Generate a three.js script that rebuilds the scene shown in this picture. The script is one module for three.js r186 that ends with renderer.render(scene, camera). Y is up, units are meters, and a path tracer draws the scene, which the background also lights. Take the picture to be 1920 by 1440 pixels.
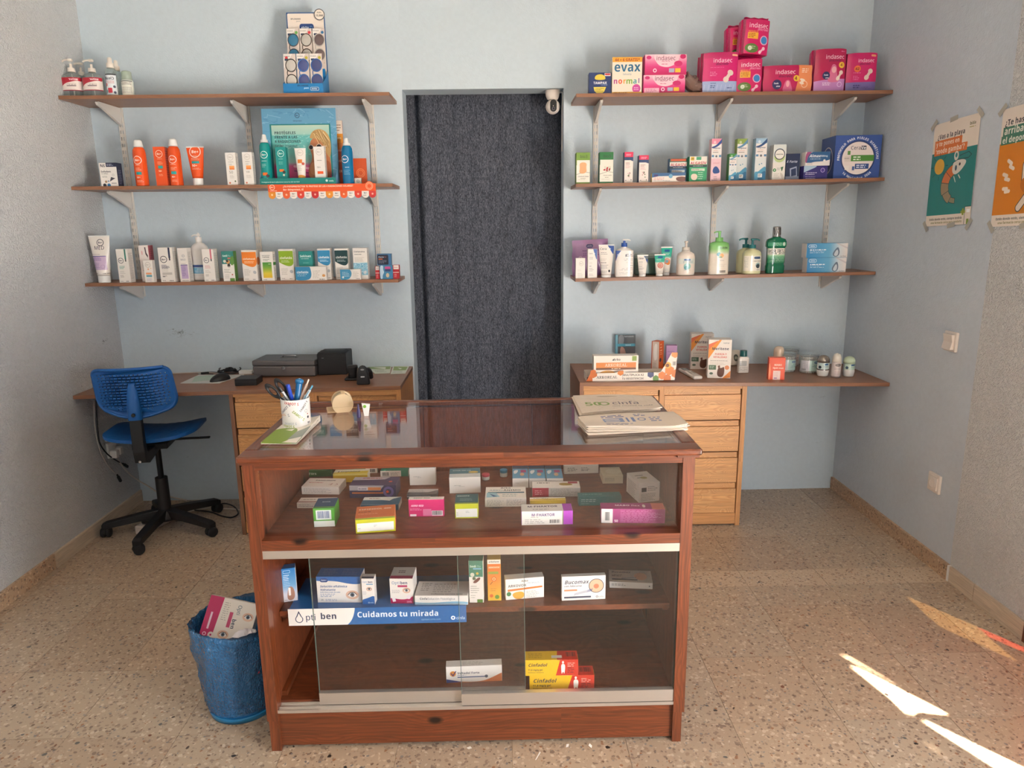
import * as THREE from 'three';
import { mergeGeometries } from 'three/addons/utils/BufferGeometryUtils.js';
import { RoundedBoxGeometry } from 'three/addons/geometries/RoundedBoxGeometry.js';
import { RectAreaLightUniformsLib } from 'three/addons/lights/RectAreaLightUniformsLib.js';

// ---------------------------------------------------------------- camera, sky, sun, exposure
const scene = new THREE.Scene();
const renderer = new THREE.WebGLRenderer();
renderer.toneMapping = THREE.LinearToneMapping;
renderer.toneMappingExposure = 1.0;
renderer.shadowMap.enabled = true;
RectAreaLightUniformsLib.init();

const FOCAL = 1339.36, EYE = 1.476;                       // focal length in pixels of a 1920 x 1440 frame, eye height in metres
const camera = new THREE.PerspectiveCamera(2 * Math.atan(720 / FOCAL) * 180 / Math.PI, 4 / 3, 0.05, 60);
camera.rotation.order = 'YXZ';
camera.rotation.set(-0.2176, -0.0139, -0.0137);
camera.position.set(0, EYE, 0);
camera.updateMatrixWorld(true);

scene.background = new THREE.Color().setRGB(1.6, 1.75, 1.95);          // plain bright hazy sky, seen by the room only through its openings

const SUN_EL = 58 * Math.PI / 180, SUN_AZ = 30 * Math.PI / 180;
const sun = new THREE.DirectionalLight(new THREE.Color().setRGB(1, 0.86, 0.68), 150);
sun.position.set(1.6 + 12 * Math.cos(SUN_EL) * Math.sin(SUN_AZ), 12 * Math.sin(SUN_EL), -1 + 12 * Math.cos(SUN_EL) * Math.cos(SUN_AZ));
sun.target.position.set(1.6, 0, -1);
Object.assign(sun.shadow.camera, { left: -5, right: 5, top: 5, bottom: -5, near: 1, far: 30 });
sun.shadow.mapSize.set(2048, 2048); sun.shadow.radius = 1.3;
scene.add(sun, sun.target);

// daylight of the street coming through the doorway in the right wall
function daylight(w, h, x, y, z, tx, ty, tz, color, intensity) {
  const l = new THREE.RectAreaLight(new THREE.Color().setRGB(...color), intensity, w, h);
  l.position.set(x, y, z); l.lookAt(tx, ty, tz); scene.add(l); return l;
}
daylight(1.14, 1.42, 1.888, 0.74, -0.14, 0, 0.74, -0.5, [0.96, 0.98, 1], 24);

// ---------------------------------------------------------------- helpers
let seedState = 20241;
const rnd = () => { seedState = (seedState + 0x6d2b79f5) | 0; let t = Math.imul(seedState ^ (seedState >>> 15), 1 | seedState); t = (t + Math.imul(t ^ (t >>> 7), 61 | t)) ^ t; return ((t ^ (t >>> 14)) >>> 0) / 4294967296; };
const rr = (a, b) => a + (b - a) * rnd();
const V = (x, y, z) => new THREE.Vector3(x, y, z);
const DIR = V(0, 0, 0);
function ray(x, y) { return V((x - 960) / FOCAL, -(y - 720) / FOCAL, -1).applyQuaternion(camera.quaternion); }
function onAxis(x, y, axis, value) { const d = ray(x, y), o = camera.position; const t = (value - o[axis]) / d[axis]; return V(o.x + d.x * t, o.y + d.y * t, o.z + d.z * t); }
const onX = (x, y, v) => onAxis(x, y, 'x', v), onY = (x, y, v) => onAxis(x, y, 'y', v), onZ = (x, y, v) => onAxis(x, y, 'z', v);

const used = {};
const numbered = (n) => { const k = used[n] = (used[n] ?? -1) + 1; return k ? n + '_' + String(k).padStart(3, '0') : n; };
function tag(o, label, category, group, kind) {
  o.userData.label = label; if (category) o.userData.category = category;
  if (group) o.userData.group = group; if (kind) o.userData.kind = kind; return o;
}
function thing(name, label, category, pos = [0, 0, 0], yaw = 0, group) {
  const g = new THREE.Group(); g.name = numbered(name); g.position.set(...pos); g.rotation.y = yaw; scene.add(g);
  return tag(g, label, category, group);
}
function part(name, geo, mat, parent, pos, rot) {
  const m = new THREE.Mesh(geo, mat); m.name = name; if (pos) m.position.set(...pos); if (rot) m.rotation.set(...rot);
  parent.add(m); return m;
}
function single(name, geo, mat, label, category, pos, rot, group) { const m = part(numbered(name), geo, mat, scene, pos, rot); return tag(m, label, category, group); }
function structure(name, geo, mat, label) { const m = part(name, geo, mat, scene); m.userData.kind = 'structure'; if (label) m.userData.label = label; return m; }

// box with uv in metres; grain runs along the given axis (u = along the grain)
function wbox(w, h, d, grain = 'x', x = 0, y = 0, z = 0) {
  const g = new THREE.BoxGeometry(w, h, d), p = g.attributes.position, n = g.attributes.normal, uv = g.attributes.uv;
  const ou = rnd() * 3, ov = rnd() * 3;
  for (let i = 0; i < p.count; i++) {
    const c = { x: p.getX(i), y: p.getY(i), z: p.getZ(i) }, m = { x: Math.abs(n.getX(i)), y: Math.abs(n.getY(i)), z: Math.abs(n.getZ(i)) };
    const axes = ['x', 'y', 'z'].filter((a) => m[a] < 0.5), a = axes.includes(grain) ? grain : axes[0], b = axes.find((k) => k !== a);
    uv.setXY(i, c[a] + ou, c[b] + ov);
  }
  g.translate(x, y, z); return g;
}
function rbox(w, h, d, r, x = 0, y = 0, z = 0, seg = 2) { const g = new RoundedBoxGeometry(w, h, d, seg, Math.min(r, w / 2.01, h / 2.01, d / 2.01)); g.translate(x, y, z); return g; }
const strip = (g) => { const k = g.index ? g.toNonIndexed() : g; for (const n of Object.keys(k.attributes)) if (!['position', 'normal', 'uv'].includes(n)) k.deleteAttribute(n); return k; };
const merge = (list) => mergeGeometries(list.map(strip), false);
const cyl = (r1, r2, h, n = 24, x = 0, y = 0, z = 0) => { const g = new THREE.CylinderGeometry(r1, r2, h, n); g.translate(x, y, z); return g; };
const tube = (pts, r, n = 40, rs = 8) => new THREE.TubeGeometry(new THREE.CatmullRomCurve3(pts.map((p) => Array.isArray(p) ? V(...p) : p)), n, r, rs);
const lathe = (pts, n = 28) => new THREE.LatheGeometry(pts.map((p) => new THREE.Vector2(p[0], p[1])), n);
// prism: 2D outline in x/y extruded along z, centred on z
function prism(outline, depth, bevel = 0) {
  const s = new THREE.Shape(); outline.forEach(([x, y], i) => i ? s.lineTo(x, y) : s.moveTo(x, y)); s.closePath();
  const g = new THREE.ExtrudeGeometry(s, { depth, bevelEnabled: bevel > 0, bevelSize: bevel, bevelThickness: bevel, bevelSegments: 2, curveSegments: 12 }); g.translate(0, 0, -depth / 2); return g;
}

// ---------------------------------------------------------------- surfaces
const srgb = (r, g, b) => new THREE.Color().setRGB(r / 255, g / 255, b / 255, THREE.SRGBColorSpace);
const M = (c, rough = 0.5, extra = {}) => new THREE.MeshPhysicalMaterial({ color: Array.isArray(c) ? srgb(...c) : c, roughness: rough, ...extra });
// value noise that tiles
function noiseGrid(n) { const a = new Float32Array(n * n); for (let i = 0; i < n * n; i++) a[i] = rnd(); return (x, y) => { x = ((x % n) + n) % n; y = ((y % n) + n) % n; const x0 = x | 0, y0 = y | 0, x1 = (x0 + 1) % n, y1 = (y0 + 1) % n; let u = x - x0, v = y - y0; u = u * u * (3 - 2 * u); v = v * v * (3 - 2 * v); return (a[y0 * n + x0] * (1 - u) + a[y0 * n + x1] * u) * (1 - v) + (a[y1 * n + x0] * (1 - u) + a[y1 * n + x1] * u) * v; }; }
function dataTex(w, h, fn, color, repeat = [1, 1]) {
  const d = new Uint8Array(w * h * 4);
  for (let y = 0; y < h; y++) for (let x = 0; x < w; x++) { const c = fn(x / w, y / h), i = (y * w + x) * 4; if (c.length) { d[i] = c[0]; d[i + 1] = c[1]; d[i + 2] = c[2]; } else d[i] = d[i + 1] = d[i + 2] = c; d[i + 3] = 255; }
  const t = new THREE.DataTexture(d, w, h); t.wrapS = t.wrapT = THREE.RepeatWrapping; t.magFilter = THREE.LinearFilter; t.minFilter = THREE.LinearMipmapLinearFilter; t.generateMipmaps = true;
  if (color) t.colorSpace = THREE.SRGBColorSpace; t.repeat.set(...repeat); t.needsUpdate = true; return t;
}
const clamp = (v) => Math.max(0, Math.min(255, v));
const mix3 = (a, b, t) => [a[0] + (b[0] - a[0]) * t, a[1] + (b[1] - a[1]) * t, a[2] + (b[2] - a[2]) * t];

// wood: texture covers lenU metres along the grain and lenV across
function woodTex(base, dark, light, lenU, lenV, { rings = 14, wob = 0.6, fine = 0.35, contrast = 0.5, knots = 0, scratch = 0 } = {}) {
  const A = noiseGrid(8), B = noiseGrid(64), C = noiseGrid(256), K = [];
  for (let i = 0; i < knots; i++) K.push([rnd(), rnd(), rr(0.010, 0.018)]);
  const S = []; for (let i = 0; i < scratch; i++) S.push([rnd(), rnd(), rr(0.01, 0.05), rr(-0.01, 0.01)]);
  const t = dataTex(1024, 512, (u, v) => {
    let w = A(u * 8, v * 8) * wob + B(u * 6, v * 64) * 0.05; let kn = 0;
    for (const [ku, kv, kr] of K) { let du = Math.abs(u - ku), dv = Math.abs(v - kv); du = Math.min(du, 1 - du) * lenU; dv = Math.min(dv, 1 - dv) * lenV; const d = Math.hypot(du * 0.55, dv); w += 0.35 * Math.exp(-d * d / (kr * kr * 9)); if (d < kr) kn = Math.max(kn, 1 - d / kr); }
    let r = (v * 2 + w) * rings / 2; r = r - Math.floor(r); r = r < 0.75 ? r / 0.75 : (1 - r) / 0.25;
    const f = B(u * 5, v * 256 / 4) * 0.5 + C(u * 18, v * 256) * 0.5;
    let c = mix3(light, dark, r * contrast); c = mix3(c, base, 0.45); const k = 1 + (f - 0.5) * fine;
    c = c.map((q) => q * k); if (kn > 0) c = mix3(c, dark.map((q) => q * 0.45), Math.min(1, kn * 1.6));
    for (const [su, sv, sl, sd] of S) { const du = u - su; if (du > 0 && du < sl && Math.abs(v - sv - du * sd * 20) < 0.0022) c = mix3(c, light.map((q) => q * 1.25), 0.55); }
    return c.map(clamp);
  }, true, [1 / lenU, 1 / lenV]);
  return t;
}
const laminateTex = woodTex([136, 94, 70], [112, 74, 53], [154, 109, 83], 0.9, 0.3, { rings: 22, wob: 0.25, fine: 0.22, contrast: 0.4 });
const laminate = M([255, 255, 255], 0.38, { map: laminateTex });
const oak = M([255, 255, 255], 0.42, { map: woodTex([205, 152, 98], [176, 116, 66], [222, 172, 116], 0.75, 0.28, { rings: 16, wob: 1.6, fine: 0.24, contrast: 0.75 }) });
const oakPlain = M([255, 255, 255], 0.45, { map: woodTex([190, 134, 82], [165, 108, 62], [208, 154, 100], 0.8, 0.3, { rings: 30, wob: 0.3, fine: 0.22, contrast: 0.4 }) });
const pine = M([236, 236, 236], 0.34, { map: woodTex([107, 52, 27], [71, 32, 16], [130, 69, 37], 0.9, 0.22, { rings: 18, wob: 0.3, fine: 0.5, contrast: 0.6, knots: 1, scratch: 30 }), clearcoat: 0.25, clearcoatRoughness: 0.3 });
const pineInside = M([236, 236, 236], 0.45, { map: woodTex([107, 52, 27], [71, 32, 16], [130, 69, 37], 0.8, 0.4, { rings: 10, wob: 0.9, fine: 0.3, contrast: 0.5, knots: 4 }) });

// plaster walls: pale blue paint, rolled texture as fine relief
const plasterN1 = noiseGrid(128), plasterN2 = noiseGrid(64), plasterN3 = noiseGrid(8);
const stuccoBump = dataTex(1024, 1024, (u, v) => { const a = plasterN1(u * 128, v * 128), b = plasterN2(u * 64, v * 64), c = plasterN1(u * 128 + 40, v * 128 + 9); const s = Math.max(0, a * 0.6 + b * 0.5 - 0.42); return clamp(255 * Math.min(1, s * 2.1 + c * 0.12)); }, false, [1 / 0.42, 1 / 0.42]);
const smoothBump = dataTex(512, 512, (u, v) => clamp(255 * (plasterN1(u * 128, v * 128) * 0.5 + plasterN2(u * 24, v * 24) * 0.5)), false, [1 / 0.6, 1 / 0.6]);
const paintTex = (c, amp) => dataTex(512, 512, (u, v) => { const k = 1 + (plasterN3(u * 8, v * 8) - 0.5) * amp + (plasterN1(u * 128, v * 128) - 0.5) * amp * 0.6; return c.map((q) => clamp(q * k)); }, true, [1 / 1.7, 1 / 1.7]);
const wallBlue = M([255, 255, 255], 0.55, { map: paintTex([198, 212, 222], 0.03), bumpMap: smoothBump, bumpScale: 0.0008 });
const wallRough = M([255, 255, 255], 0.6, { map: paintTex([208, 210, 212], 0.03), bumpMap: stuccoBump, bumpScale: 0.0042 });
const wallSmooth = M([255, 255, 255], 0.55, { map: paintTex([196, 206, 217], 0.035), bumpMap: smoothBump, bumpScale: 0.0012 });
const ceilingWhite = M([232, 230, 224], 0.8);
const concrete = M([206, 198, 184], 0.9);

// terrazzo
function terrazzo(size, metres, basec, big) {
  const cv = document.createElement('canvas'); cv.width = cv.height = size; const c = cv.getContext('2d'), k = size / metres;
  c.fillStyle = `rgb(${basec})`; c.fillRect(0, 0, size, size);
  const chip = (x, y, r, col) => { const n = 5 + (rnd() * 3 | 0), a0 = rnd() * 6.28, el = rr(0.45, 0.95), ro = rnd() * 6.28; for (const [ox, oy] of [[0, 0], [size, 0], [-size, 0], [0, size], [0, -size]]) { if (x + ox < -r * 2 || x + ox > size + r * 2 || y + oy < -r * 2 || y + oy > size + r * 2) continue; c.fillStyle = col; c.beginPath(); seedKeep = seedState; for (let i = 0; i < n; i++) { const a = a0 + i / n * 6.28, q = r * rr(0.7, 1.1); const px = Math.cos(a) * q, py = Math.sin(a) * q * el; c.lineTo(x + ox + px * Math.cos(ro) - py * Math.sin(ro), y + oy + px * Math.sin(ro) + py * Math.cos(ro)); } c.fill(); if (ox || oy) seedState = seedKeep; } };
  let seedKeep = 0;
  const tones = ['186,160,134', '206,182,156', '166,140,116', '208,186,160', '156,132,112', '190,162,134', '210,190,166', '142,120,102'];
  for (let i = 0; i < 9000 * metres * metres; i++) chip(rnd() * size, rnd() * size, rr(0.0012, 0.004) * k, `rgba(${tones[rnd() * tones.length | 0]},${rr(0.4, 0.9)})`);
  for (let i = 0; i < 3600 * metres * metres; i++) chip(rnd() * size, rnd() * size, rr(0.004, big) * k, `rgb(${tones[rnd() * tones.length | 0]})`);
  const rare = ['150,128,110', '128,106,92', '146,138,130', '118,92,74', '160,112,78', '134,126,120'];
  for (let i = 0; i < 2000 * metres * metres; i++) chip(rnd() * size, rnd() * size, rr(0.002, 0.006) * k, `rgb(${rare[rnd() * rare.length | 0]})`);
  for (let i = 0; i < 42 * metres * metres; i++) chip(rnd() * size, rnd() * size, rr(0.004, 0.0085) * k, ['rgb(46,38,34)', 'rgb(72,54,42)', 'rgb(120,70,44)', 'rgb(96,92,90)'][rnd() * 4 | 0]);
  const t = new THREE.CanvasTexture(cv); t.colorSpace = THREE.SRGBColorSpace; t.wrapS = t.wrapT = THREE.RepeatWrapping; t.repeat.set(1 / metres, 1 / metres); return t;
}
const terrTex = terrazzo(2048, 1.3, '186,162,136', 0.009), terrTex2 = terrazzo(1024, 0.6, '196,174,150', 0.008);
const tileA = M([238, 243, 250], 0.32, { map: terrTex }), tileB = M([230, 231, 236], 0.35, { map: terrTex }), tileC = M([240, 240, 243], 0.3, { map: terrTex }), tilePale = M([246, 248, 250], 0.4, { map: terrTex2 });
const skirtTile = M([255, 248, 244], 0.4, { map: terrTex });
const skirtWood = M([255, 255, 255], 0.45, { map: woodTex([196, 178, 158], [172, 154, 134], [214, 198, 178], 0.6, 0.2, { rings: 8, wob: 0.4, fine: 0.2, contrast: 0.4 }) });
const grout = M([150, 128, 106], 0.9);

const white = M([238, 236, 232], 0.4), whiteGloss = M([240, 238, 234], 0.22), creamMetal = M([222, 217, 210], 0.42), black = M([24, 24, 26], 0.45), blackMatt = M([30, 30, 32], 0.7);
const alu = M([214, 206, 198], 0.33, { metalness: 0.85 }), chrome = M([200, 200, 200], 0.2, { metalness: 1 });
const glass = new THREE.MeshPhysicalMaterial({ color: 0xffffff, roughness: 0.02, transmission: 1, thickness: 0, ior: 1.5 });
const clearPlastic = new THREE.MeshPhysicalMaterial({ color: srgb(236, 240, 240), roughness: 0.08, transmission: 0.92, thickness: 0, ior: 1.45 });
// ---------------------------------------------------------------- the room
const XL = -2.029, XR = 1.859, ZB = -3.803, ZF = 1.8, HC = 2.95, DX0 = -0.4754, DX1 = 0.3321, DTOP = 2.147;
const boxAt = (x0, x1, y0, y1, z0, z1, grain = 'x') => wbox(x1 - x0, y1 - y0, z1 - z0, grain, (x0 + x1) / 2, (y0 + y1) / 2, (z0 + z1) / 2);

structure('wall_back', merge([boxAt(XL - 0.12, DX0, -0.03, HC, ZB - 0.15, ZB), boxAt(DX1, XR + 0.12, -0.03, HC, ZB - 0.15, ZB), boxAt(DX0, DX1, DTOP, HC, ZB - 0.15, ZB)]), wallBlue, 'pale blue painted wall with a curtained doorway');
structure('wall_left', boxAt(XL - 0.12, XL, -0.03, HC, ZB, ZF, 'z'), wallRough, 'pale rough plastered side wall');
// right wall: smooth far part, rough near part, wooden shop front from z = -2.27 on
const wr = structure('wall_right', boxAt(XR, XR + 0.12, -0.03, HC, ZB, -2.72, 'z'), wallSmooth, 'pale blue side wall, smooth far part and rough near part');
part('rough_plaster', boxAt(XR - 0.002, XR + 0.12, -0.03, HC, -2.72, -2.27, 'z'), wallRough, wr);
part('wall_above_shop_front', boxAt(XR, XR + 0.12, 2.6, HC, -2.27, ZF, 'z'), wallSmooth, wr);
part('wall_beside_doorway', boxAt(XR, XR + 0.12, -0.03, 2.6, 0.45, ZF, 'z'), wallSmooth, wr);
structure('ceiling', boxAt(XL - 0.12, XR + 0.12, HC, HC + 0.12, ZB - 0.15, ZF + 0.12), ceilingWhite, 'white ceiling');
structure('wall_front', boxAt(XL - 0.12, XR + 0.12, -0.03, HC, ZF, ZF + 0.12), wallSmooth, 'front wall of the shop');
// room behind the curtain
structure('wall_passage', merge([boxAt(-1.4, 1.3, -0.03, HC, ZB - 1.3, ZB - 1.2), boxAt(-1.4, -1.3, -0.03, HC, ZB - 1.2, ZB - 0.15), boxAt(1.2, 1.3, -0.03, HC, ZB - 1.2, ZB - 0.15), boxAt(-1.4, 1.3, HC, HC + 0.1, ZB - 1.3, ZB - 0.15), boxAt(-1.4, 1.3, -0.1, -0.02, ZB - 1.3, ZB - 0.15)]), wallSmooth, 'walls of the back room behind the curtain');
// wooden shop front in the right wall: fixed boards, two narrow gaps, open doorway with the roller shutter part way down
const sf = structure('door_1', boxAt(XR - 0.015, XR + 0.1, 0, 2.6, -2.27, -2.2, 'y'), pine, 'brown wooden frame of the street door');
part('fixed_board', merge([boxAt(XR + 0.041, XR + 0.049, 0.0, 2.6, -1.86, -1.1, 'y'), boxAt(XR + 0.041, XR + 0.049, 0.95, 2.6, -2.2, -1.86, 'y'), boxAt(XR + 0.041, XR + 0.049, 0, 0.22, -2.2, -1.86, 'y'), boxAt(XR + 0.041, XR + 0.049, 0.22, 0.5, -2.02, -1.86, 'y')]), pine, sf);
part('frosted_pane', boxAt(XR + 0.044, XR + 0.045, 0.5, 0.95, -2.2, -1.86), new THREE.MeshPhysicalMaterial({ color: srgb(140, 129, 104), roughness: 0.5, transmission: 1, thickness: 0 }), sf);
part('orange_pane', boxAt(XR + 0.044, XR + 0.045, 0.22, 0.5, -2.2, -2.02), new THREE.MeshPhysicalMaterial({ color: srgb(190, 88, 48), roughness: 0.7, transmission: 1, thickness: 0 }), sf);
part('fixed_board', boxAt(XR + 0.041, XR + 0.049, 0.0, 1.45, -1.1, -0.72, 'y'), pine, sf);
{ // upper screen with torn gaps that let slivers of sun through
  const s = new THREE.Shape(); [[0.5, 1.45], [1.1, 1.45], [1.1, 2.6], [0.5, 2.6]].forEach(([x, y], i) => i ? s.lineTo(x, y) : s.moveTo(x, y));
  for (const h of [[[0.954, 2.34], [0.938, 2.34], [0.926, 2.02], [0.934, 2.02]], [[0.882, 2.34], [0.87, 2.34], [0.78, 2.2], [0.724, 2.17], [0.8, 2.06], [0.925, 1.79]], [[0.748, 2.08], [0.738, 2.07], [0.703, 1.79], [0.76, 1.6], [0.83, 1.53]], [[0.59, 2.22], [0.575, 2.22], [0.55, 2.17], [0.56, 2.16]]]) { const p = new THREE.Path(); h.forEach(([x, y], i) => i ? p.lineTo(x, y) : p.moveTo(x, y)); s.holes.push(p); }
  const g = new THREE.ExtrudeGeometry(s, { depth: 0.004, bevelEnabled: false }); g.rotateY(Math.PI / 2); part('window_screen', g, M([196, 190, 180], 0.8), sf, [XR + 0.043, 0, 0]);
}
for (let k = 0; k < 10; k++) part('shutter_slat', boxAt(XR + 0.04, XR + 0.05, 1.6 + k * 0.1, 1.7 + k * 0.1, -0.5, 0.45, 'z'), white, sf);
const pav = single('pavement', boxAt(XR + 0.12, 9, -0.16, -0.04, -8, 8), concrete, 'pale concrete pavement outside the street door', 'pavement'); pav.userData.kind = 'structure';

// floor: terrazzo tiles, joints recessed
const floor = structure('floor', boxAt(XL - 0.12, XR + 0.13, -0.08, -0.0025, ZB - 0.15, ZF, 'x'), grout, 'beige speckled terrazzo tile floor');
part('floor_slab', boxAt(XL, XR + 0.12, -0.0025, 0, -1.545, ZF, 'x'), tileA, floor);
{
  const xs = [XL]; for (let x = 1.01 - 0.333 * 9; x < XR; x += 0.333) xs.push(x); xs.push(XR + 0.12);
  const zs = [-1.545, -1.877, -2.21, -2.543, -2.702, -2.842]; for (let z = -2.842 - 0.333; z > ZB; z -= 0.333) zs.push(z); zs.push(ZB);
  for (let j = 0; j + 1 < zs.length; j++) for (let i = 0; i + 1 < xs.length; i++) {
    const g = 0.0007, a = xs[i] + g, b = xs[i + 1] - g, c = zs[j + 1] + g, d = zs[j] - g; if (b - a < 0.01) continue;
    part('tile', boxAt(a, b, -0.02, rr(-0.0004, 0.0003), c, d, rnd() < 0.5 ? 'x' : 'z'), j === 4 && a > 0.6 ? tilePale : [tileA, tileA, tileB, tileC][rnd() * 4 | 0], floor);
  }
}
// skirting
const skL = structure('baseboard_left', boxAt(XL, XL + 0.006, 0, 0.062, ZB, -0.2, 'z'), grout, 'low skirting along the rough side wall');
const skR = structure('baseboard_right', boxAt(XR - 0.006, XR, 0, 0.062, ZB, -2.27, 'z'), grout, 'low terrazzo skirting along the right side wall');
for (let z = ZB + 0.01, k = 0; z < -0.3; z += 0.4, k++) part('skirting_tile', wbox(0.012, 0.07, 0.396, 'z', XL + 0.006, 0.035, z + 0.2), k < 2 ? skirtWood : skirtTile, skL);
for (const [a, b, m] of [[ZB + 0.008, -3.39, skirtTile], [-3.387, -2.905, skirtTile], [-2.9, -2.722, skirtTile], [-2.705, -2.55, skirtWood], [-2.547, -2.272, skirtWood]]) part('skirting_tile', wbox(0.012, 0.07, b - a, 'z', XR - 0.006, 0.035, (a + b) / 2), m, skR);
part('chipped_end', rbox(0.013, 0.07, 0.014, 0.002, XR - 0.0065, 0.035, -2.7135), white, skR);

// curtain in the doorway
{
  const fabN = noiseGrid(256), fabM = noiseGrid(64);
  const tex = dataTex(1024, 1024, (u, v) => { const a = fabN(u * 256, v * 64), b = fabN(u * 256 + 90, v * 200), c = fabM(u * 64, v * 10); let k = (a * 0.55 + b * 0.3 + c * 0.15); k = (k - 0.5) * 1.7 + 0.5; return mix3([40, 44, 54], [108, 112, 124], Math.max(0, Math.min(1, k))).map(clamp); }, true, [2.2, 2.2]);
  const fab = M([255, 255, 255], 0.95, { map: tex, bumpMap: tex, bumpScale: 0.0012, side: THREE.DoubleSide, sheen: 0.2, sheenRoughness: 0.8 });
  const W = DX1 - DX0 + 0.12, Hh = 2.16, nx = 160, ny = 40, g = new THREE.PlaneGeometry(W, Hh, nx, ny), p = g.attributes.position, uv = g.attributes.uv;
  const fold = (x, y) => { // x 0..1 from the left, y 0..1 from the top
    const gs = (c, w) => Math.exp(-((x - c) ** 2) / (w * w));
    return 0.035 * gs(0.1 + 0.008 * y, 0.02) * -1 + 0.02 * gs(0.055, 0.025) + 0.012 * gs(0.15, 0.03) + 0.012 * Math.sin(x * 9 + 0.6) * (0.6 + 0.4 * y) - 0.022 * gs(0.3 - 0.02 * y, 0.03) * (0.4 + 0.6 * y) - 0.012 * gs(0.76, 0.025) + 0.003 * Math.sin(x * 27 + 2) + 0.003 * Math.sin(x * 57 + y * 2) * (1 - 0.6 * y) - 0.012 * gs(0.58, 0.02) * (1 - y);
  };
  for (let i = 0; i < p.count; i++) { const x = (p.getX(i) / W + 0.5), y = 0.5 - p.getY(i) / Hh; p.setZ(i, fold(x, y)); uv.setXY(i, p.getX(i), p.getY(i)); }
  g.computeVertexNormals();
  const cur = thing('doorway_curtain', 'dark blue grey heathered curtain hanging in the doorway between the shelves', 'curtain', [(DX0 + DX1) / 2, 0.02, ZB - 0.215]);
  part('cloth', g, fab, cur, [0, Hh / 2, 0]); part('curtain_rod', new THREE.CylinderGeometry(0.008, 0.008, W + 0.3, 12), creamMetal, cur, [0, Hh + 0.005, 0], [0, 0, Math.PI / 2]);
}

// ---------------------------------------------------------------- wall rails, brackets and shelves
const SHELF = { L1: [XL, -0.501, 2.0915], L2: [XL, -0.506, 1.6845], L3: [XL, -0.5, 1.2295], R1: [0.366, XR, 2.0755], R2: [0.366, XR, 1.675], R3: [0.366, XR, 1.2255] };
const SF = ZB + 0.262;                                     // front edge of the shelves
const SB = ZB + 0.012;
const shelfTilt = { L1: 0, L2: -0.0026, L3: -0.0013, R1: 0, R2: 0.0073, R3: 0.0087 };
const shelfNames = { L1: 'top shelf left of the doorway', L2: 'middle shelf left of the doorway', L3: 'lowest shelf left of the doorway', R1: 'top shelf right of the doorway', R2: 'middle shelf right of the doorway', R3: 'lowest shelf right of the doorway' };
const shelfY = (k, x) => { const [a, b, y] = SHELF[k]; return y + Math.tan(shelfTilt[k]) * (x - (a + b) / 2); };
for (const k of Object.keys(SHELF)) {
  const [a, b, y] = SHELF[k];
  single('wall_shelf', wbox(b - a - 0.004, 0.0155, SF - SB, 'x'), laminate, 'brown laminate board, ' + shelfNames[k], 'shelf', [(a + b) / 2, y - 0.00775, (SF + SB) / 2], [0, 0, shelfTilt[k]], 'wall shelves');
}
const RAILS = [[226, 225, 'L', 'beside the rough side wall'], [467.5, 262, 'L', 'behind the middle of the left shelves'], [697.5, 243, 'L', 'left of the curtained doorway'], [1117, 253, 'R', 'right of the curtained doorway'], [1346, 245, 'R', 'behind the middle of the right shelves'], [1564, 239, 'R', 'beside the smooth right side wall']];
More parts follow.
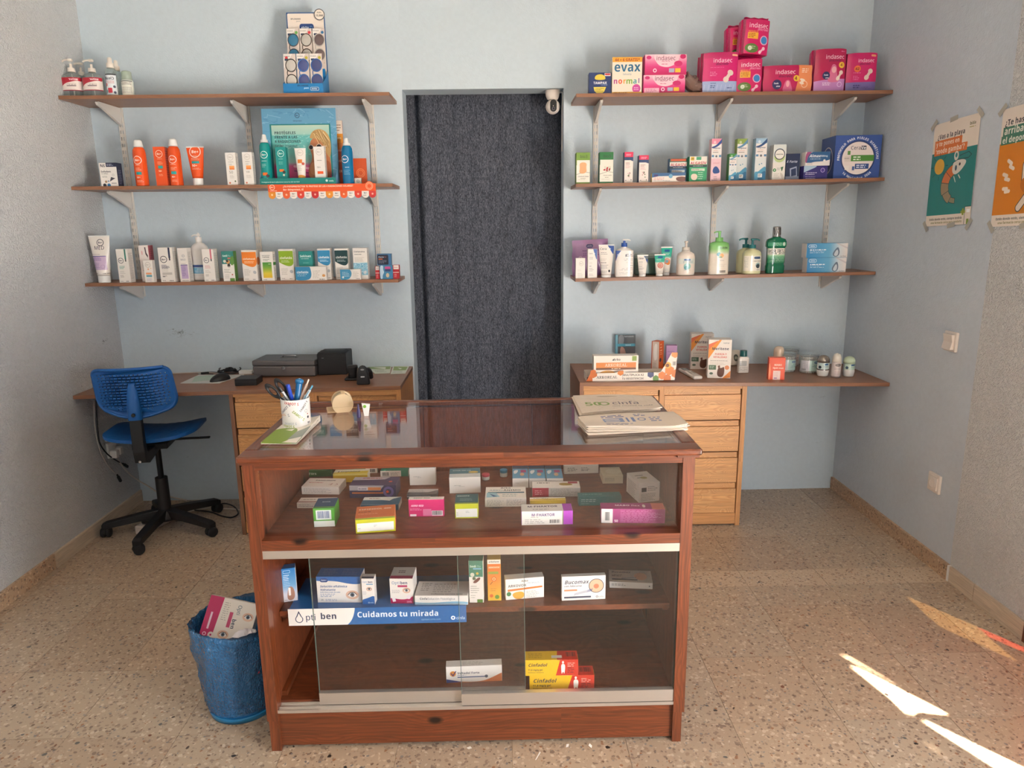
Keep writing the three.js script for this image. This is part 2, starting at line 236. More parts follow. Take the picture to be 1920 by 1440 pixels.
{
  const y0 = 1.14, y1 = 2.115, w = 0.025;
  const s = new THREE.Shape(); s.moveTo(-w / 2, y0); s.lineTo(w / 2, y0); s.lineTo(w / 2, y1); s.lineTo(-w / 2, y1); s.closePath();
  let k = 0;
  for (let y = y0 + 0.012; y + 0.02 < y1; y += 0.032, k++) {
    for (const x of [-0.0055, 0.0055]) { const h = new THREE.Path(); h.moveTo(x - 0.0019, y); h.lineTo(x + 0.0019, y); h.lineTo(x + 0.0019, y + 0.0165); h.lineTo(x - 0.0019, y + 0.0165); s.holes.push(h); }
    if (k % 8 === 4) { const h = new THREE.Path(); h.absarc(0, y + 0.0243, 0.0034, 0, Math.PI * 2, true); s.holes.push(h); }
  }
  const face = new THREE.ExtrudeGeometry(s, { depth: 0.0015, bevelEnabled: false, curveSegments: 8 }); face.translate(0, 0, 0.0105);
  const sides = merge([wbox(0.0015, y1 - y0, 0.0115, 'y', -w / 2 + 0.00075, (y0 + y1) / 2, 0.0058), wbox(0.0015, y1 - y0, 0.0115, 'y', w / 2 - 0.00075, (y0 + y1) / 2, 0.0058)]);
  for (const [px, py, side, where] of RAILS) {
    const x = onZ(px, py, ZB + 0.012).x;
    const r = thing('slotted_rail', 'cream slotted metal rail screwed to the wall ' + where, 'rail', [x, 0, ZB], 0, 'slotted shelf rails');
    part('slotted_face', face, creamMetal, r); part('flanges', sides, creamMetal, r);
    for (const n of ['1', '2', '3']) {
      const key = side + n, yb = shelfY(key, x) - 0.0165;
      const br = thing('shelf_bracket', 'cream bracket under the ' + { 1: 'top', 2: 'middle', 3: 'lowest' }[n] + ' shelf, on the rail ' + where, 'bracket', [x, yb, ZB + 0.0125], 0, 'shelf brackets');
      const out = [[0, -0.0015], [0.2, -0.0015], [0.207, -0.006], [0.2, -0.016], [0.15, -0.03], [0.02, -0.078], [0, -0.083]];
      const pl = prism(out, 0.0016); pl.rotateY(-Math.PI / 2);
      const a = pl.clone(); a.translate(-0.0052, 0, 0); const b = pl.clone(); b.translate(0.0052, 0, 0);
      part('cheek', a, creamMetal, br); part('cheek', b, creamMetal, br);
      const flange = []; for (let i = 2; i < out.length - 1; i++) { const [p0, q0] = out[i], [p1, q1] = out[i + 1], L = Math.hypot(p1 - p0, q1 - q0), f = wbox(0.0118, 0.0014, L, 'z'); f.rotateX(Math.atan2(q0 - q1, p0 - p1) * -1); f.translate(0, (q0 + q1) / 2, (p0 + p1) / 2); flange.push(f); }
      part('bent_edge', merge(flange), creamMetal, br);
    }
  }
}

// ---------------------------------------------------------------- desks with drawer cabinets
const DZ = -3.312;
function desk(name, x0, x1, yl, yr, label) {
  const m = single(name, merge([rbox(x1 - x0, 0.018, DZ - ZB - 0.004, 0.0015)]), laminate, label, 'worktop', [(x0 + x1) / 2, (yl + yr) / 2 - 0.009, (DZ + ZB + 0.004) / 2], [0, 0, Math.atan2(yr - yl, x1 - x0)]);
  const uv = m.geometry.attributes.uv, p = m.geometry.attributes.position, n = m.geometry.attributes.normal; for (let i = 0; i < p.count; i++) uv.setXY(i, p.getX(i), Math.abs(n.getY(i)) > 0.5 ? p.getZ(i) : p.getY(i)); return m;
}
desk('desk_top', XL + 0.002, -0.482, 0.7225, 0.7435, 'brown laminate desk board behind the blue chair, fixed along the wall');
desk('desk_top', 0.368, XR - 0.002, 0.745, 0.7185, 'brown laminate desk board right of the doorway, fixed along the wall');
const deskY = { L: (x) => 0.7225 + (x - XL) / (-0.482 - XL) * 0.021, R: (x) => 0.745 - (x - 0.368) / (XR - 0.368) * 0.0265 };
function cabinet(x0, cols, x1, under, label) {
  const c = thing('drawer_cabinet', label, 'drawer unit', [0, 0, 0]);
  const zf = -3.316, zb = ZB + 0.01;
  part('side_panel', boxAt(x0, x0 + 0.018, 0, Math.min(under(x0), under(x0 + 0.018)), zb, zf, 'y'), laminate, c); part('side_panel', boxAt(x1 - 0.022, x1, 0, Math.min(under(x1), under(x1 - 0.022)), zb, zf, 'y'), oakPlain, c);
  part('divider', boxAt(cols[0][1], cols[1][0], 0, Math.min(under(cols[0][1]), under(cols[1][0])), zb, zf, 'y'), oakPlain, c);
  part('top_rail', merge(cols.map(([a, b]) => { const g = prism([[a, 0.701], [b, 0.701], [b, under(b)], [a, under(a)]], 0.02); g.translate(0, 0, zf - 0.01); return g; })), oakPlain, c);
  part('plinth', merge(cols.map(([a, b]) => boxAt(a, b, 0.008, 0.0655, zf - 0.02, zf - 0.004))), oakPlain, c);
  part('back_panel', boxAt(x0 + 0.018, x1 - 0.022, 0.01, 0.7, zb, zb + 0.006), laminate, c);
  const rows = [[0.699, 0.548], [0.5405, 0.388], [0.38, 0.226], [0.2205, 0.0675]];
  for (const [a, b] of cols) for (const [t, bo] of rows) {
    const d = part('drawer', boxAt(a + 0.003, b - 0.003, bo, t - 0.028, zf - 0.022, zf - 0.005, 'x'), oak, c);
    const lip = prism([[0, 0], [0.0, 0.026], [-0.016, 0.026], [-0.016, 0.006]], b - a - 0.007); lip.rotateY(Math.PI / 2); lip.rotateY(Math.PI);
    const u = lip.attributes.uv, p = lip.attributes.position; for (let i = 0; i < p.count; i++) u.setXY(i, p.getX(i) + a, p.getY(i) + p.getZ(i) + t);
    part('finger_pull', lip, oak, d, [(a + b) / 2, t - 0.0265, zf - 0.0145]);
    part('drawer_box', boxAt(a + 0.012, b - 0.012, bo + 0.01, t - 0.03, zb + 0.03, zf - 0.0225, 'x'), oakPlain, d);
  }
  return c;
}
cabinet(0.369, [[0.387, 0.752], [0.775, 1.149]], 1.172, (x) => deskY.R(x) - 0.0186, 'light oak drawer cabinet right of the doorway with two columns of drawers');
cabinet(-1.298, [[-1.278, -0.905], [-0.882, -0.505]], -0.483, (x) => deskY.L(x) - 0.0186, 'oak drawer cabinet left of the doorway beside the blue chair');

// ---------------------------------------------------------------- display counter
const CF = -1.80, CB = -2.395, edgeGlass = M([112, 130, 120], 0.3, { transmission: 0.5, thickness: 0 });
{
  const c = thing('display_counter', 'red brown wooden shop counter with glass top and sliding glass doors', 'counter', [0, 0, 0]);
  const x0 = -0.689, x1 = 0.509, ix0 = -0.657, ix1 = 0.477;
  for (const [a, b] of [[x0, ix0], [ix1, x1]]) for (const [z0, z1] of [[CF - 0.036, CF], [CB + 0.012, CB + 0.045]]) {
    const front = z1 === CF, p = part('post', boxAt(a, b, front ? 0.1 : 0, 0.878, z0, z1, 'y'), pine, c);
    if (front) part('foot', boxAt(a + (a === x0 ? 0.004 : 0), b - (a === x0 ? 0 : 0.006), 0, 0.1, z0 + 0.002, z1 - 0.003, 'y'), pine, p);
  }
  // top frame
  const ty0 = 0.8785, ty1 = 0.8965, tx0 = -0.7, tx1 = 0.525, tz0 = CB - 0.003, tz1 = CF + 0.012, gx0 = -0.661, gx1 = 0.484, gz0 = CB + 0.024, gz1 = CF - 0.052;
  const edge = (w, d, x, z, grain) => { const g = rbox(w, ty1 - ty0, d, 0.006, x, (ty0 + ty1) / 2, z, 3), u = g.attributes.uv, p = g.attributes.position; for (let i = 0; i < p.count; i++) u.setXY(i, grain === 'x' ? p.getX(i) : p.getZ(i), (grain === 'x' ? p.getZ(i) : p.getX(i)) + p.getY(i)); return g; };
  part('top_board', edge(tx1 - tx0, tz1 - gz1, (tx0 + tx1) / 2, (tz1 + gz1) / 2, 'x'), pine, c);
  part('top_board', edge(tx1 - tx0, gz0 - tz0, (tx0 + tx1) / 2, (tz0 + gz0) / 2, 'x'), pine, c);
  part('top_board', edge(gx0 - tx0, gz1 - gz0 - 0.0006, (tx0 + gx0) / 2, (gz0 + gz1) / 2, 'z'), pine, c);
  part('top_board', edge(tx1 - gx1, gz1 - gz0 - 0.0006, (tx1 + gx1) / 2, (gz0 + gz1) / 2, 'z'), pine, c);
  part('glass_top', boxAt(gx0, gx1, 0.889, 0.8945, gz0, gz1), glass, c);
  part('top_apron', boxAt(ix0, ix1, 0.8555, 0.8785, CF - 0.022, CF - 0.002, 'x'), pine, c);
  part('corner_block', boxAt(-0.694, -0.640, 0.8725, 0.8784, CF - 0.03, CF + 0.006, 'x'), pine, c); part('corner_block', boxAt(0.46, 0.519, 0.8715, 0.8784, CF - 0.03, CF + 0.006, 'x'), pine, c);
  part('front_pane', boxAt(ix0, ix1, 0.652, 0.862, CF - 0.0315, CF - 0.0265), glass, c);
  part('middle_rail', boxAt(ix0, ix1, 0.6255, 0.6545, CF - 0.034, CF - 0.001, 'x'), pine, c);
  part('upper_track', merge([boxAt(ix0, ix1, 0.6085, 0.6255, CF - 0.036, CF - 0.001), boxAt(ix0, ix1, 0.602, 0.6085, CF - 0.003, CF - 0.001)]), alu, c);
  part('plinth', boxAt(ix0, ix1, 0.012, 0.1245, CF - 0.03, CF - 0.012, 'x'), pine, c);
  part('lower_track', merge([boxAt(ix0, ix1, 0.1245, 0.129, CF - 0.038, CF - 0.001), boxAt(ix0, ix1, 0.129, 0.1345, CF - 0.003, CF - 0.001), boxAt(ix0, ix1, 0.129, 0.1345, CF - 0.02, CF - 0.018), boxAt(ix0, ix1, 0.129, 0.1345, CF - 0.038, CF - 0.036)]), alu, c);
  const door = (a, b, z) => { const d = part('sliding_door', boxAt(a, b, 0.165, 0.605, z - 0.0025, z + 0.0025), glass, c); for (const x of [a, b]) part('ground_edge', boxAt(x - 0.0008, x + 0.0008, 0.165, 0.605, z - 0.0027, z + 0.0027), edgeGlass, d); part('aluminium_handle_bar', boxAt(a, b, 0.136, 0.1725, z - 0.0075, z + 0.0075), alu, d); };
  door(-0.541, 0.052, CF - 0.028); door(-0.131, ix1 - 0.001, CF - 0.0105);
  part('side_panel', boxAt(x0 + 0.006, ix0 - 0.004, 0.03, 0.8784, CB + 0.045, CF - 0.036, 'y'), pineInside, c); part('side_panel', boxAt(ix1 + 0.004, x1 - 0.006, 0.03, 0.8784, CB + 0.045, CF - 0.036, 'y'), pineInside, c);
  part('upper_floor', boxAt(ix0 - 0.004, ix1 + 0.004, 0.638, 0.652, CB + 0.02, CF - 0.034, 'x'), pineInside, c);
  part('lower_floor', boxAt(ix0 - 0.004, ix1 + 0.004, 0.125, 0.141, CB + 0.02, CF - 0.038, 'x'), pineInside, c);
  part('inner_shelf', boxAt(ix0 - 0.003, ix1 + 0.003, 0.373, 0.389, CB + 0.02, CF - 0.1, 'x'), pineInside, c);
  part('shelf_rest', boxAt(ix0 - 0.004, ix0 + 0.012, 0.356, 0.373, CB + 0.05, CF - 0.12, 'z'), pine, c); part('shelf_rest', boxAt(ix1 - 0.012, ix1 + 0.004, 0.356, 0.373, CB + 0.05, CF - 0.12, 'z'), pine, c);
  part('floor_batten', boxAt(ix0 - 0.004, ix0 + 0.012, 0.141, 0.156, CB + 0.05, CF - 0.06, 'z'), pine, c); part('back_rail', boxAt(ix0, ix1, 0.141, 0.19, CB + 0.045, CB + 0.06, 'x'), pine, c);
  const bx = [ix0 - 0.004, -0.27, 0.1, ix1 + 0.004]; for (let i = 0; i < 3; i++) part('back_board', boxAt(bx[i] + 0.0012, bx[i + 1] - 0.0012, 0.02, 0.8784, CB + 0.03, CB + 0.045, 'y'), pineInside, c);
}
// ---------------------------------------------------------------- printed packaging: shared print sheets
const sheets = [];
function newSheet() {
  const cv = document.createElement('canvas'); cv.width = cv.height = 2048; const ctx = cv.getContext('2d'); ctx.fillStyle = '#fff'; ctx.fillRect(0, 0, 2048, 2048);
  const t = new THREE.CanvasTexture(cv); t.colorSpace = THREE.SRGBColorSpace; t.generateMipmaps = true;
  const s = { cv, ctx, t, x: 2, y: 2, row: 0, colors: {}, mat: M([255, 255, 255], 0.42, { map: t }), gloss: M([255, 255, 255], 0.2, { map: t }), clear: M([255, 255, 255], 0.3, { map: t, clearcoat: 0.6, clearcoatRoughness: 0.15 }) };
  sheets.push(s); return s;
}
let sheet = newSheet();
function alloc(w, h) {
  w = Math.max(4, Math.round(w)); h = Math.max(4, Math.round(h));
  if (sheet.x + w + 3 > 2048) { sheet.x = 2; sheet.y += sheet.row + 3; sheet.row = 0; }
  if (sheet.y + h + 3 > 2048) { sheet = newSheet(); }
  const c = { s: sheet, x: sheet.x, y: sheet.y, w, h }; sheet.x += w + 3; sheet.row = Math.max(sheet.row, h); return c;
}
const css = (c) => Array.isArray(c) ? `rgb(${c})` : c;
class Print {
  constructor(cell) { Object.assign(this, cell); this.c = cell.s.ctx; }
  X(u) { return this.x + u * this.w; } Y(v) { return this.y + v * this.h; }
  bg(c) { this.c.fillStyle = css(c); this.c.fillRect(this.x - 1, this.y - 1, this.w + 2, this.h + 2); return this; }
  grad(stops, vert = true, x = 0, y = 0, w = 1, h = 1) { const gr = this.c.createLinearGradient(this.X(x), this.Y(y), this.X(vert ? x : x + w), this.Y(vert ? y + h : y)); stops.forEach(([o, col]) => gr.addColorStop(o, css(col))); this.c.fillStyle = gr; this.c.fillRect(this.X(x), this.Y(y), w * this.w, h * this.h); return this; }
  r(x, y, w, h, c) { this.c.fillStyle = css(c); this.c.fillRect(this.X(x), this.Y(y), w * this.w, h * this.h); return this; }
  rr(x, y, w, h, rad, c) { this.c.fillStyle = css(c); this.c.beginPath(); this.c.roundRect(this.X(x), this.Y(y), w * this.w, h * this.h, rad * this.w); this.c.fill(); return this; }
  dot(x, y, r, c) { this.c.fillStyle = css(c); this.c.beginPath(); this.c.arc(this.X(x), this.Y(y), r * this.w, 0, 7); this.c.fill(); return this; }
  el(x, y, rx, ry, c, rot = 0) { this.c.fillStyle = css(c); this.c.beginPath(); this.c.ellipse(this.X(x), this.Y(y), rx * this.w, ry * this.h, rot, 0, 7); this.c.fill(); return this; }
  ring(x, y, r, c, lw = 0.1) { this.c.strokeStyle = css(c); this.c.lineWidth = r * this.w * lw * 2; this.c.beginPath(); this.c.arc(this.X(x), this.Y(y), r * this.w, 0, 7); this.c.stroke(); return this; }
  poly(pts, c) { this.c.fillStyle = css(c); this.c.beginPath(); pts.forEach(([u, v]) => this.c.lineTo(this.X(u), this.Y(v))); this.c.fill(); return this; }
  curve(pts, c) { // filled smooth outline
    const q = pts.map(([u, v]) => [this.X(u), this.Y(v)]), n = q.length; this.c.fillStyle = css(c); this.c.beginPath(); this.c.moveTo((q[n - 1][0] + q[0][0]) / 2, (q[n - 1][1] + q[0][1]) / 2);
    for (let i = 0; i < n; i++) { const a = q[i], b = q[(i + 1) % n]; this.c.quadraticCurveTo(a[0], a[1], (a[0] + b[0]) / 2, (a[1] + b[1]) / 2); } this.c.fill(); return this; }
  line(pts, c, lw) { this.c.strokeStyle = css(c); this.c.lineWidth = lw * this.w; this.c.lineCap = 'round'; this.c.lineJoin = 'round'; this.c.beginPath(); pts.forEach(([u, v], i) => i ? this.c.lineTo(this.X(u), this.Y(v)) : this.c.moveTo(this.X(u), this.Y(v))); this.c.stroke(); return this; }
  // text fitted to a width (fraction of the cell's width); o: bold, italic, serif, left, right, rot (radians), hgt = height limit
  t(s, x, y, wid, c, o = '', rot = 0, hgt = 0.5) {
    const k = this.c, fam = o.includes('s') ? 'serif' : o.includes('m') ? 'monospace' : 'sans-serif', st = (o.includes('i') ? 'italic ' : '') + (o.includes('b') ? 'bold ' : '');
    k.save(); k.font = st + '100px ' + fam; const m = k.measureText(s).width; let px = Math.min(100 * wid * this.w / m, hgt * this.h); k.font = st + px + 'px ' + fam;
    k.translate(this.X(x), this.Y(y)); k.rotate(rot); k.fillStyle = css(c); k.textAlign = o.includes('l') ? 'left' : o.includes('r') ? 'right' : 'center'; k.textBaseline = 'middle'; k.fillText(s, 0, 0); k.restore(); return this;
  }
  ln(x, y, w, n, c, step = 0.035, lw = 0.012) { for (let i = 0; i < n; i++) { let u = x; const end = x + w * (0.65 + 0.35 * rnd()); while (u < end) { const l = rr(0.02, 0.09); this.r(u, y + i * step, Math.min(l, end - u), lw, c); u += l + 0.018; } } return this; }
  be(x, y, r, c, lw = 0.09) { this.ring(x, y, r, c, lw); return this.t('Be+', x, y + 0.0 * r, r * 1.35, c, 'b'); }
  bar(x, y, w, h, c = '#222') { let u = x; while (u < x + w) { const l = rr(0.006, 0.02) * w * 3; this.r(u, y, Math.min(l, x + w - u), h, c); u += l + rr(0.008, 0.02) * w * 3; } return this; }
  clip(fn) { this.c.save(); this.c.beginPath(); this.c.rect(this.x - 1, this.y - 1, this.w + 2, this.h + 2); this.c.clip(); fn(this); this.c.restore(); return this; }
}
function printed(w, h, ppm, fn) { const cell = alloc(w * ppm, h * ppm); const p = new Print(cell); p.clip(fn); return cell; }
const colorCells = new Map();
function solid(c) { const k = css(c) + sheets.indexOf(sheet); if (!colorCells.has(k)) { const cell = alloc(6, 6); new Print(cell).bg(c); colorCells.set(k, cell); } return colorCells.get(k); }
const uvOf = (cell, u, v) => [(cell.x + u * cell.w) / 2048, 1 - (cell.y + (1 - v) * cell.h) / 2048];
// carton: six printed faces, slightly eased long edges; origin at the middle of the bottom
function cartonGeo(w, h, d, f) {
  const P = [], N = [], U = [], e = 0.0005, x = w / 2, z = d / 2;
  const quad = (a, b, c, dd, n, cell) => { const q = [a, b, c, a, c, dd], uv = [[0, 0], [1, 0], [1, 1], [0, 0], [1, 1], [0, 1]]; q.forEach((p, i) => { P.push(...p); N.push(...n); U.push(...uvOf(cell, ...uv[i])); }); };
  quad([-x + e, 0, z], [x - e, 0, z], [x - e, h - e, z], [-x + e, h - e, z], [0, 0, 1], f.front);
  quad([x, 0, z - e], [x, 0, -z + e], [x, h - e, -z + e], [x, h - e, z - e], [1, 0, 0], f.right);
  quad([-x, 0, -z + e], [-x, 0, z - e], [-x, h - e, z - e], [-x, h - e, -z + e], [-1, 0, 0], f.left);
  quad([x - e, 0, -z], [-x + e, 0, -z], [-x + e, h - e, -z], [x - e, h - e, -z], [0, 0, -1], f.back);
  quad([-x + e, h, z - e], [x - e, h, z - e], [x - e, h, -z + e], [-x + e, h, -z + e], [0, 1, 0], f.top);
  quad([-x + e, 0, -z], [x - e, 0, -z], [x - e, 0, z], [-x + e, 0, z], [0, -1, 0], f.back);
  const s = 0.7071; // eased edges
  quad([x - e, 0, z], [x, 0, z - e], [x, h - e, z - e], [x - e, h - e, z], [s, 0, s], f.right); quad([-x, 0, z - e], [-x + e, 0, z], [-x + e, h - e, z], [-x, h - e, z - e], [-s, 0, s], f.left);
  quad([-x + e, h - e, z], [x - e, h - e, z], [x - e, h, z - e], [-x + e, h, z - e], [0, s, s], f.top); quad([x, h - e, z - e], [x, h - e, -z + e], [x - e, h, -z + e], [x - e, h, z - e], [s, s, 0], f.top); quad([-x, h - e, -z + e], [-x, h - e, z - e], [-x + e, h, z - e], [-x + e, h, -z + e], [-s, s, 0], f.top);
  const g = new THREE.BufferGeometry(); g.setAttribute('position', new THREE.Float32BufferAttribute(P, 3)); g.setAttribute('normal', new THREE.Float32BufferAttribute(N, 3)); g.setAttribute('uv', new THREE.Float32BufferAttribute(U, 2)); return g;
}
const sheetRoom = (need) => { if (sheet.y + need > 2040) sheet = newSheet(); };
// art: { bg, front(fn), side: colour or fn, top: colour or fn, left }
function carton(name, label, cat, w, h, d, pos, yaw, art, ppm = 1700, group, rotX = 0) {
  sheetRoom(2.2 * Math.max(h, d) * ppm + 20 + sheet.row);
  const face = (a, ww, hh) => typeof a === 'function' ? printed(ww, hh, ppm, a) : solid(a ?? art.bg ?? '#eee');
  const s0 = sheet, front = face(art.front ?? art.bg, w, h), right = face(art.side, d, h), left = face(art.left ?? art.side, d, h), top = face(art.top, w, d), back = face(art.bg, 1, 1);
  const geo = cartonGeo(w, h, d, { front, right, left, top, back });
  const m = single(name, geo, s0.mat, label, cat, pos, [rotX, yaw, 0], group); m.rotation.order = 'YXZ';
  if ([right, left, top, back].some((c) => c.s !== front.s)) console.log('split print', label);
  return m;
}
// loft: rings of superellipses; prof = [[y, rx, rz, exponent], ...]; planar print across the front
function loft(prof, n = 36, cap = true, cell = null, arc = [0, 1]) {
  const P = [], U = [], I = [], maxr = Math.max(...prof.map((p) => p[1])), y0 = prof[0][0], y1 = prof[prof.length - 1][0], full = arc[0] === 0 && arc[1] === 1;
  prof.forEach(([y, rx, rz, ex = 2]) => { for (let i = 0; i <= n; i++) { const f = arc[0] + (arc[1] - arc[0]) * i / n, a = f * Math.PI * 2 - Math.PI / 2, c = Math.cos(a), s = Math.sin(a), x = Math.sign(c) * Math.abs(c) ** (2 / ex) * rx, z = Math.sign(s) * Math.abs(s) ** (2 / ex) * rz; P.push(x, y, z); const u = cell ? (full ? x / (2 * maxr) + 0.5 : i / n) : f, v = (y - y0) / (y1 - y0 || 1); U.push(...(cell ? uvOf(cell, full ? u : u, v) : [u, v])); } });
  for (let j = 0; j + 1 < prof.length; j++) for (let i = 0; i < n; i++) { const a = j * (n + 1) + i, b = a + 1, c = a + n + 1, d = c + 1; I.push(a, c, b, b, c, d); }
  if (cap && full) for (const j of [0, prof.length - 1]) { const k = P.length / 3; P.push(0, prof[j][0], 0); U.push(...(cell ? uvOf(cell, 0.5, j ? 1 : 0) : [0.5, 0.5])); for (let i = 0; i < n; i++) { const a = j * (n + 1) + i; j ? I.push(a, k, a + 1) : I.push(a, a + 1, k); } }
  const g = new THREE.BufferGeometry(); g.setAttribute('position', new THREE.Float32BufferAttribute(P, 3)); g.setAttribute('uv', new THREE.Float32BufferAttribute(U, 2)); g.setIndex(I); g.computeVertexNormals(); return g;
}
// soft pack: pillow-like film pack with printed front and darker gathered side
function softPack(name, label, w, h, d, pos, yaw, art, group) {
  sheetRoom(2.2 * h * 1700 + 20 + sheet.row);
  const s0 = sheet, f = printed(w, h, 1700, art.front), sd = typeof art.side === 'function' ? printed(d, h, 1500, art.side) : solid(art.side), tp = solid(art.top ?? art.edge);
  const g = new THREE.BoxGeometry(w, h, d, 14, 16, 6), p = g.attributes.position, n = g.attributes.normal, uv = g.attributes.uv;
  for (let i = 0; i < p.count; i++) {
    const nx = n.getX(i), ny = n.getY(i), nz = n.getZ(i), u = uv.getX(i), v = uv.getY(i), cell = Math.abs(nz) > 0.5 ? f : Math.abs(nx) > 0.5 ? sd : tp;
    uv.setXY(i, ...uvOf(cell, nz < -0.5 ? 1 - u : u, v));
    let x = p.getX(i) / (w / 2), y = p.getY(i) / (h / 2), z = p.getZ(i) / (d / 2); const X = x, Y = y, Z = z;
    z *= 0.8 + 0.2 * (1 - X ** 4) * (1 - Math.max(0, Y) ** 6 * 0.9); x *= 1 - 0.035 * (1 - Math.abs(Z)) * 0 - 0.03 * Math.max(0, Y) ** 3 * Math.abs(Z) + 0.012 * Math.sin(Y * 5 + Z * 3); y = y > 0 ? y * (1 - 0.05 * Math.abs(X) ** 4 - 0.06 * Z * Z * (1 - 0.4 * X)) : y;
    z += 0.02 * Math.sin(X * 6 + Y * 4) * (1 - Math.abs(X) ** 4); p.setXYZ(i, x * w / 2, y * h / 2 + h / 2, z * d / 2);
  }
  g.computeVertexNormals();
  const t = thing(name, label, 'pack', pos, yaw, group); part('film_wrap', g, s0.clear, t);
  const fin = new THREE.PlaneGeometry(0.006, h * 0.94, 2, 24), fp = fin.attributes.position; for (let i = 0; i < fp.count; i++) fp.setZ(i, 0.0012 * Math.sin(fp.getY(i) * 900));
  fin.computeVertexNormals(); const fu = fin.attributes.uv; for (let i = 0; i < fu.count; i++) fu.setXY(i, ...uvOf(solid(art.edge), 0.5, 0.5));
  if (solid(art.edge).s === s0) { const m = part('side_seal', fin, s0.clear, t, [-w / 2 - 0.002, h / 2, d * 0.02]); m.material = s0.clear; }
  if (art.fold) { const sg = new THREE.BoxGeometry(w * 0.98, 0.012, 0.004, 12, 1, 1); const sp = sg.attributes.position, su = sg.attributes.uv; for (let i = 0; i < sp.count; i++) { sp.setZ(i, sp.getZ(i) + 0.003 * Math.sin(sp.getX(i) * 160)); su.setXY(i, ...uvOf(solid(art.edge), 0.5, 0.5)); } sg.computeVertexNormals(); part('top_seal', sg, s0.clear, t, [0.004, h + 0.003, d * 0.05], [0.9, 0, 0.06]); }
  return t;
}
// ---- placing by the shelf, desk or floor a thing stands on
// item on a shelf: front face left/right pixel columns at its foot (row py), pixel row of its top; back = metres behind the shelf's front edge
function onShelf(key, x0, x1, ytop, back, py) {
  const z = SF - back, a = onZ(x0, py, z), b = onZ(x1, py, z), cx = (a.x + b.x) / 2, y = shelfY(key, cx) + 0.0003, top = onZ((x0 + x1) / 2, ytop, z).y;
  return { x: cx, y, z, w: b.x - a.x, h: top - y };
}
const rowPx = { L1: 177, L2: 347, L3: 526, R1: 173, R2: 340, R3: 518 };
function shelfBox(key, label, x0, x1, ytop, depth, back, art, o = {}) {
  const q = onShelf(key, x0, x1, ytop, back, rowPx[key]);
  return carton(o.name ?? 'medicine_box', label, o.cat ?? 'box', q.w, q.h, depth, [q.x + (o.dx ?? 0), q.y + (o.dy ?? 0), q.z - depth / 2], o.yaw ?? 0, art, o.ppm ?? 1700, o.group);
}
// box whose foot line is visible on a level surface: bl, br = front foot corners, ft = pixel row of the front top edge above bl, bt = row of the back top edge
function boxOn(level, label, bl, br, ft, bt, art, o = {}) {
  const a = onY(...bl, level), b = onY(...br, level), w = a.distanceTo(b), yaw = -Math.atan2(b.z - a.z, b.x - a.x), mid = a.clone().add(b).multiplyScalar(0.5);
  const h = o.h ?? onZ(bl[0], ft, a.z).y - level, back = onY((bl[0] + br[0]) / 2, bt, level + h), d = o.d ?? Math.max(0.012, Math.min(0.16, mid.z - back.z));
  const n = V(Math.sin(yaw), 0, Math.cos(yaw)), p = mid.clone().addScaledVector(n, -d / 2);
  return carton(o.name ?? 'medicine_box', label, o.cat ?? 'box', w, h, d, [p.x + (o.dx ?? 0), level + 0.0003 + (o.dy ?? 0), p.z + (o.dz ?? 0)], yaw + (o.yaw ?? 0), art, o.ppm ?? 2300, o.group);
}
const grey = (p) => p.bg('#ebe4dc').ln(0.1, 0.12, 0.8, 20, 'rgba(90,90,95,0.5)', 0.04, 0.014);
const sideOf = (c, tc = 'rgba(60,60,70,0.45)') => (p) => p.bg(c).ln(0.12, 0.1, 0.76, 16, tc, 0.045, 0.014);
// ---------------------------------------------------------------- bottles, tubes, cans
const beWhite = '#efe9e2';
function bottle(name, label, cat, pos, parts, group, yaw = 0) { const t = thing(name, label, cat, pos, yaw, group); for (const [n, g, m, p, r] of parts) part(n, g, m, t, p, r); return t; }
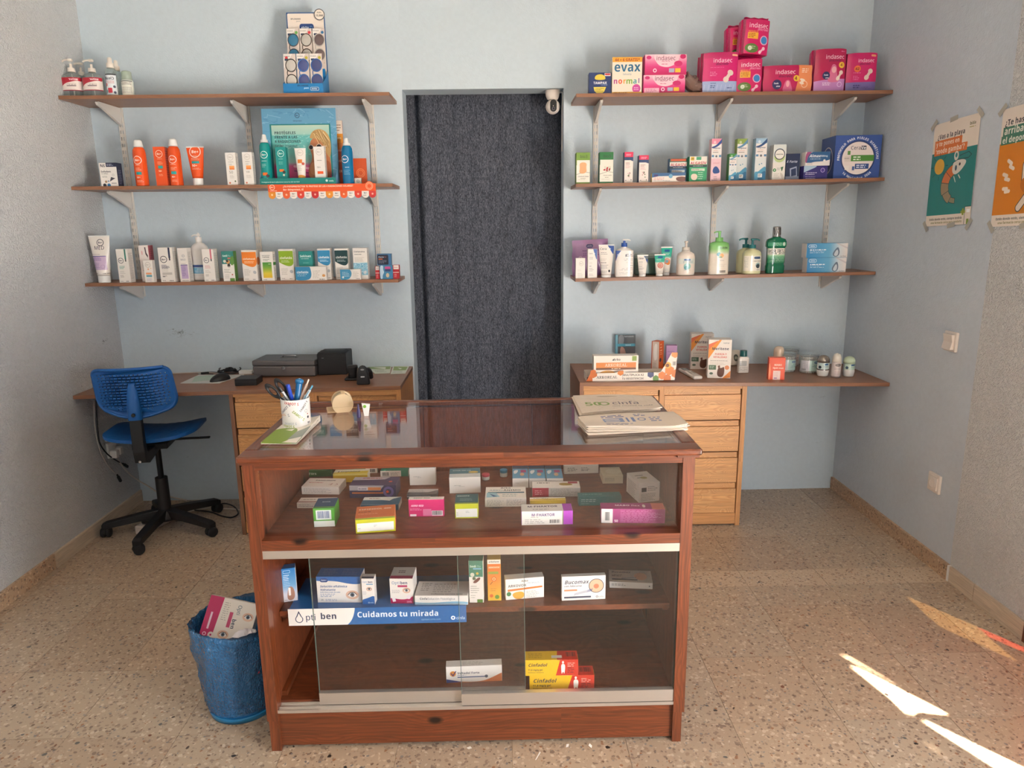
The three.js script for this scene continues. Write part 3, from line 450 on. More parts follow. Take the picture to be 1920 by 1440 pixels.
// printed label wrapped round the front of a body of the given radii
function wrapLabel(rx, rz, y0, y1, fn, spread = 0.36, ex = 2, ppm = 1900) {
  sheetRoom(2.2 * (y1 - y0) * ppm + 20 + sheet.row); const s0 = sheet;
  const cell = printed(rx * Math.PI * 2 * spread, y1 - y0, ppm, fn); return [loft([[y0, rx, rz, ex], [y1, rx, rz, ex]], 28, false, cell, [0.5 - spread / 2, 0.5 + spread / 2]), s0.clear];
}
function pumpHead(dir, s = 1) { // nozzle pointing to dir (-1 left, 1 right, 0 forward)
  const c = tube([[0, 0, 0], [dir * 0.012 * s, 0.001, 0], [dir * 0.024 * s, -0.001 * s, 0], [dir * 0.03 * s, -0.005 * s, 0]], 0.0034 * s, 14, 8);
  return merge([rbox(0.016 * s, 0.009 * s, 0.013 * s, 0.003 * s), c]);
}
function pumpBottle(label, pos, { r, rz = r, h, body, cap, ex = 2, shoulder = 0.75, neck = 0.3, capR = 0.4, headY = 0.16, dir = -1, lab, pumpS = 1, dip = true, group, under = 0.92 }) {
  const hb = h * shoulder, t = thing('pump_bottle', label, 'bottle', pos, 0, group);
  part('bottle_body', loft([[0, r * under, rz * under, ex], [0.004, r * 0.98, rz * 0.98, ex], [0.01, r, rz, ex], [hb * 0.8, r, rz, ex], [hb * 0.9, r * 0.9, rz * 0.9, ex], [hb * 0.97, r * 0.62, rz * 0.66, 2], [hb, r * neck, r * neck], [hb + 0.006, r * neck, r * neck]], 40), body, t);
  const cy = hb + 0.004, ch = h * 0.1;
  part('collar', cyl(r * capR * 0.94, r * capR, ch, 24, 0, cy + ch / 2, 0), cap, t);
  part('stem', cyl(r * 0.13, r * 0.13, h * headY, 14, 0, cy + ch + h * headY / 2 - 0.002, 0), cap, t);
  part('pump_head', pumpHead(dir, pumpS), cap, t, [0, h - 0.0045 * pumpS, 0]);
  if (dip) part('dip_tube', cyl(0.0022, 0.0022, hb * 0.9, 8, 0, hb * 0.52, 0), white, t);
  if (lab) { const [g, m] = wrapLabel(r * 1.008, rz * 1.008, lab.y0 * h, lab.y1 * h, lab.fn, lab.spread, ex); part('label', g, m, t); }
  return t;
}
function sprayCan(label, pos, r, h, fn, capMat, group, capTop = 'round') { // printed aerosol or spray bottle with white top
  sheetRoom(2.2 * h * 1900 + 20 + sheet.row); const s0 = sheet, hb = h * 0.84, cell = printed(2 * r, hb, 1900, fn), t = thing('spray_bottle', label, 'bottle', pos, 0, group);
  part('can_body', loft([[0, r * 0.93, r * 0.93], [0.003, r, r], [hb * 0.82, r, r], [hb * 0.92, r * 0.93, r * 0.93], [hb * 0.975, r * 0.76, r * 0.76], [hb, r * 0.62, r * 0.62]], 36, true, cell), s0.gloss, t);
  part('cap', capTop === 'round' ? loft([[hb - 0.001, r * 0.72, r * 0.72], [hb + 0.005, r * 0.72, r * 0.72], [h * 0.965, r * 0.6, r * 0.6], [h * 0.99, r * 0.5, r * 0.45], [h, r * 0.3, r * 0.2]], 28) : loft([[hb - 0.001, r * 0.66, r * 0.66], [hb + h * 0.05, r * 0.62, r * 0.62], [hb + h * 0.06, r * 0.46, r * 0.46], [h * 0.985, r * 0.36, r * 0.36], [h, r * 0.22, r * 0.22]], 28), capMat, t);
  return t;
}
function creamTube(label, pos, wTop, rCap, h, fn, capH, capMat, group, yaw = 0) { // standing on its cap, flat crimped end up
  sheetRoom(2.2 * h * 1900 + 20 + sheet.row); const s0 = sheet, cell = printed(wTop, h - capH, 1900, fn), t = thing('cream_tube', label, 'tube', pos, yaw, group), q = [];
  for (let i = 0; i <= 14; i++) { const f = i / 14; q.push([capH + (h - capH) * f, rCap * 1.02 + (wTop / 2 - rCap * 1.02) * Math.min(1, f * 1.02) ** 0.9, Math.max(0.0013, rCap * 1.02 * (1 - f ** 1.5)), 2]); }
  part('tube_body', loft(q, 36, true, cell), s0.gloss, t);
  part('crimp', rbox(wTop, 0.006, 0.0032, 0.001, 0, h - 0.002, 0), s0.gloss.clone(), t).material = capMat;
  part('screw_cap', loft([[0, rCap * 0.94, rCap * 0.94], [0.002, rCap, rCap], [capH - 0.001, rCap, rCap], [capH, rCap * 0.95, rCap * 0.95]], 28), capMat, t);
  return t;
}
const at = (key, x0, x1, ytop, back) => onShelf(key, x0, x1, ytop, back, rowPx[key]);

// ---------------------------------------------------------------- top shelf, left
const gel = new THREE.MeshPhysicalMaterial({ color: srgb(226, 232, 230), roughness: 0.06, transmission: 0.85, thickness: 0, ior: 1.4 });
const pumpCream = M([236, 226, 214], 0.35);
const redLabel = (p) => p.bg('#efe3dc').curve([[0, 0], [1, 0], [1, 0.62], [0.86, 0.74], [0.66, 0.5], [0.42, 0.28], [0.2, 0.24], [0, 0.3], [0, 0]], '#b0122e').poly([[0, 0], [1, 0], [1, 0.16], [0, 0.2]], '#b0122e').t('sanitar', 0.35, 0.13, 0.3, '#fff', 'b').r(0.3, 0.6, 0.26, 0.05, '#33202a').ln(0.3, 0.48, 0.3, 2, 'rgba(60,40,50,0.7)', 0.06, 0.02).r(0, 0.93, 1, 0.07, '#8c1c34');
for (const [x0, x1, yt, bk, lb] of [[121, 158.5, 110, 0.075, 'clear red labelled gel pump bottle at the wall end of the shelf'], [160, 196.5, 111, 0.07, 'clear red labelled gel pump bottle beside the small spray bottle']]) {
  const q = at('L1', x0, x1, yt, bk);
  pumpBottle(lb, [q.x, q.y, q.z], { r: q.w / 2, rz: q.w * 0.36, h: q.h, body: gel, cap: pumpCream, ex: 2.6, shoulder: 0.64, neck: 0.34, capR: 0.36, lab: { y0: 0.16, y1: 0.5, fn: redLabel, spread: 0.46 }, headY: 0.12, pumpS: 1.25, group: 'gel pump bottles' });
}
{ const q = at('L1', 143, 172, 117, 0.17); pumpBottle('gel pump bottle standing behind the two red labelled ones', [q.x, q.y, q.z], { r: q.w / 2, rz: q.w * 0.36, h: q.h, body: gel, cap: pumpCream, ex: 2.6, shoulder: 0.64, neck: 0.34, capR: 0.36, headY: 0.12, pumpS: 1.25, group: 'gel pump bottles' }); }
const kidsLabel = (p) => p.bg('#e9eef2').r(0, 0, 1, 0.06, '#22242c').t('Clean', 0.5, 0.22, 0.66, '#262a33', 'b').ln(0.2, 0.34, 0.6, 3, 'rgba(180,60,60,0.7)', 0.05, 0.02).rr(0.36, 0.68, 0.32, 0.24, 0.05, '#c32740').dot(0.8, 0.52, 0.12, '#e56a70').dot(0.2, 0.62, 0.09, '#454c60').dot(0.82, 0.84, 0.12, '#58a6b0').dot(0.2, 0.9, 0.09, '#39405a').dot(0.8, 0.2, 0.1, '#2a3a58');
function spritz(label, q, body, lab, capMat = pumpCream) {
  const r = q.w / 2, t = thing('spray_bottle', label, 'bottle', [q.x, q.y, q.z]);
  part('bottle_body', loft([[0, r * 0.95, r * 0.95], [0.004, r, r], [q.h * 0.62, r, r], [q.h * 0.7, r * 0.8, r * 0.8], [q.h * 0.74, r * 0.55, r * 0.55]], 32), body, t);
  part('spray_cap', loft([[q.h * 0.735, r * 0.66, r * 0.66], [q.h * 0.85, r * 0.62, r * 0.62], [q.h * 0.86, r * 0.42, r * 0.42], [q.h * 0.98, r * 0.36, r * 0.36], [q.h, r * 0.2, r * 0.2]], 24), capMat, t);
  if (lab) { const [g, m] = wrapLabel(r * 1.012, r * 1.012, q.h * 0.05, q.h * 0.57, lab, 0.4); part('label', g, m, t); } return t;
}
spritz('small clear spray bottle with childlike printed label', at('L1', 203, 223.5, 107.5, 0.06), gel, kidsLabel);
spritz('small spray bottle half hidden behind the childlike printed one', at('L1', 215, 233, 113, 0.12), gel, null);
{ const q = at('L1', 231, 252, 134, 0.05), r = q.w / 2, t = thing('lotion_bottle', 'short bottle with pale printed label and clear cap beside the small spray bottles', 'bottle', [q.x, q.y, q.z]);
  part('bottle_body', loft([[0, r * 0.95, r * 0.95], [0.004, r, r], [q.h * 0.6, r, r], [q.h * 0.66, r * 0.85, r * 0.85]], 30), M([214, 220, 212], 0.4), t);
  part('cap', loft([[q.h * 0.66, r * 0.86, r * 0.86], [q.h * 0.97, r * 0.8, r * 0.8], [q.h, r * 0.7, r * 0.7]], 28), M([206, 220, 204], 0.25, { transmission: 0.5, thickness: 0 }), t);
  const [g, m] = wrapLabel(r * 1.01, r * 1.01, q.h * 0.04, q.h * 0.6, (p) => p.bg('#e4e2d6').r(0, 0, 1, 0.05, '#333').ln(0.1, 0.12, 0.8, 2, '#444', 0.1, 0.04).ln(0.1, 0.45, 0.8, 5, 'rgba(60,60,60,0.6)', 0.09, 0.03), 0.42); part('label', g, m, t); }
// sunglasses display stand
{
  const z = SF - 0.02, bl = onZ(532, 173, z), br = onZ(606, 173, z), y0 = shelfY('L1', bl.x) + 0.0003, W = br.x - bl.x, cx = (bl.x + br.x) / 2, top = onZ(570, 21, z - 0.11).y - y0, D = 0.13;
  const t = thing('sunglasses_display', 'cardboard counter display with blue tray holding six packs of sunglasses', 'display', [cx, y0, z - D / 2]);
  const cellHead = (() => { sheetRoom(900); return printed(W, top, 1900, (p) => p.bg('#1d4f86').rr(0.025, 0.012, 0.95, 1, 0.03, '#efe2d6').t('BYLOMANE', 0.24, 0.075, 0.26, '#2b2b33', 'b').t('pure', 0.3, 0.1, 0.1, '#777', 'i').rr(0.33, 0.13, 0.37, 0.085, 0.06, '#1c3c78').t('alvita', 0.47, 0.172, 0.2, '#e8f0fa', 'b').ring(0.63, 0.172, 0.03, '#6aa8e0', 0.15)); })(), s0 = sheet;
  const hp = new THREE.PlaneGeometry(W * 0.985, top), mk = (g, cell) => { const u = g.attributes.uv; for (let i = 0; i < u.count; i++) u.setXY(i, ...uvOf(cell, u.getX(i), u.getY(i))); return g; };
  mk(hp, cellHead); hp.translate(0, 0, 0.0011);
  const hb = wbox(W * 0.985, top, 0.002, 'x'); const u0 = solid('#1d4f86'); { const u = hb.attributes.uv; for (let i = 0; i < u.count; i++) u.setXY(i, ...uvOf(u0, 0.5, 0.5)); }
  part('header_card', merge([hb, hp]), s0.mat, t, [0.002, top / 2, -D / 2 + 0.004], [-0.02, 0, 0]);
  const pc = printed(0.05, 0.05, 1900, (p) => p.bg('#efe6da').ring(0.5, 0.5, 0.46, '#262b38', 0.07).t('PVPr', 0.5, 0.34, 0.4, '#333').t('13,90€', 0.5, 0.58, 0.7, '#222', 'b'));
  const disc = new THREE.CylinderGeometry(0.0255, 0.0255, 0.0015, 32); disc.rotateX(Math.PI / 2); { const u = disc.attributes.uv, p = disc.attributes.position; for (let i = 0; i < u.count; i++) u.setXY(i, ...uvOf(pc, p.getX(i) / 0.051 + 0.5, p.getY(i) / 0.051 + 0.5)); }
  part('price_disc', disc, s0.mat, t, [W * 0.38, top - 0.012, -D / 2 + 0.009]);
  const trayH = 0.045, fc = printed(W, trayH, 2400, (p) => p.bg('#1478b8').t('BYLOMANE', 0.5, 0.22, 0.28, '#16304e', 'b').t('pure', 0.58, 0.45, 0.12, '#cfe6f6', 'bi').rr(0.68, 0.36, 0.22, 0.36, 0.03, '#c9d6e2').rr(0.69, 0.4, 0.2, 0.28, 0.025, '#2a5c92').t('alvita', 0.78, 0.54, 0.14, '#e8f0fa', 'b')), blue = solid('#1478b8'), blueD = blue;
  const board = (w, h, d, cell, front) => { const g = wbox(w, h, d), u = g.attributes.uv, n = g.attributes.normal, p = g.attributes.position; for (let i = 0; i < u.count; i++) { if (front && n.getZ(i) > 0.5) u.setXY(i, ...uvOf(front, p.getX(i) / w + 0.5, p.getY(i) / h + 0.5)); else u.setXY(i, ...uvOf(cell, 0.5, 0.5)); } return g; };
  part('tray_front', board(W, trayH, 0.0015, blue, fc), s0.mat, t, [0, trayH / 2, D / 2]);
  const sideOutline = [[-D / 2, 0], [D / 2, 0], [D / 2, trayH], [0.005, 0.075], [-D / 2 + 0.01, 0.12], [-D / 2, 0.12]];
  for (const s of [-1, 1]) { const g = prism(sideOutline, 0.0015); g.rotateY(-Math.PI / 2); const u = g.attributes.uv; for (let i = 0; i < u.count; i++) u.setXY(i, ...uvOf(blueD, 0.5, 0.5)); part('side_wing', g, s0.mat, t, [s * W / 2, 0, 0]); }
  part('tray_floor', board(W - 0.003, 0.0015, D, blueD), s0.mat, t, [0, 0.001, 0]);
  part('inner_step', board(W - 0.004, 0.122, 0.0015, blueD), s0.mat, t, [0, 0.0625, -0.014]);
  const lensC = [['#1b6f96', '#3a3a44', '#5e9c46'], ['#b9b6b0', '#4a3a30', '#c8323c'], ['#5a4a4c', '#bdb6b0', '#2f6e9c'], ['#c2beb8', '#2e2622', '#c8323c'], ['#3c4a86', '#3a6fb4', '#b6ac38'], ['#34427c', '#2f62a8', '#b6ac38']];
  const looks = ['teal lensed', 'grey lensed dark rimmed', 'brown lensed', 'clear lensed tortoise rimmed', 'blue lensed middle', 'blue lensed outer'];
  for (let k = 0; k < 6; k++) {
    const row = k < 3 ? 1 : 0, col = k % 3, pw = W / 3 - 0.004, ph = 0.18, g = thing('sunglasses_pack', 'pack of ' + looks[k] + ' sunglasses in the ' + (row ? 'back' : 'front') + ' row of the display', 'sunglasses', [cx + (col - 1) * (W / 3) + (row ? 0.004 : -0.002), y0 + (row ? 0.128 : 0.0028), z - (row ? 0.078 : 0.016)], 0, 'sunglasses packs');
    g.rotation.x = row ? -0.1 : -0.08; const [lens, rim, dotc] = lensC[k];
    sheetRoom(700); const s1 = sheet, cc = printed(pw, ph, 1900, (p) => p.bg('#d9ccc4').poly([[0, 0], [0.75, 0], [0, 0.38]], '#efe8e2').dot(k === 3 ? 0.25 : 0.8, 0.1, 0.12, dotc).t('BYLOMANE', 0.3, 0.06, 0.45, '#333', 'b').rr(0.1, 0.12, 0.28, 0.05, 0.03, '#2a3c56').ln(0.86, 0.6, 0.05, 6, 'rgba(80,60,60,0.6)', 0.05, 0.03));
    const card = wbox(pw, ph, 0.0012), u = card.attributes.uv, n = card.attributes.normal, p = card.attributes.position, sc = solid('#e6dcd4'); for (let i = 0; i < u.count; i++) u.setXY(i, ...(n.getZ(i) > 0.5 && sc.s === s1 ? uvOf(cc, p.getX(i) / pw + 0.5, p.getY(i) / ph + 0.5) : uvOf(cc, 0.95, 0.5)));
    part('backing_card', card, s1.mat, g, [0, ph / 2, -0.008]);
    const lm = M(srgb(...lens.match(/\w\w/g).map((q) => parseInt(q, 16))), 0.12, { clearcoat: 1 }), rm = M(srgb(...rim.match(/\w\w/g).map((q) => parseInt(q, 16))), 0.25), sx = k === 3 ? 0.006 : 0.002;
    for (const yy of [0.128, 0.06]) { const L = new THREE.SphereGeometry(0.0385, 24, 12, 0, Math.PI * 2, 0, 0.7); L.rotateX(Math.PI / 2); L.translate(0, 0, -0.0295); L.scale(0.98, 1.12, 0.5); part('lens', L, lm, g, [sx, yy, -0.006]); const T = new THREE.TorusGeometry(0.0248, 0.002, 8, 32); T.scale(0.98, 1.12, 1); part('rim', T, rm, g, [sx, yy, -0.0055]); }
    part('bridge', tube([[sx - 0.016, 0.106, -0.005], [sx - 0.018, 0.094, -0.003], [sx - 0.016, 0.082, -0.005]], 0.0017, 12, 6), rm, g);
  }
}

// ---------------------------------------------------------------- middle shelf, left
const navy = '#1b2140';
shelfBox('L2', 'white box with navy corner panel and small black drawings, alone by the side wall', 190, 222.5, 305, 0.05, 0.02, { bg: '#ebe6e0', front: (p) => p.bg('#ebe6e0').r(0.4, 0, 0.6, 0.17, navy).t('Nš', 0.2, 0.12, 0.28, '#20222c', 'b').ln(0.45, 0.05, 0.4, 2, '#cfd3e0', 0.05, 0.02).t('Soñoben', 0.36, 0.37, 0.58, '#30323c', 'b').t('tri-effect', 0.28, 0.46, 0.38, '#555').ln(0.12, 0.56, 0.4, 2, '#777', 0.04, 0.014).ring(0.76, 0.52, 0.06, '#888', 0.1).poly([[0.62, 0.6], [0.86, 0.66], [0.7, 0.72], [0.52, 0.8]], '#3a3a46').dot(0.3, 0.8, 0.07, '#a88a6a').dot(0.44, 0.78, 0.05, '#8aa0b4').dot(0.2, 0.95, 0.1, '#30343f').dot(0.45, 0.95, 0.1, '#2e7ab0').ln(0.62, 0.85, 0.3, 1, '#555', 0.04, 0.03), side: (p) => p.bg(navy).ln(0.2, 0.3, 0.6, 9, 'rgba(220,225,240,0.6)', 0.07, 0.03), top: navy });
const orange = '#e2521c';
const orangeFront = (ty) => (p) => p.bg(orange).be(0.5, ty, 0.3, '#f8e6da', 0.07).ln(0.3, ty + 0.12, 0.44, 1, '#f6cdb6', 0.03, 0.012).ln(0.28, ty + 0.2, 0.5, 3, '#f6cdb6', 0.03, 0.01).r(0.3, ty + 0.3, 0.42, 0.075, '#2f9a96').t('50+', 0.46, ty + 0.44, 0.3, '#fbe6da', 'b').ln(0.3, ty + 0.52, 0.5, 2, '#f6cdb6', 0.03, 0.01);
{ let q = at('L2', 256.5, 279.5, 262, 0.03); sprayCan('orange sunscreen spray can with white cap beside the white box with navy corner', [q.x, q.y, q.z], q.w / 2, q.h, orangeFront(0.34), white, 'orange sunscreen products');
  q = at('L2', 321.5, 344, 260, 0.03); sprayCan('orange sunscreen spray can with white cap next to the orange tube', [q.x, q.y, q.z], q.w / 2, q.h, orangeFront(0.34), white, 'orange sunscreen products'); }
shelfBox('L2', 'tall orange sunscreen box between the two orange spray cans', 294, 315, 275, 0.042, 0.02, { bg: orange, front: orangeFront(0.18), side: (p) => p.bg(orange).ln(0.15, 0.1, 0.7, 12, 'rgba(80,20,0,0.5)', 0.06, 0.016), left: '#f0e2d8' }, { name: 'sunscreen_box' });
{ const q = at('L2', 353, 386, 275, 0.045); creamTube('orange sunscreen tube standing on its white cap', [q.x + 0.008, q.y, q.z], q.w, 0.023, q.h, orangeFront(0.16), 0.034, white, 'orange sunscreen products'); }
const whiteSun = (n) => (p) => p.bg(beWhite).be(0.5, 0.14, 0.28, '#c9c0b8', 0.06).ln(0.28, 0.28, 0.5, 1, '#8a8078', 0.03, 0.012).ln(0.3, 0.34, 0.4, 2, '#b0a69c', 0.03, 0.01).grad([[0, '#f0b070'], [1, '#e4742c']], true, 0.32, 0.4, 0.5, 0.12).t(n, 0.45, 0.6, 0.4, '#8c8480', '').ln(0.28, 0.7, 0.5, 3, '#b0a69c', 0.035, 0.01).dot(0.25, 0.93, 0.09, '#c66440').dot(0.8, 0.88, 0.08, n === '50' ? '#5a6a3c' : beWhite);
shelfBox('L2', 'tall white sunscreen box with orange square and small leaf drawing', 427, 446, 286, 0.036, 0.02, { bg: beWhite, front: whiteSun('50'), side: grey }, { name: 'sunscreen_box' });
shelfBox('L2', 'tall white sunscreen box with orange square beside the pool display', 458.5, 477, 285, 0.036, 0.02, { bg: beWhite, front: whiteSun('100'), side: grey }, { name: 'sunscreen_box' });
// pool display
{
  const z = SF - 0.012, a = onZ(488, 345, z), b = onZ(630, 342, z), y0 = shelfY('L2', a.x) + 0.0004, W = b.x - a.x, cx = (a.x + b.x) / 2, D = 0.09, top = onZ(560, 203, z - D).y - y0;
  const t = thing('cardboard_display', 'blue pool water cardboard display with sunbathing child picture and green tray edge', 'display', [cx, y0, z - D / 2]);
  sheetRoom(900); const s0 = sheet;
  const cell = printed(W, top, 1900, (p) => {
    p.bg('#5f9cc0'); for (let i = 0; i < 160; i++) { const x = rnd(), y = rnd(); p.line([[x, y], [x + rr(-0.08, 0.08), y + rr(-0.03, 0.03)], [x + rr(-0.1, 0.1), y + rr(-0.05, 0.05)]], `rgba(${rnd() < 0.5 ? '190,222,236' : '50,120,165'},0.28)`, rr(0.004, 0.014)); }
    p.be(0.48, 0.09, 0.03, '#1d3350', 0.1).t('Skinprotect', 0.48, 0.16, 0.12, '#23405e').r(0.1, 0.2, 0.82, 0.74, '#0e7a7c');
    p.grad([[0, '#b4cdbc'], [0.16, '#9cc6bc'], [0.2, '#5fb0ae'], [0.5, '#6fb8b2'], [0.68, '#8fb0a8'], [0.75, '#c2527e'], [1, '#a82a60']], true, 0.12, 0.215, 0.78, 0.71);
    for (let i = 0; i < 60; i++) p.el(rr(0.14, 0.72), rr(0.32, 0.6), rr(0.006, 0.02), 0.003, 'rgba(230,245,240,0.5)');
    p.line([[0.4, 0.75], [0.66, 0.79]], '#d8a0b4', 0.03).line([[0.4, 0.81], [0.66, 0.85]], '#7c2a58', 0.02);
    p.curve([[0.6, 0.93], [0.58, 0.8], [0.66, 0.64], [0.62, 0.52], [0.64, 0.4], [0.74, 0.36], [0.84, 0.42], [0.88, 0.56], [0.9, 0.7], [0.9, 0.93]], '#b8754c').curve([[0.62, 0.7], [0.6, 0.85], [0.7, 0.88], [0.72, 0.7]], '#c98a5e').curve([[0.74, 0.7], [0.9, 0.66], [0.9, 0.93], [0.7, 0.93]], '#a45c3a');
    p.curve([[0.62, 0.4], [0.66, 0.3], [0.76, 0.26], [0.86, 0.3], [0.92, 0.42], [0.9, 0.66], [0.85, 0.6], [0.8, 0.44], [0.7, 0.38]], '#b8945f'); for (let i = 0; i < 20; i++) { const x = rr(0.68, 0.82); p.line([[x, rr(0.28, 0.34)], [Math.min(0.9, x + 0.08), rr(0.4, 0.52)]], rnd() < 0.5 ? '#8c6c40' : '#e0c898', 0.006); }
    p.r(0.12, 0.93, 0.8, 0.02, '#0e7a7c').ring(0.75, 0.5, 0.036, '#d8c8b8', 0.14).dot(0.75, 0.5, 0.033, '#241c20').ring(0.64, 0.505, 0.03, '#d8c8b8', 0.14).dot(0.64, 0.505, 0.027, '#241c20').line([[0.79, 0.49], [0.85, 0.49]], '#d8c8b8', 0.01);
    p.t('PROTÉGELES', 0.155, 0.315, 0.29, '#22343c', 'bl').t('FRENTE A LAS', 0.155, 0.37, 0.31, '#22343c', 'bl').t('4 RADIACIONES', 0.155, 0.425, 0.35, '#22343c', 'bl').t('Con Be+ Skinprotect', 0.155, 0.48, 0.3, '#22343c', 'l').dot(0.48, 0.55, 0.035, '#c8564c');
  });
  const blueC = solid('#5f9cc0'), mk = (w, h, d, front, cell2) => { const g = wbox(w, h, d), u = g.attributes.uv, n = g.attributes.normal, p = g.attributes.position; for (let i = 0; i < u.count; i++) u.setXY(i, ...(n.getZ(i) > 0.5 && front ? uvOf(front, p.getX(i) / w + 0.5, p.getY(i) / h + 0.5) : uvOf(cell2, 0.5, 0.5))); return g; };
  part('printed_panel', mk(W * 0.985, top, 0.003, cell, blueC), s0.mat, t, [0.002, top / 2, -D / 2 + 0.003], [-0.03, 0, 0]);
  const fh = 0.03, fc = printed(W, fh, 2400, (p) => p.bg('#0c7d78').t('Protegerse de las 4 radiaciones nunca ha sido tan fácil', 0.02, 0.6, 0.5, '#d8ece6', 'bl').dot(0.88, 0.45, 0.016, '#e8f4f0').t('cinfa', 0.94, 0.5, 0.06, '#e8f4f0', 'b')), teal = solid('#0c7d78');
  part('tray_edge', mk(W, fh, 0.0016, fc, teal), s0.mat, t, [0, fh / 2 - 0.001, D / 2]); part('tray_floor', mk(W - 0.003, 0.0015, D - 0.003, null, teal), s0.mat, t, [0, 0.001, 0]);
  for (const s of [-1, 1]) { const g = prism([[-D / 2, 0], [D / 2, 0], [D / 2, fh], [-D / 2 + 0.03, 0.075], [-D / 2 + 0.004, 0.16], [-D / 2, 0.16]], 0.0015); g.rotateY(-Math.PI / 2); const u = g.attributes.uv; for (let i = 0; i < u.count; i++) u.setXY(i, ...uvOf(blueC, 0.5, 0.5)); part('side_wing', g, s0.mat, t, [s * (W / 2 - 0.001), 0, 0]); }
  const tealSun = (ty) => (p) => p.bg('#0a8a88').be(0.5, ty, 0.3, '#dcefe9', 0.08).ln(0.25, ty + 0.14, 0.5, 1, '#c8e6de', 0.03, 0.012).ln(0.25, ty + 0.22, 0.4, 3, '#a6d6ce', 0.03, 0.01).r(0.25, ty + 0.42, 0.45, 0.07, '#e0702c').dot(0.7, ty + 0.5, 0.14, '#3a2c30').dot(0.66, ty + 0.58, 0.1, '#ecdcc8').el(0.5, 0.97, 0.42, 0.08, '#e09a3a');
  const pz = z - D / 2 + 0.012, put = (x0, x1, yt) => { const l = onZ(x0, 335, pz), r = onZ(x1, 335, pz); return { x: (l.x + r.x) / 2, y: y0 + 0.0022, z: pz, w: r.x - l.x, h: onZ((x0 + x1) / 2, yt, pz).y - y0 - 0.0022 }; };
  let q = put(491, 511.5, 252); sprayCan('teal sunscreen spray bottle with white nozzle in the pool display', [q.x, q.y, q.z], q.w / 2, q.h, tealSun(0.3), white, undefined, 'nozzle');
  q = put(521, 540.5, 276); carton('sunscreen_box', 'teal sunscreen box with cartoon animal picture in the pool display', 'box', q.w, q.h, 0.034, [q.x, q.y, q.z - 0.01], 0, { bg: '#0a7f7c', front: tealSun(0.17), left: '#cfe0dc' });
  q = put(556, 577, 278); creamTube('white sunscreen tube with orange print in the pool display', [q.x, q.y, q.z], q.w, 0.016, q.h, (p) => p.bg('#efe7df').be(0.5, 0.14, 0.26, '#c9beb4', 0.06).r(0.25, 0.36, 0.4, 0.12, '#e0803a').dot(0.72, 0.5, 0.12, '#c85a4a').ln(0.25, 0.56, 0.4, 4, '#b0a69c', 0.05, 0.014).el(0.5, 0.96, 0.4, 0.1, '#e09a4a'), 0.022, white);
  q = put(592, 612, 275); carton('sunscreen_box', 'white sunscreen box with red orange patch in the pool display', 'box', q.w, q.h, 0.034, [q.x, q.y, q.z - 0.01], 0, { bg: beWhite, front: (p) => p.bg(beWhite).be(0.5, 0.14, 0.28, '#c9c0b8', 0.06).ln(0.28, 0.36, 0.5, 1, '#8a8078', 0.03, 0.014).t('50+', 0.4, 0.55, 0.36, '#8c8480').r(0.24, 0.66, 0.55, 0.07, '#e0561c').ln(0.28, 0.86, 0.5, 3, '#77706c', 0.04, 0.014), side: grey });
}
// cards and blue spray beside the pool display
{
  let q = onShelf('L2', 633, 648.5, 226, 0.125, 345); carton('tester_card', 'narrow orange radiation scale card behind the blue spray bottle', 'card', q.w, q.h, 0.004, [q.x, q.y, q.z], 0, { bg: '#b8482a', front: (p) => p.bg('#b8482a').r(0, 0, 1, 0.2, '#e6d6c8').ln(0.1, 0.06, 0.8, 3, '#8a6a5a', 0.04, 0.015).r(0, 0.2, 1, 0.14, '#d48a28').t('UVB', 0.5, 0.27, 0.6, '#f0d8b0', 'b').r(0, 0.34, 1, 0.1, '#c8702a').t('UVA', 0.5, 0.46, 0.6, '#e8b8a0', 'b').t('VIS', 0.5, 0.62, 0.5, '#e8b8a0', 'b').t('IR', 0.5, 0.78, 0.4, '#e8b8a0', 'b') });
  q = onShelf('L2', 643.5, 664.5, 259, 0.045, 343); sprayCan('blue sunscreen spray bottle with white nozzle right of the pool display', [q.x, q.y, q.z], q.w / 2, q.h, (p) => p.bg('#0b6c9c').be(0.36, 0.36, 0.3, '#dce9f2', 0.08).ln(0.35, 0.56, 0.4, 1, '#cfe2ee', 0.03, 0.016).ln(0.2, 0.64, 0.6, 4, '#7fb4d0', 0.035, 0.01), white, undefined, 'nozzle');
  q = onShelf('L2', 664, 689, 297, 0.1, 342); carton('cardboard_card', 'square orange card with round sun emblem beside the blue spray bottle', 'card', q.w, q.h, 0.012, [q.x, q.y, q.z], 0, { bg: '#c9501f', front: (p) => p.bg('#c9501f').ring(0.55, 0.55, 0.3, '#e88a5c', 0.06).ring(0.55, 0.55, 0.2, '#e88a5c', 0.08) });
  q = onShelf('L2', 666, 678, 334, 0.055, 343); carton('sample_box', 'tiny white sample box in front of the square orange card', 'box', q.w, q.h, 0.02, [q.x, q.y, q.z], 0, { bg: '#d8d0c6', front: (p) => p.bg('#d8d0c6').be(0.5, 0.5, 0.2, '#40404a', 0.1) });
}
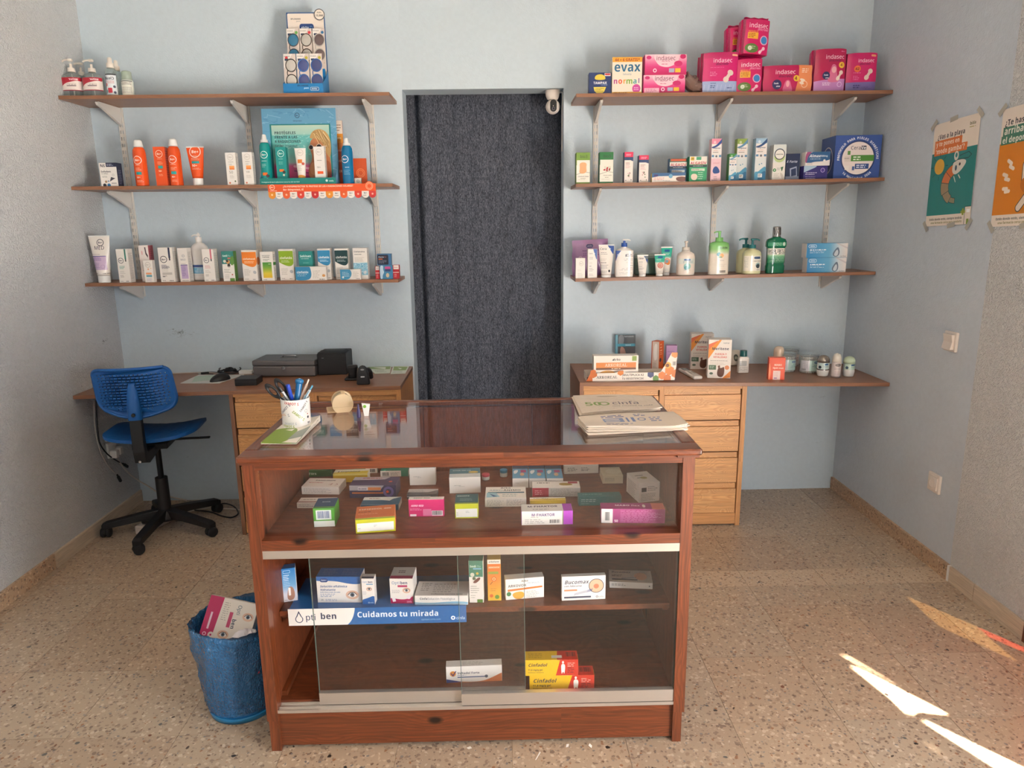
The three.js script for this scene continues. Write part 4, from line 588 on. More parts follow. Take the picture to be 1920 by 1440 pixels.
// orange shelf banner with scallops
{
  const z = SF + 0.0022, a = onZ(502, 346, z), b = onZ(704, 341, z), W = b.x - a.x, yb = onZ(600, 372, z).y, yt = onZ(600, 345, z).y, H = yt - yb; sheetRoom(500); const s0 = sheet;
  const cols = ['#dc8a2c', '#efe6de', '#d85a28', '#efe6de', '#d23a2c', '#efe6de', '#c22a30', '#efe6de', '#dc8a2c', '#efe6de', '#d85a28', '#efe6de', '#d23a2c', '#efe6de', '#c83634'];
  const cell = printed(W, H, 2400, (p) => { p.bg('#e0541f').be(0.04, 0.2, 0.022, '#f6ded0', 0.1).ln(0.015, 0.43, 0.08, 1, '#f6ded0', 0.05, 0.03).t('¿TU FOTOPROTECTOR TE PROTEGE DE LAS 4 RADIACIONES SOLARES?', 0.14, 0.16, 0.65, '#f6ded0', 'bl').t('Be+ Skinprotect, SÍ', 0.14, 0.37, 0.26, '#faeade', 'bl', 0, 0.16); cols.forEach((c, i) => { p.r(i / 15, 0.52, 1 / 15, 0.48, c); if (i % 2) { p.t('Be+', (i + 0.5) / 15, 0.66, 0.03, '#40404a', 'b').ln((i + 0.2) / 15, 0.8, 0.04, 1, '#77706c', 0.05, 0.03); } else p.dot((i + 0.5) / 15, 0.72, 0.009, 'rgba(255,230,210,0.7)'); }); });
  const s = new THREE.Shape(), r = W / 30; s.moveTo(0, H); s.lineTo(0, r); for (let i = 0; i < 15; i++) s.absarc((2 * i + 1) * r, r, r, Math.PI, 2 * Math.PI, false); s.lineTo(W, H); s.closePath();
  const g = new THREE.ExtrudeGeometry(s, { depth: 0.0012, bevelEnabled: false, curveSegments: 10 }), u = g.attributes.uv, p = g.attributes.position; for (let i = 0; i < u.count; i++) u.setXY(i, ...uvOf(cell, Math.min(0.999, Math.max(0.001, p.getX(i) / W)), Math.min(0.99, Math.max(0.01, p.getY(i) / H))));
  const t = thing('shelf_banner', 'orange scalloped cardboard banner hanging from the shelf edge below the pool display', 'banner', [a.x, yb, z], Math.atan2(0, 1));
  part('scalloped_strip', g, s0.mat, t); const ring = new THREE.CylinderGeometry(0.0215, 0.0215, 0.0012, 32); ring.rotateX(Math.PI / 2);
  const rc = printed(0.04, 0.04, 2400, (q) => q.bg('#e0541f').ring(0.5, 0.5, 0.38, '#f4b090', 0.08).ring(0.5, 0.5, 0.26, '#f4b090', 0.1)), ru = ring.attributes.uv, rp = ring.attributes.position; for (let i = 0; i < ru.count; i++) ru.setXY(i, ...uvOf(rc, rp.getX(i) / 0.043 + 0.5, rp.getY(i) / 0.043 + 0.5)); part('round_emblem', ring, s0.mat, t, [W - 0.03, H * 0.82, 0.002]);
}

// ---------------------------------------------------------------- lowest shelf, left
const medFront = (p) => p.bg('#eee6de').be(0.56, 0.17, 0.15, '#3a3a44', 0.09).t('MED', 0.5, 0.3, 0.48, '#3a3a44').ln(0.12, 0.455, 0.62, 1, '#b0a6ac', 0.03, 0.012).r(0.14, 0.5, 0.64, 0.35, '#c8b0cc').r(0.14, 0.5, 0.64, 0.015, '#5a5a92').ln(0.2, 0.53, 0.4, 3, '#6a5a9a', 0.035, 0.012).ln(0.22, 0.68, 0.3, 4, '#8a7aa8', 0.035, 0.01).ring(0.62, 0.77, 0.08, '#a890b4', 0.1).ln(0.2, 0.93, 0.2, 1, '#99908c', 0.03, 0.015).ln(0.6, 0.93, 0.25, 1, '#99908c', 0.03, 0.02);
{ const q = at('L3', 165, 204.5, 442, 0.04); creamTube('large white cream tube with lilac panel standing by the side wall', [q.x + 0.03, q.y, q.z], q.w, 0.0275, q.h, medFront, 0.034, white); }
const beBox = (stripe, txt) => (p) => p.bg('#ece5dd').r(0.7, 0, 0.13, 0.3, stripe).r(0.72, 0.3, 0.09, 0.07, '#23242c').be(0.34, 0.34, 0.22, '#30323c', 0.09).ln(0.15, 0.5, 0.5, 3, txt, 0.035, 0.016).ln(0.15, 0.65, 0.5, 3, '#b0a8a0', 0.035, 0.01).ln(0.15, 0.78, 0.36, 2, '#8a827c', 0.04, 0.014).ln(0.12, 0.95, 0.25, 1, '#99918a', 0.03, 0.02).ln(0.6, 0.95, 0.3, 1, '#77706a', 0.03, 0.024);
shelfBox('L3', 'white cream box with dark green stripe beside the large lilac panelled tube', 224, 245.5, 467, 0.048, 0.022, { bg: '#e6dfd7', front: beBox('#2f7a68', '#5a9a8c'), side: grey }, { name: 'cream_box' });
shelfBox('L3', 'pale box with red lettering up the edge and pink side', 267, 285, 460, 0.05, 0.075, { bg: '#ebe0da', front: (p) => p.bg('#ebe0da').t('Farma', 0.3, 0.62, 0.62, '#3a3038', 'b', -Math.PI / 2, 0.24).t('FEET', 0.3, 0.2, 0.4, '#d8626c', 'b', -Math.PI / 2, 0.24).poly([[0.6, 0.05], [0.72, 0.05], [0.76, 0.2], [0.9, 0.28], [0.86, 0.34], [0.66, 0.24]], '#4a3c40').ln(0.5, 0.4, 0.4, 4, '#9a8a88', 0.035, 0.012), side: (p) => p.bg('#b8606c').ln(0.2, 0.1, 0.6, 14, 'rgba(120,30,50,0.5)', 0.06, 0.02) }, { name: 'cream_box' });
shelfBox('L3', 'small white box with orange and blue stripes in front of the red lettered one', 272, 289, 488, 0.03, 0.018, { bg: '#eee7df', front: (p) => p.bg('#eee7df').be(0.5, 0.2, 0.28, '#c0b6ac', 0.08).dot(0.5, 0.4, 0.09, '#e8a47c').dot(0.8, 0.36, 0.05, '#e8c07c').r(0.2, 0.56, 0.62, 0.08, '#e89a6a').r(0.2, 0.66, 0.64, 0.1, '#6aa6b4').ln(0.2, 0.82, 0.6, 4, '#a098b0', 0.04, 0.014) }, { name: 'cream_box' });
shelfBox('L3', 'wide white cream box with navy stripe', 302, 329, 464, 0.05, 0.024, { bg: '#e8e1d9', front: (p) => { beBox('#26304e', '#5a5e6c')(p); p.ln(0.15, 0.54, 0.6, 3, '#50505a', 0.03, 0.016).r(0.15, 0.72, 0.68, 0.07, '#c8c0b8').bar(0.16, 0.83, 0.16, 0.025); }, side: grey }, { name: 'cream_box' });
shelfBox('L3', 'white cream box with lilac lower panel', 338.5, 356.5, 465, 0.048, 0.024, { bg: '#eae2da', front: (p) => p.bg('#eae2da').be(0.55, 0.23, 0.14, '#8a8690', 0.1).t('MED', 0.5, 0.34, 0.55, '#8a8690').ln(0.2, 0.45, 0.55, 1, '#b0a6ac', 0.03, 0.016).r(0.18, 0.49, 0.72, 0.42, '#b8a2c4').r(0.18, 0.49, 0.72, 0.02, '#4a4a86').ln(0.25, 0.55, 0.45, 8, '#6a5c98', 0.038, 0.013).ring(0.74, 0.83, 0.09, '#8a74a8', 0.1).ln(0.2, 0.95, 0.7, 1, '#99918a', 0.03, 0.02), side: grey }, { name: 'cream_box' });
{ const q = at('L3', 365, 396, 439, 0.1); pumpBottle('white lotion pump bottle behind the box with the pink stripe', [q.x, q.y, q.z], { r: q.w / 2, rz: q.w * 0.4, h: q.h, body: M([222, 218, 214], 0.32), cap: M([226, 222, 218], 0.35), ex: 2.2, shoulder: 0.82, neck: 0.34, capR: 0.36, headY: 0.1, dir: -1, pumpS: 1.1, dip: false, lab: { y0: 0.1, y1: 0.36, spread: 0.4, fn: (p) => p.bg('#dcd8d4').r(0.1, 0.05, 0.8, 0.2, '#2c4a86').r(0.1, 0.27, 0.8, 0.5, '#6aa4c4').ln(0.15, 0.34, 0.6, 4, '#e4ecf2', 0.1, 0.03) } }); }
shelfBox('L3', 'white cream box with pink stripe', 383.5, 405, 467, 0.05, 0.02, { bg: '#e8e1d9', front: beBox('#cf6878', '#d08a92'), side: grey }, { name: 'cream_box' });
const sedi = (p) => p.bg('#ebe4dc').r(0, 0, 1, 0.42, '#2f7f78').t('Sedi', 0.08, 0.15, 0.42, '#eef4ee', 'bl').t('flu', 0.52, 0.15, 0.24, '#8cc4b4', 'bl').r(0.5, 0.21, 0.35, 0.04, '#e0705c').curve([[0.66, 0.25], [1, 0.1], [1, 0.52], [0.7, 0.45]], '#5a8a3c').dot(0.22, 0.33, 0.12, '#dcd8c8').dot(0.5, 0.35, 0.16, '#d8965a').dot(0.44, 0.32, 0.1, '#3a3430').dot(0.55, 0.5, 0.13, '#2c2a28').poly([[0, 0.42], [0.3, 0.5], [0.7, 0.5], [1, 0.42], [1, 1], [0, 1]], 'rgba(238,232,224,0.85)').dot(0.55, 0.46, 0.12, '#35302c').ln(0.12, 0.6, 0.6, 3, '#8a8a84', 0.05, 0.016).ln(0.12, 0.78, 0.4, 3, '#9a9a94', 0.05, 0.014).dot(0.78, 0.78, 0.06, '#c86450').r(0.55, 0.9, 0.4, 0.1, '#5a8434');
shelfBox('L3', 'small syrup box with teal top and green corner', 419.5, 442, 471, 0.04, 0.02, { bg: '#e6dfd6', front: sedi, side: (p) => p.bg('#5a8a3c').ln(0.15, 0.2, 0.7, 12, 'rgba(30,50,20,0.5)', 0.06, 0.016), top: '#2f7f78' }, { name: 'syrup_box' });
const cinfa = (c, name, tc = '#f2efe8') => (p) => p.bg('#ece5dd').curve([[-0.2, 0.02], [0.3, 0.06], [1.05, 0.0], [1.02, 0.3], [1.02, 0.46], [0.8, 0.56], [0.4, 0.52], [-0.05, 0.4], [-0.2, 0.3]], c).r(0, 0, 1, 0.055, '#ece5dd').t(name, 0.5, 0.28, 0.86, tc, 'b').ln(0.16, 0.36, 0.75, 2, 'rgba(255,255,255,0.7)', 0.04, 0.018).ln(0.1, 0.62, 0.5, 5, '#a8a098', 0.045, 0.012).el(0.82, 0.72, 0.12, 0.05, '#b4b4b8', 0.7).ln(0.1, 0.93, 0.3, 1, '#8a827c', 0.03, 0.016).ln(0.66, 0.94, 0.26, 1, '#77706a', 0.03, 0.02);
const whiteSide = sideOf('#ece5dd');
shelfBox('L3', 'white syrup box with orange curved top panel', 457, 484, 469, 0.05, 0.02, { bg: '#e6dfd7', front: cinfa('#e87f24', 'cinfamucol'), side: (p) => p.bg('#ece5dd').el(0.5, 0.35, 0.5, 0.13, '#e87f24').ln(0.2, 0.55, 0.6, 8, '#99918a', 0.05, 0.014) }, { name: 'syrup_box' });
shelfBox('L3', 'white box with green to yellow square panel', 491.5, 515, 472, 0.04, 0.016, { bg: '#ece6de', front: (p) => p.bg('#ece6de').r(0.15, 0.12, 0.62, 0.01, '#333').t('Cutinox', 0.45, 0.18, 0.55, '#4a4a48', 'b').ln(0.2, 0.25, 0.55, 2, '#6a6a66', 0.045, 0.016).grad([[0, '#3f8a34'], [0.35, '#7aa636'], [0.7, '#d8c63a'], [1, '#e0b42c']], true, 0.14, 0.36, 0.72, 0.54).ln(0.6, 0.41, 0.24, 1, '#e0ead0', 0.03, 0.02).ln(0.12, 0.95, 0.3, 1, '#8a827c', 0.03, 0.02), side: (p) => p.bg('#ece6de').ln(0.15, 0.1, 0.7, 4, '#666', 0.05, 0.02).r(0, 0.36, 1, 0.1, '#3f8a34').ln(0.15, 0.55, 0.7, 8, '#888', 0.05, 0.014) }, { name: 'syrup_box' });
shelfBox('L3', 'white syrup box with lime green curved top panel', 526, 553, 467, 0.05, 0.03, { bg: '#e6dfd7', front: cinfa('#86a81c', 'cinfatós'), side: whiteSide }, { name: 'syrup_box' });
shelfBox('L3', 'teal syrup box with white lower edge behind the blue tablet box', 563, 589, 471, 0.045, 0.06, { bg: '#ece5dd', front: (p) => p.bg('#1c8684').t('Sekisan', 0.5, 0.17, 0.82, '#eef6f4', 'b').ln(0.15, 0.25, 0.7, 1, '#cfe4e0', 0.04, 0.02).ln(0.3, 0.4, 0.6, 1, '#9cccc6', 0.04, 0.014).curve([[-0.1, 0.5], [0.5, 0.62], [1.1, 0.5], [1.1, 1.1], [-0.1, 1.1]], '#ece5dd'), side: '#1c8684', top: '#1c8684' }, { name: 'syrup_box' });
const cinfaWide = (p) => p.bg('#ece5dd').curve([[-0.1, -0.2], [0.45, -0.2], [0.52, 0.4], [0.5, 0.8], [0.38, 1.0], [-0.1, 1.0]], '#2f86b4').t('cinfatós', 0.23, 0.4, 0.38, '#f0f2f2', 'b').ln(0.06, 0.53, 0.34, 2, '#cfe2ec', 0.12, 0.03).ln(0.56, 0.3, 0.24, 6, '#a8a098', 0.1, 0.024).el(0.91, 0.66, 0.05, 0.1, '#d89a5c').ln(0.76, 0.9, 0.2, 1, '#77706a', 0.03, 0.05);
shelfBox('L3', 'flat white tablet box with blue curved panel, lying on its long edge', 555, 613, 500, 0.03, 0.008, { bg: '#e8e1d9', front: cinfaWide, side: whiteSide }, { name: 'tablet_box' });
shelfBox('L3', 'white syrup box with sky blue curved top panel', 598.5, 622, 466, 0.048, 0.055, { bg: '#e6dfd7', front: cinfa('#2c86b6', 'cinfatós'), side: whiteSide }, { name: 'syrup_box' });
shelfBox('L3', 'white syrup box with very dark green curved top panel', 630.5, 655, 466, 0.048, 0.05, { bg: '#e6dfd7', front: cinfa('#123c40', 'cinfatós'), side: whiteSide }, { name: 'syrup_box' });
shelfBox('L3', 'small flat tablet box with rounded blue panel before the white and blue syrup box', 638.5, 677, 505, 0.026, 0.01, { bg: '#e9e2da', front: (p) => p.bg('#e9e2da').curve([[-0.1, -0.2], [0.4, -0.2], [0.56, 0.2], [0.55, 0.6], [0.4, 1.0], [-0.1, 1.05]], '#3a8cb4').ln(0.1, 0.25, 0.38, 4, '#dcebf2', 0.13, 0.04).dot(0.13, 0.76, 0.05, '#f0f0ea').ln(0.64, 0.25, 0.28, 5, '#a8a098', 0.12, 0.03).ln(0.76, 0.88, 0.2, 1, '#77706a', 0.03, 0.05), side: whiteSide }, { name: 'tablet_box' });
shelfBox('L3', 'white syrup box with blue speckled lower half', 664.5, 691, 465, 0.05, 0.045, { bg: '#e6dfd7', front: (p) => { p.bg('#ece5dd').t('Cinfatusina', 0.46, 0.11, 0.78, '#4a4a52', 'b').ln(0.1, 0.19, 0.6, 1, '#666', 0.04, 0.02).ln(0.1, 0.3, 0.7, 5, '#b0a8a0', 0.03, 0.01).r(0, 0.47, 1, 0.4, '#8fc0d4'); for (let i = 0; i < 90; i++) p.dot(rnd(), 0.49 + rnd() * 0.36, rr(0.015, 0.035), rnd() < 0.5 ? '#5a9fc0' : '#cfe4ec'); p.el(0.8, 0.78, 0.1, 0.06, '#d0d4d8', 0.7); }, side: whiteSide }, { name: 'syrup_box' });
{
  const bl = '#3f7fa6';
  const lower = shelfBox('L3', 'small pale blue box with face profile picture carrying the navy one', 713, 737, 497.5, 0.035, 0.02, { bg: bl, front: (p) => p.bg(bl).curve([[0, 0], [0.3, 0], [0.25, 0.3], [0.36, 0.5], [0.2, 0.7], [0.2, 1], [0, 1]], '#b8cfe0').rr(0.4, 0.08, 0.45, 0.2, 0.06, '#c24a86').rr(0.4, 0.26, 0.45, 0.18, 0.06, '#30406e').el(0.6, 0.72, 0.13, 0.16, '#d0bc9c') }, { name: 'lozenge_box' });
  const q = at('L3', 709, 735, 476, 0.02), h = q.h - (lower.geometry.boundingBox ?? (lower.geometry.computeBoundingBox(), lower.geometry.boundingBox)).max.y;
  carton('lozenge_box', 'small navy box lying on the pale blue one with the face profile', 'box', q.w, h, 0.035, [q.x, lower.position.y + lower.geometry.boundingBox.max.y + 0.0004, q.z - 0.0175], 0, { bg: '#3a6a94', front: (p) => p.bg('#3a6a94').rr(0.02, 0.08, 0.8, 0.86, 0.08, '#161c30').t('Pharma', 0.3, 0.28, 0.4, '#e8e8ee', 'b').t('ice', 0.6, 0.28, 0.16, '#c85a50', 'b').r(0.1, 0.4, 0.3, 0.1, '#c8643c').ln(0.1, 0.58, 0.6, 3, '#aab0c4', 0.1, 0.03) });
  const red = (p) => p.bg('#b8202c').r(0.1, 0, 0.9, 0.3, '#e6dcd4').t('Pharma', 0.5, 0.16, 0.6, '#b03040', 'b').r(0, 0.5, 1, 0.05, '#e8d8d0').ln(0.2, 0.65, 0.5, 3, '#f0d0cc', 0.09, 0.03);
  shelfBox('L3', 'small red box left of the pale blue face profile box', 704.5, 712.5, 499, 0.035, 0.03, { bg: '#b8202c', front: red }, { name: 'lozenge_box' });
  shelfBox('L3', 'small red box at the end of the shelf beside the doorway', 737.5, 749, 497, 0.035, 0.03, { bg: '#b8202c', front: red }, { name: 'lozenge_box' });
}
// ---------------------------------------------------------------- top shelf, right
const mag = '#c4145e', magD = mag;
shelfBox('R1', 'dark blue box with yellow half circle and white lettering', 1104.5, 1145.5, 136, 0.05, 0.03, { bg: '#1d3468', front: (p) => p.bg('#1d3468').curve([[0.22, 0.34], [0.28, 0.12], [0.5, 0.06], [0.7, 0.12], [0.78, 0.34]], '#e0c648').r(0.7, 0.02, 0.28, 0.14, '#e8e4e0').rr(0.72, 0.04, 0.24, 0.08, 0.02, '#d04a50').t('TAMPAX', 0.5, 0.47, 0.62, '#f0f0f4', 'b').t('Compak', 0.68, 0.57, 0.3, '#a9b8dc', 'i').poly([[0.2, 0.66], [0.78, 0.66], [0.7, 0.86], [0.62, 0.94], [0.34, 0.94], [0.24, 0.84]], '#e6d05c').ln(0.28, 0.72, 0.4, 3, '#6a5a20', 0.06, 0.02) }, { name: 'hygiene_box' });
shelfBox('R1', 'cream box with big blue word and multicoloured word below an orange strip', 1147.5, 1203, 107, 0.075, 0.02, { bg: '#eee2d0', front: (p) => { p.bg('#f0e4d2').r(0, 0, 1, 0.13, '#e8a030').t('44 + 6 GRATIS*', 0.5, 0.07, 0.84, '#8a2c1c', 'b').t('evax', 0.5, 0.27, 0.9, '#1c6288', 'b').t('Salvaslip', 0.5, 0.46, 0.3, '#8a9aa8', ''); const L = [['n', '#b02a80'], ['o', '#e0502c'], ['r', '#e8922c'], ['m', '#7aa83c'], ['a', '#3a9a9a'], ['l', '#6a4a9c']]; [0.11, 0.27, 0.41, 0.58, 0.77, 0.9].forEach((x, i) => p.t(L[i][0], x, 0.65, [0.15, 0.15, 0.1, 0.24, 0.14, 0.06][i], L[i][1], 'b', 0, 0.34)); p.dot(0.82, 0.86, 0.14, '#c8489a').ln(0.74, 0.83, 0.16, 2, '#f2d8e8', 0.05, 0.016).r(0, 0.95, 1, 0.05, '#e8a838').ln(0.05, 0.965, 0.5, 1, '#7a4a1c', 0.03, 0.02); }, top: '#e8a030' }, { name: 'hygiene_box' });
const indaBox = (v) => (p) => { p.bg('#f2c0d0').grad([[0, '#f4cdd8'], [0.6, '#d83a80'], [1, '#c0145c']], true).curve([[0.15, -0.1], [0.85, -0.1], [0.8, 0.4], [0.6, 0.62], [0.45, 0.62], [0.3, 0.5]], '#f4d0da').el(0.09, 0.14, 0.06, 0.09, '#cf2c72').el(0.91, 0.1, 0.07, 0.12, '#c81a64').el(0.8, 0.45, 0.1, 0.14, '#c9206a').t('indasec', 0.5, 0.18, 0.47, '#7a3450', '').ln(0.4, 0.32, 0.24, 1, '#b04070', 0.04, 0.02).ln(0.4, 0.45, 0.2, 1, '#d87a9c', 0.04, 0.04).ring(v ? 0.47 : 0.24, 0.78, 0.035, '#f6e0e8', 0.3).r(0.58, 0.68, 0.13, 0.2, '#a8b0cc').r(0.73, 0.68, 0.13, 0.2, '#ecc038'); if (v) p.r(0.02, 0.7, 0.36, 0.28, '#f0b8cc').ln(0.05, 0.76, 0.28, 3, '#c87a98', 0.07, 0.03); };
{ const lo = shelfBox('R1', 'pink box with pink dots, lower one of the stacked pair', 1206, 1284, 140.5, 0.09, 0.02, { bg: '#e89ab8', front: indaBox(1), side: '#d83a80' }, { name: 'hygiene_box' });
  lo.geometry.computeBoundingBox(); const q = at('R1', 1208, 1285.5, 102, 0.02), y = lo.position.y + lo.geometry.boundingBox.max.y + 0.0004;
  carton('hygiene_box', 'pink box with pink dots, upper one of the stacked pair', 'box', q.w, q.h - (y - q.y), 0.09, [q.x, y, q.z - 0.045], 0, { bg: '#e89ab8', front: indaBox(0), side: '#d83a80' }); }
{ // brown bag
  const a = onZ(1290, 172, SF - 0.03), t = thing('brown_film_bag', 'crumpled brown translucent film bag slumped over the shelf edge', 'bag', [onZ(1296, 172, SF - 0.05).x, shelfY('R1', a.x) + 0.001, SF - 0.05]);
  const g = new THREE.SphereGeometry(1, 36, 24), p = g.attributes.position, N = noiseGrid(12); for (let i = 0; i < p.count; i++) { let x = p.getX(i), y = p.getY(i), z = p.getZ(i); const k = 1 + 0.3 * (N(x * 5 + 20, y * 5 + z * 4 + 20) - 0.5); p.setXYZ(i, (x * 0.045 + 0.02 * (1 - y)) * k, (y + 1) * 0.052 * k * (1 - 0.25 * (x + 1) * 0.5), z * 0.045 * k); } g.computeVertexNormals();
  part('film', g, M([150, 120, 110], 0.18, { transmission: 0.35, thickness: 0, clearcoat: 0.8 }), t, [-0.02, 0, 0]);
}
const pad = (p, x, y, s, c = '#ead9cc', rot = 0.6) => { p.c.save(); p.c.translate(p.X(x), p.Y(y)); p.c.rotate(rot); p.c.fillStyle = c; p.c.beginPath(); p.c.ellipse(0, -s * p.h * 0.62, s * p.w * 0.55, s * p.h * 0.42, 0, 0, 7); p.c.ellipse(0, s * p.h * 0.6, s * p.w * 0.5, s * p.h * 0.45, 0, 0, 7); p.c.rect(-s * p.w * 0.3, -s * p.h * 0.6, s * p.w * 0.6, s * p.h * 1.2); p.c.fill(); p.c.restore(); return p; };
const magSide = (p) => { p.bg(magD); for (let i = 0; i < 24; i++) p.r(rr(0.2, 0.7), i / 24 + 0.01, rr(0.1, 0.3), 0.008, 'rgba(255,190,220,0.35)'); };
const packQ = (x0, x1, yt, back) => at('R1', x0, x1, yt, back);
const pk = (label, x0, x1, yt, d, back, front, edge = magD, fold = false) => { const q = packQ(x0, x1, yt, back); return softPack('pad_pack', label, q.w, q.h, d, [q.x, q.y, q.z - d / 2], 0, { front, side: magSide, edge, fold }, 'magenta pad packs'); };
const packA = (p) => { p.bg('#cf1170').r(0, 0, 1, 0.14, '#c01064').t('indasec', 0.55, 0.21, 0.56, '#fbe9f2', '').t('discreet', 0.53, 0.3, 0.36, '#5a1040', 'bi').rr(0.82, 0.05, 0.16, 0.05, 0.02, '#e8b890').ln(0.2, 0.38, 0.5, 1, '#e888b4', 0.04, 0.01).ln(0.2, 0.5, 0.22, 3, '#f0b8d4', 0.04, 0.012).r(0, 0.72, 1, 0.28, '#9fb0da'); for (let i = 0; i < 9; i++) p.poly([[i * 0.12, 1], [i * 0.12 + 0.05, 0.8], [i * 0.12 + 0.08, 0.8], [i * 0.12 + 0.04, 1]], 'rgba(255,255,255,0.16)'); pad(p, 0.72, 0.6, 0.16); p.t('normal', 0.3, 0.77, 0.16, '#40508a', 'b').ln(0.22, 0.82, 0.2, 2, '#40508a', 0.04, 0.02).ln(0.7, 0.87, 0.16, 1, '#40508a', 0.03, 0.02); };
const packB = (p) => { p.bg('#d01264').t('indasec', 0.52, 0.19, 0.8, '#fdeef4', '').t('discreet', 0.7, 0.3, 0.46, '#f6c2d8', 'i').r(0.1, 0.4, 0.42, 0.18, '#ecb23a').t('REGALO', 0.31, 0.37, 0.4, '#e8a040', 'b').ln(0.13, 0.43, 0.34, 3, '#a0481c', 0.045, 0.022).dot(0.78, 0.6, 0.13, '#3a86c8').ring(0.78, 0.6, 0.15, '#e8c0d8', 0.12).el(0.3, 0.84, 0.27, 0.13, '#5a7a36').ring(0.22, 0.84, 0.05, '#e4ecd8', 0.6).ln(0.2, 0.78, 0.26, 2, '#dfe8cc', 0.05, 0.02); pad(p, 0.72, 0.88, 0.12, '#efc8d2', 0.8); };
const packC = (p) => { p.bg('#c0125a').r(0.72, 0, 0.28, 1, '#ea8f5c').poly([[0.72, 0], [0.76, 0], [0.66, 1], [0.72, 1]], '#ea8f5c').t('indasec', 0.44, 0.26, 0.42, '#fbe9f0', '').t('discreet', 0.44, 0.42, 0.28, '#5a1040', 'bi').dot(0.28, 0.72, 0.095, '#2c2f62').t('Toda', 0.26, 0.68, 0.1, '#fff', 'bi').t('una', 0.3, 0.78, 0.08, '#fff', 'bi').curve([[0.38, 1], [0.42, 0.74], [0.46, 0.56], [0.54, 0.56], [0.57, 0.74], [0.62, 1]], '#d86a94').el(0.5, 0.7, 0.035, 0.11, '#f0b0bc').dot(0.67, 0.5, 0.062, '#ecc23a').t('4', 0.66, 0.5, 0.05, '#7a2020', 'b').ln(0.78, 0.14, 0.16, 3, '#fbe0cc', 0.06, 0.03).ring(0.84, 0.72, 0.06, '#f6c8a8', 0.14); pad(p, 0.79, 0.62, 0.1, '#f8e4d2', 0.25); };
const packD = (p) => { p.bg('#b60f50').poly([[0, 0.76], [0.4, 0.72], [1, 0.7], [1, 1], [0, 1]], '#c485c4').t('indasec', 0.62, 0.2, 0.62, '#fbe9f0', '').t('discreet', 0.62, 0.285, 0.4, '#5a1040', 'bi').ln(0.82, 0.06, 0.14, 1, '#e890b8', 0.03, 0.02).dot(0.86, 0.39, 0.1, '#ecc23a').t('4', 0.85, 0.39, 0.07, '#7a2020', 'b').curve([[0.46, 0.66], [0.52, 0.4], [0.6, 0.36], [0.7, 0.42], [0.7, 0.6], [0.84, 0.78], [0.4, 0.78]], '#d87098').el(0.61, 0.5, 0.075, 0.075, '#f0b4bc').dot(0.37, 0.63, 0.12, '#2c2f62').t('Toda', 0.36, 0.62, 0.15, '#fff', 'bi').t('una', 0.4, 0.68, 0.11, '#fff', 'bi').ln(0.26, 0.79, 0.3, 2, '#f2e0f4', 0.04, 0.02).ring(0.82, 0.83, 0.07, '#e8c8ec', 0.14); pad(p, 0.8, 0.63, 0.12, '#f6e2d6', 0.5); };
const packE = (p) => { p.bg('#cc1266').poly([[0, 0.76], [1, 0.74], [1, 1], [0, 1]], '#7c6cac').t('indasec', 0.62, 0.21, 0.56, '#fbe9f0', '').t('discreet', 0.58, 0.295, 0.36, '#5a1040', 'bi').rr(0.78, 0.05, 0.17, 0.055, 0.03, '#e8a878').dot(0.34, 0.42, 0.11, '#e8773c').t('42', 0.34, 0.42, 0.13, '#5a1c1c', 'b').ln(0.22, 0.52, 0.3, 1, '#f0b0cc', 0.04, 0.01).ln(0.22, 0.6, 0.2, 3, '#e890b8', 0.04, 0.014).ln(0.24, 0.82, 0.24, 2, '#3c3070', 0.05, 0.03).ln(0.5, 0.87, 0.4, 2, '#5a4c90', 0.04, 0.014); pad(p, 0.72, 0.56, 0.15, '#ecd8c8', 0.55); };
pk('magenta pad pack with light blue lower band and white pad picture', 1317, 1382, 95, 0.07, 0.025, packA);
pk('magenta pad pack squeezed behind the one with the light blue band', 1311, 1360, 103, 0.06, 0.105, packA);
const low = pk('magenta pad pack with yellow tag and green oval, lower one of the stack', 1381.5, 1427.5, 107, 0.085, 0.02, packB, magD, true);
{ const q = at('R1', 1384, 1433, 33, 0.02), hb = packQ(1381.5, 1427.5, 107, 0.02).h, y = q.y + hb + 0.012;
  const a = softPack('pad_pack', 'magenta pad pack with yellow tag and green oval, upper one leaning on the stack', q.w, q.h - hb - 0.012, 0.08, [q.x + 0.004, y, q.z - 0.04], 0.22, { front: packB, side: magSide, edge: magD, fold: true }, 'magenta pad packs'); a.rotation.z = -0.05;
  const b = softPack('pad_pack', 'magenta pad pack behind the upper leaning one', q.w * 0.9, (q.h - hb) * 0.86, 0.07, [q.x - 0.035, y + 0.001, q.z - 0.128], 0.25, { front: packB, side: magSide, edge: magD, fold: true }, 'magenta pad packs'); b.rotation.z = 0.04; 
  pk('magenta pad pack under the leaning packs, behind the yellow tagged one', 1383, 1424, 112, 0.075, 0.115, packB); }
pk('wide magenta pad pack with orange right end', 1430.5, 1521.5, 120, 0.075, 0.03, packC);
pk('tall magenta pad pack with lilac lower band and smiling woman picture', 1525.5, 1583, 88, 0.09, 0.035, packD);
pk('magenta pad pack with violet lower band beside the right side wall', 1585, 1641, 96, 0.08, 0.05, packE);

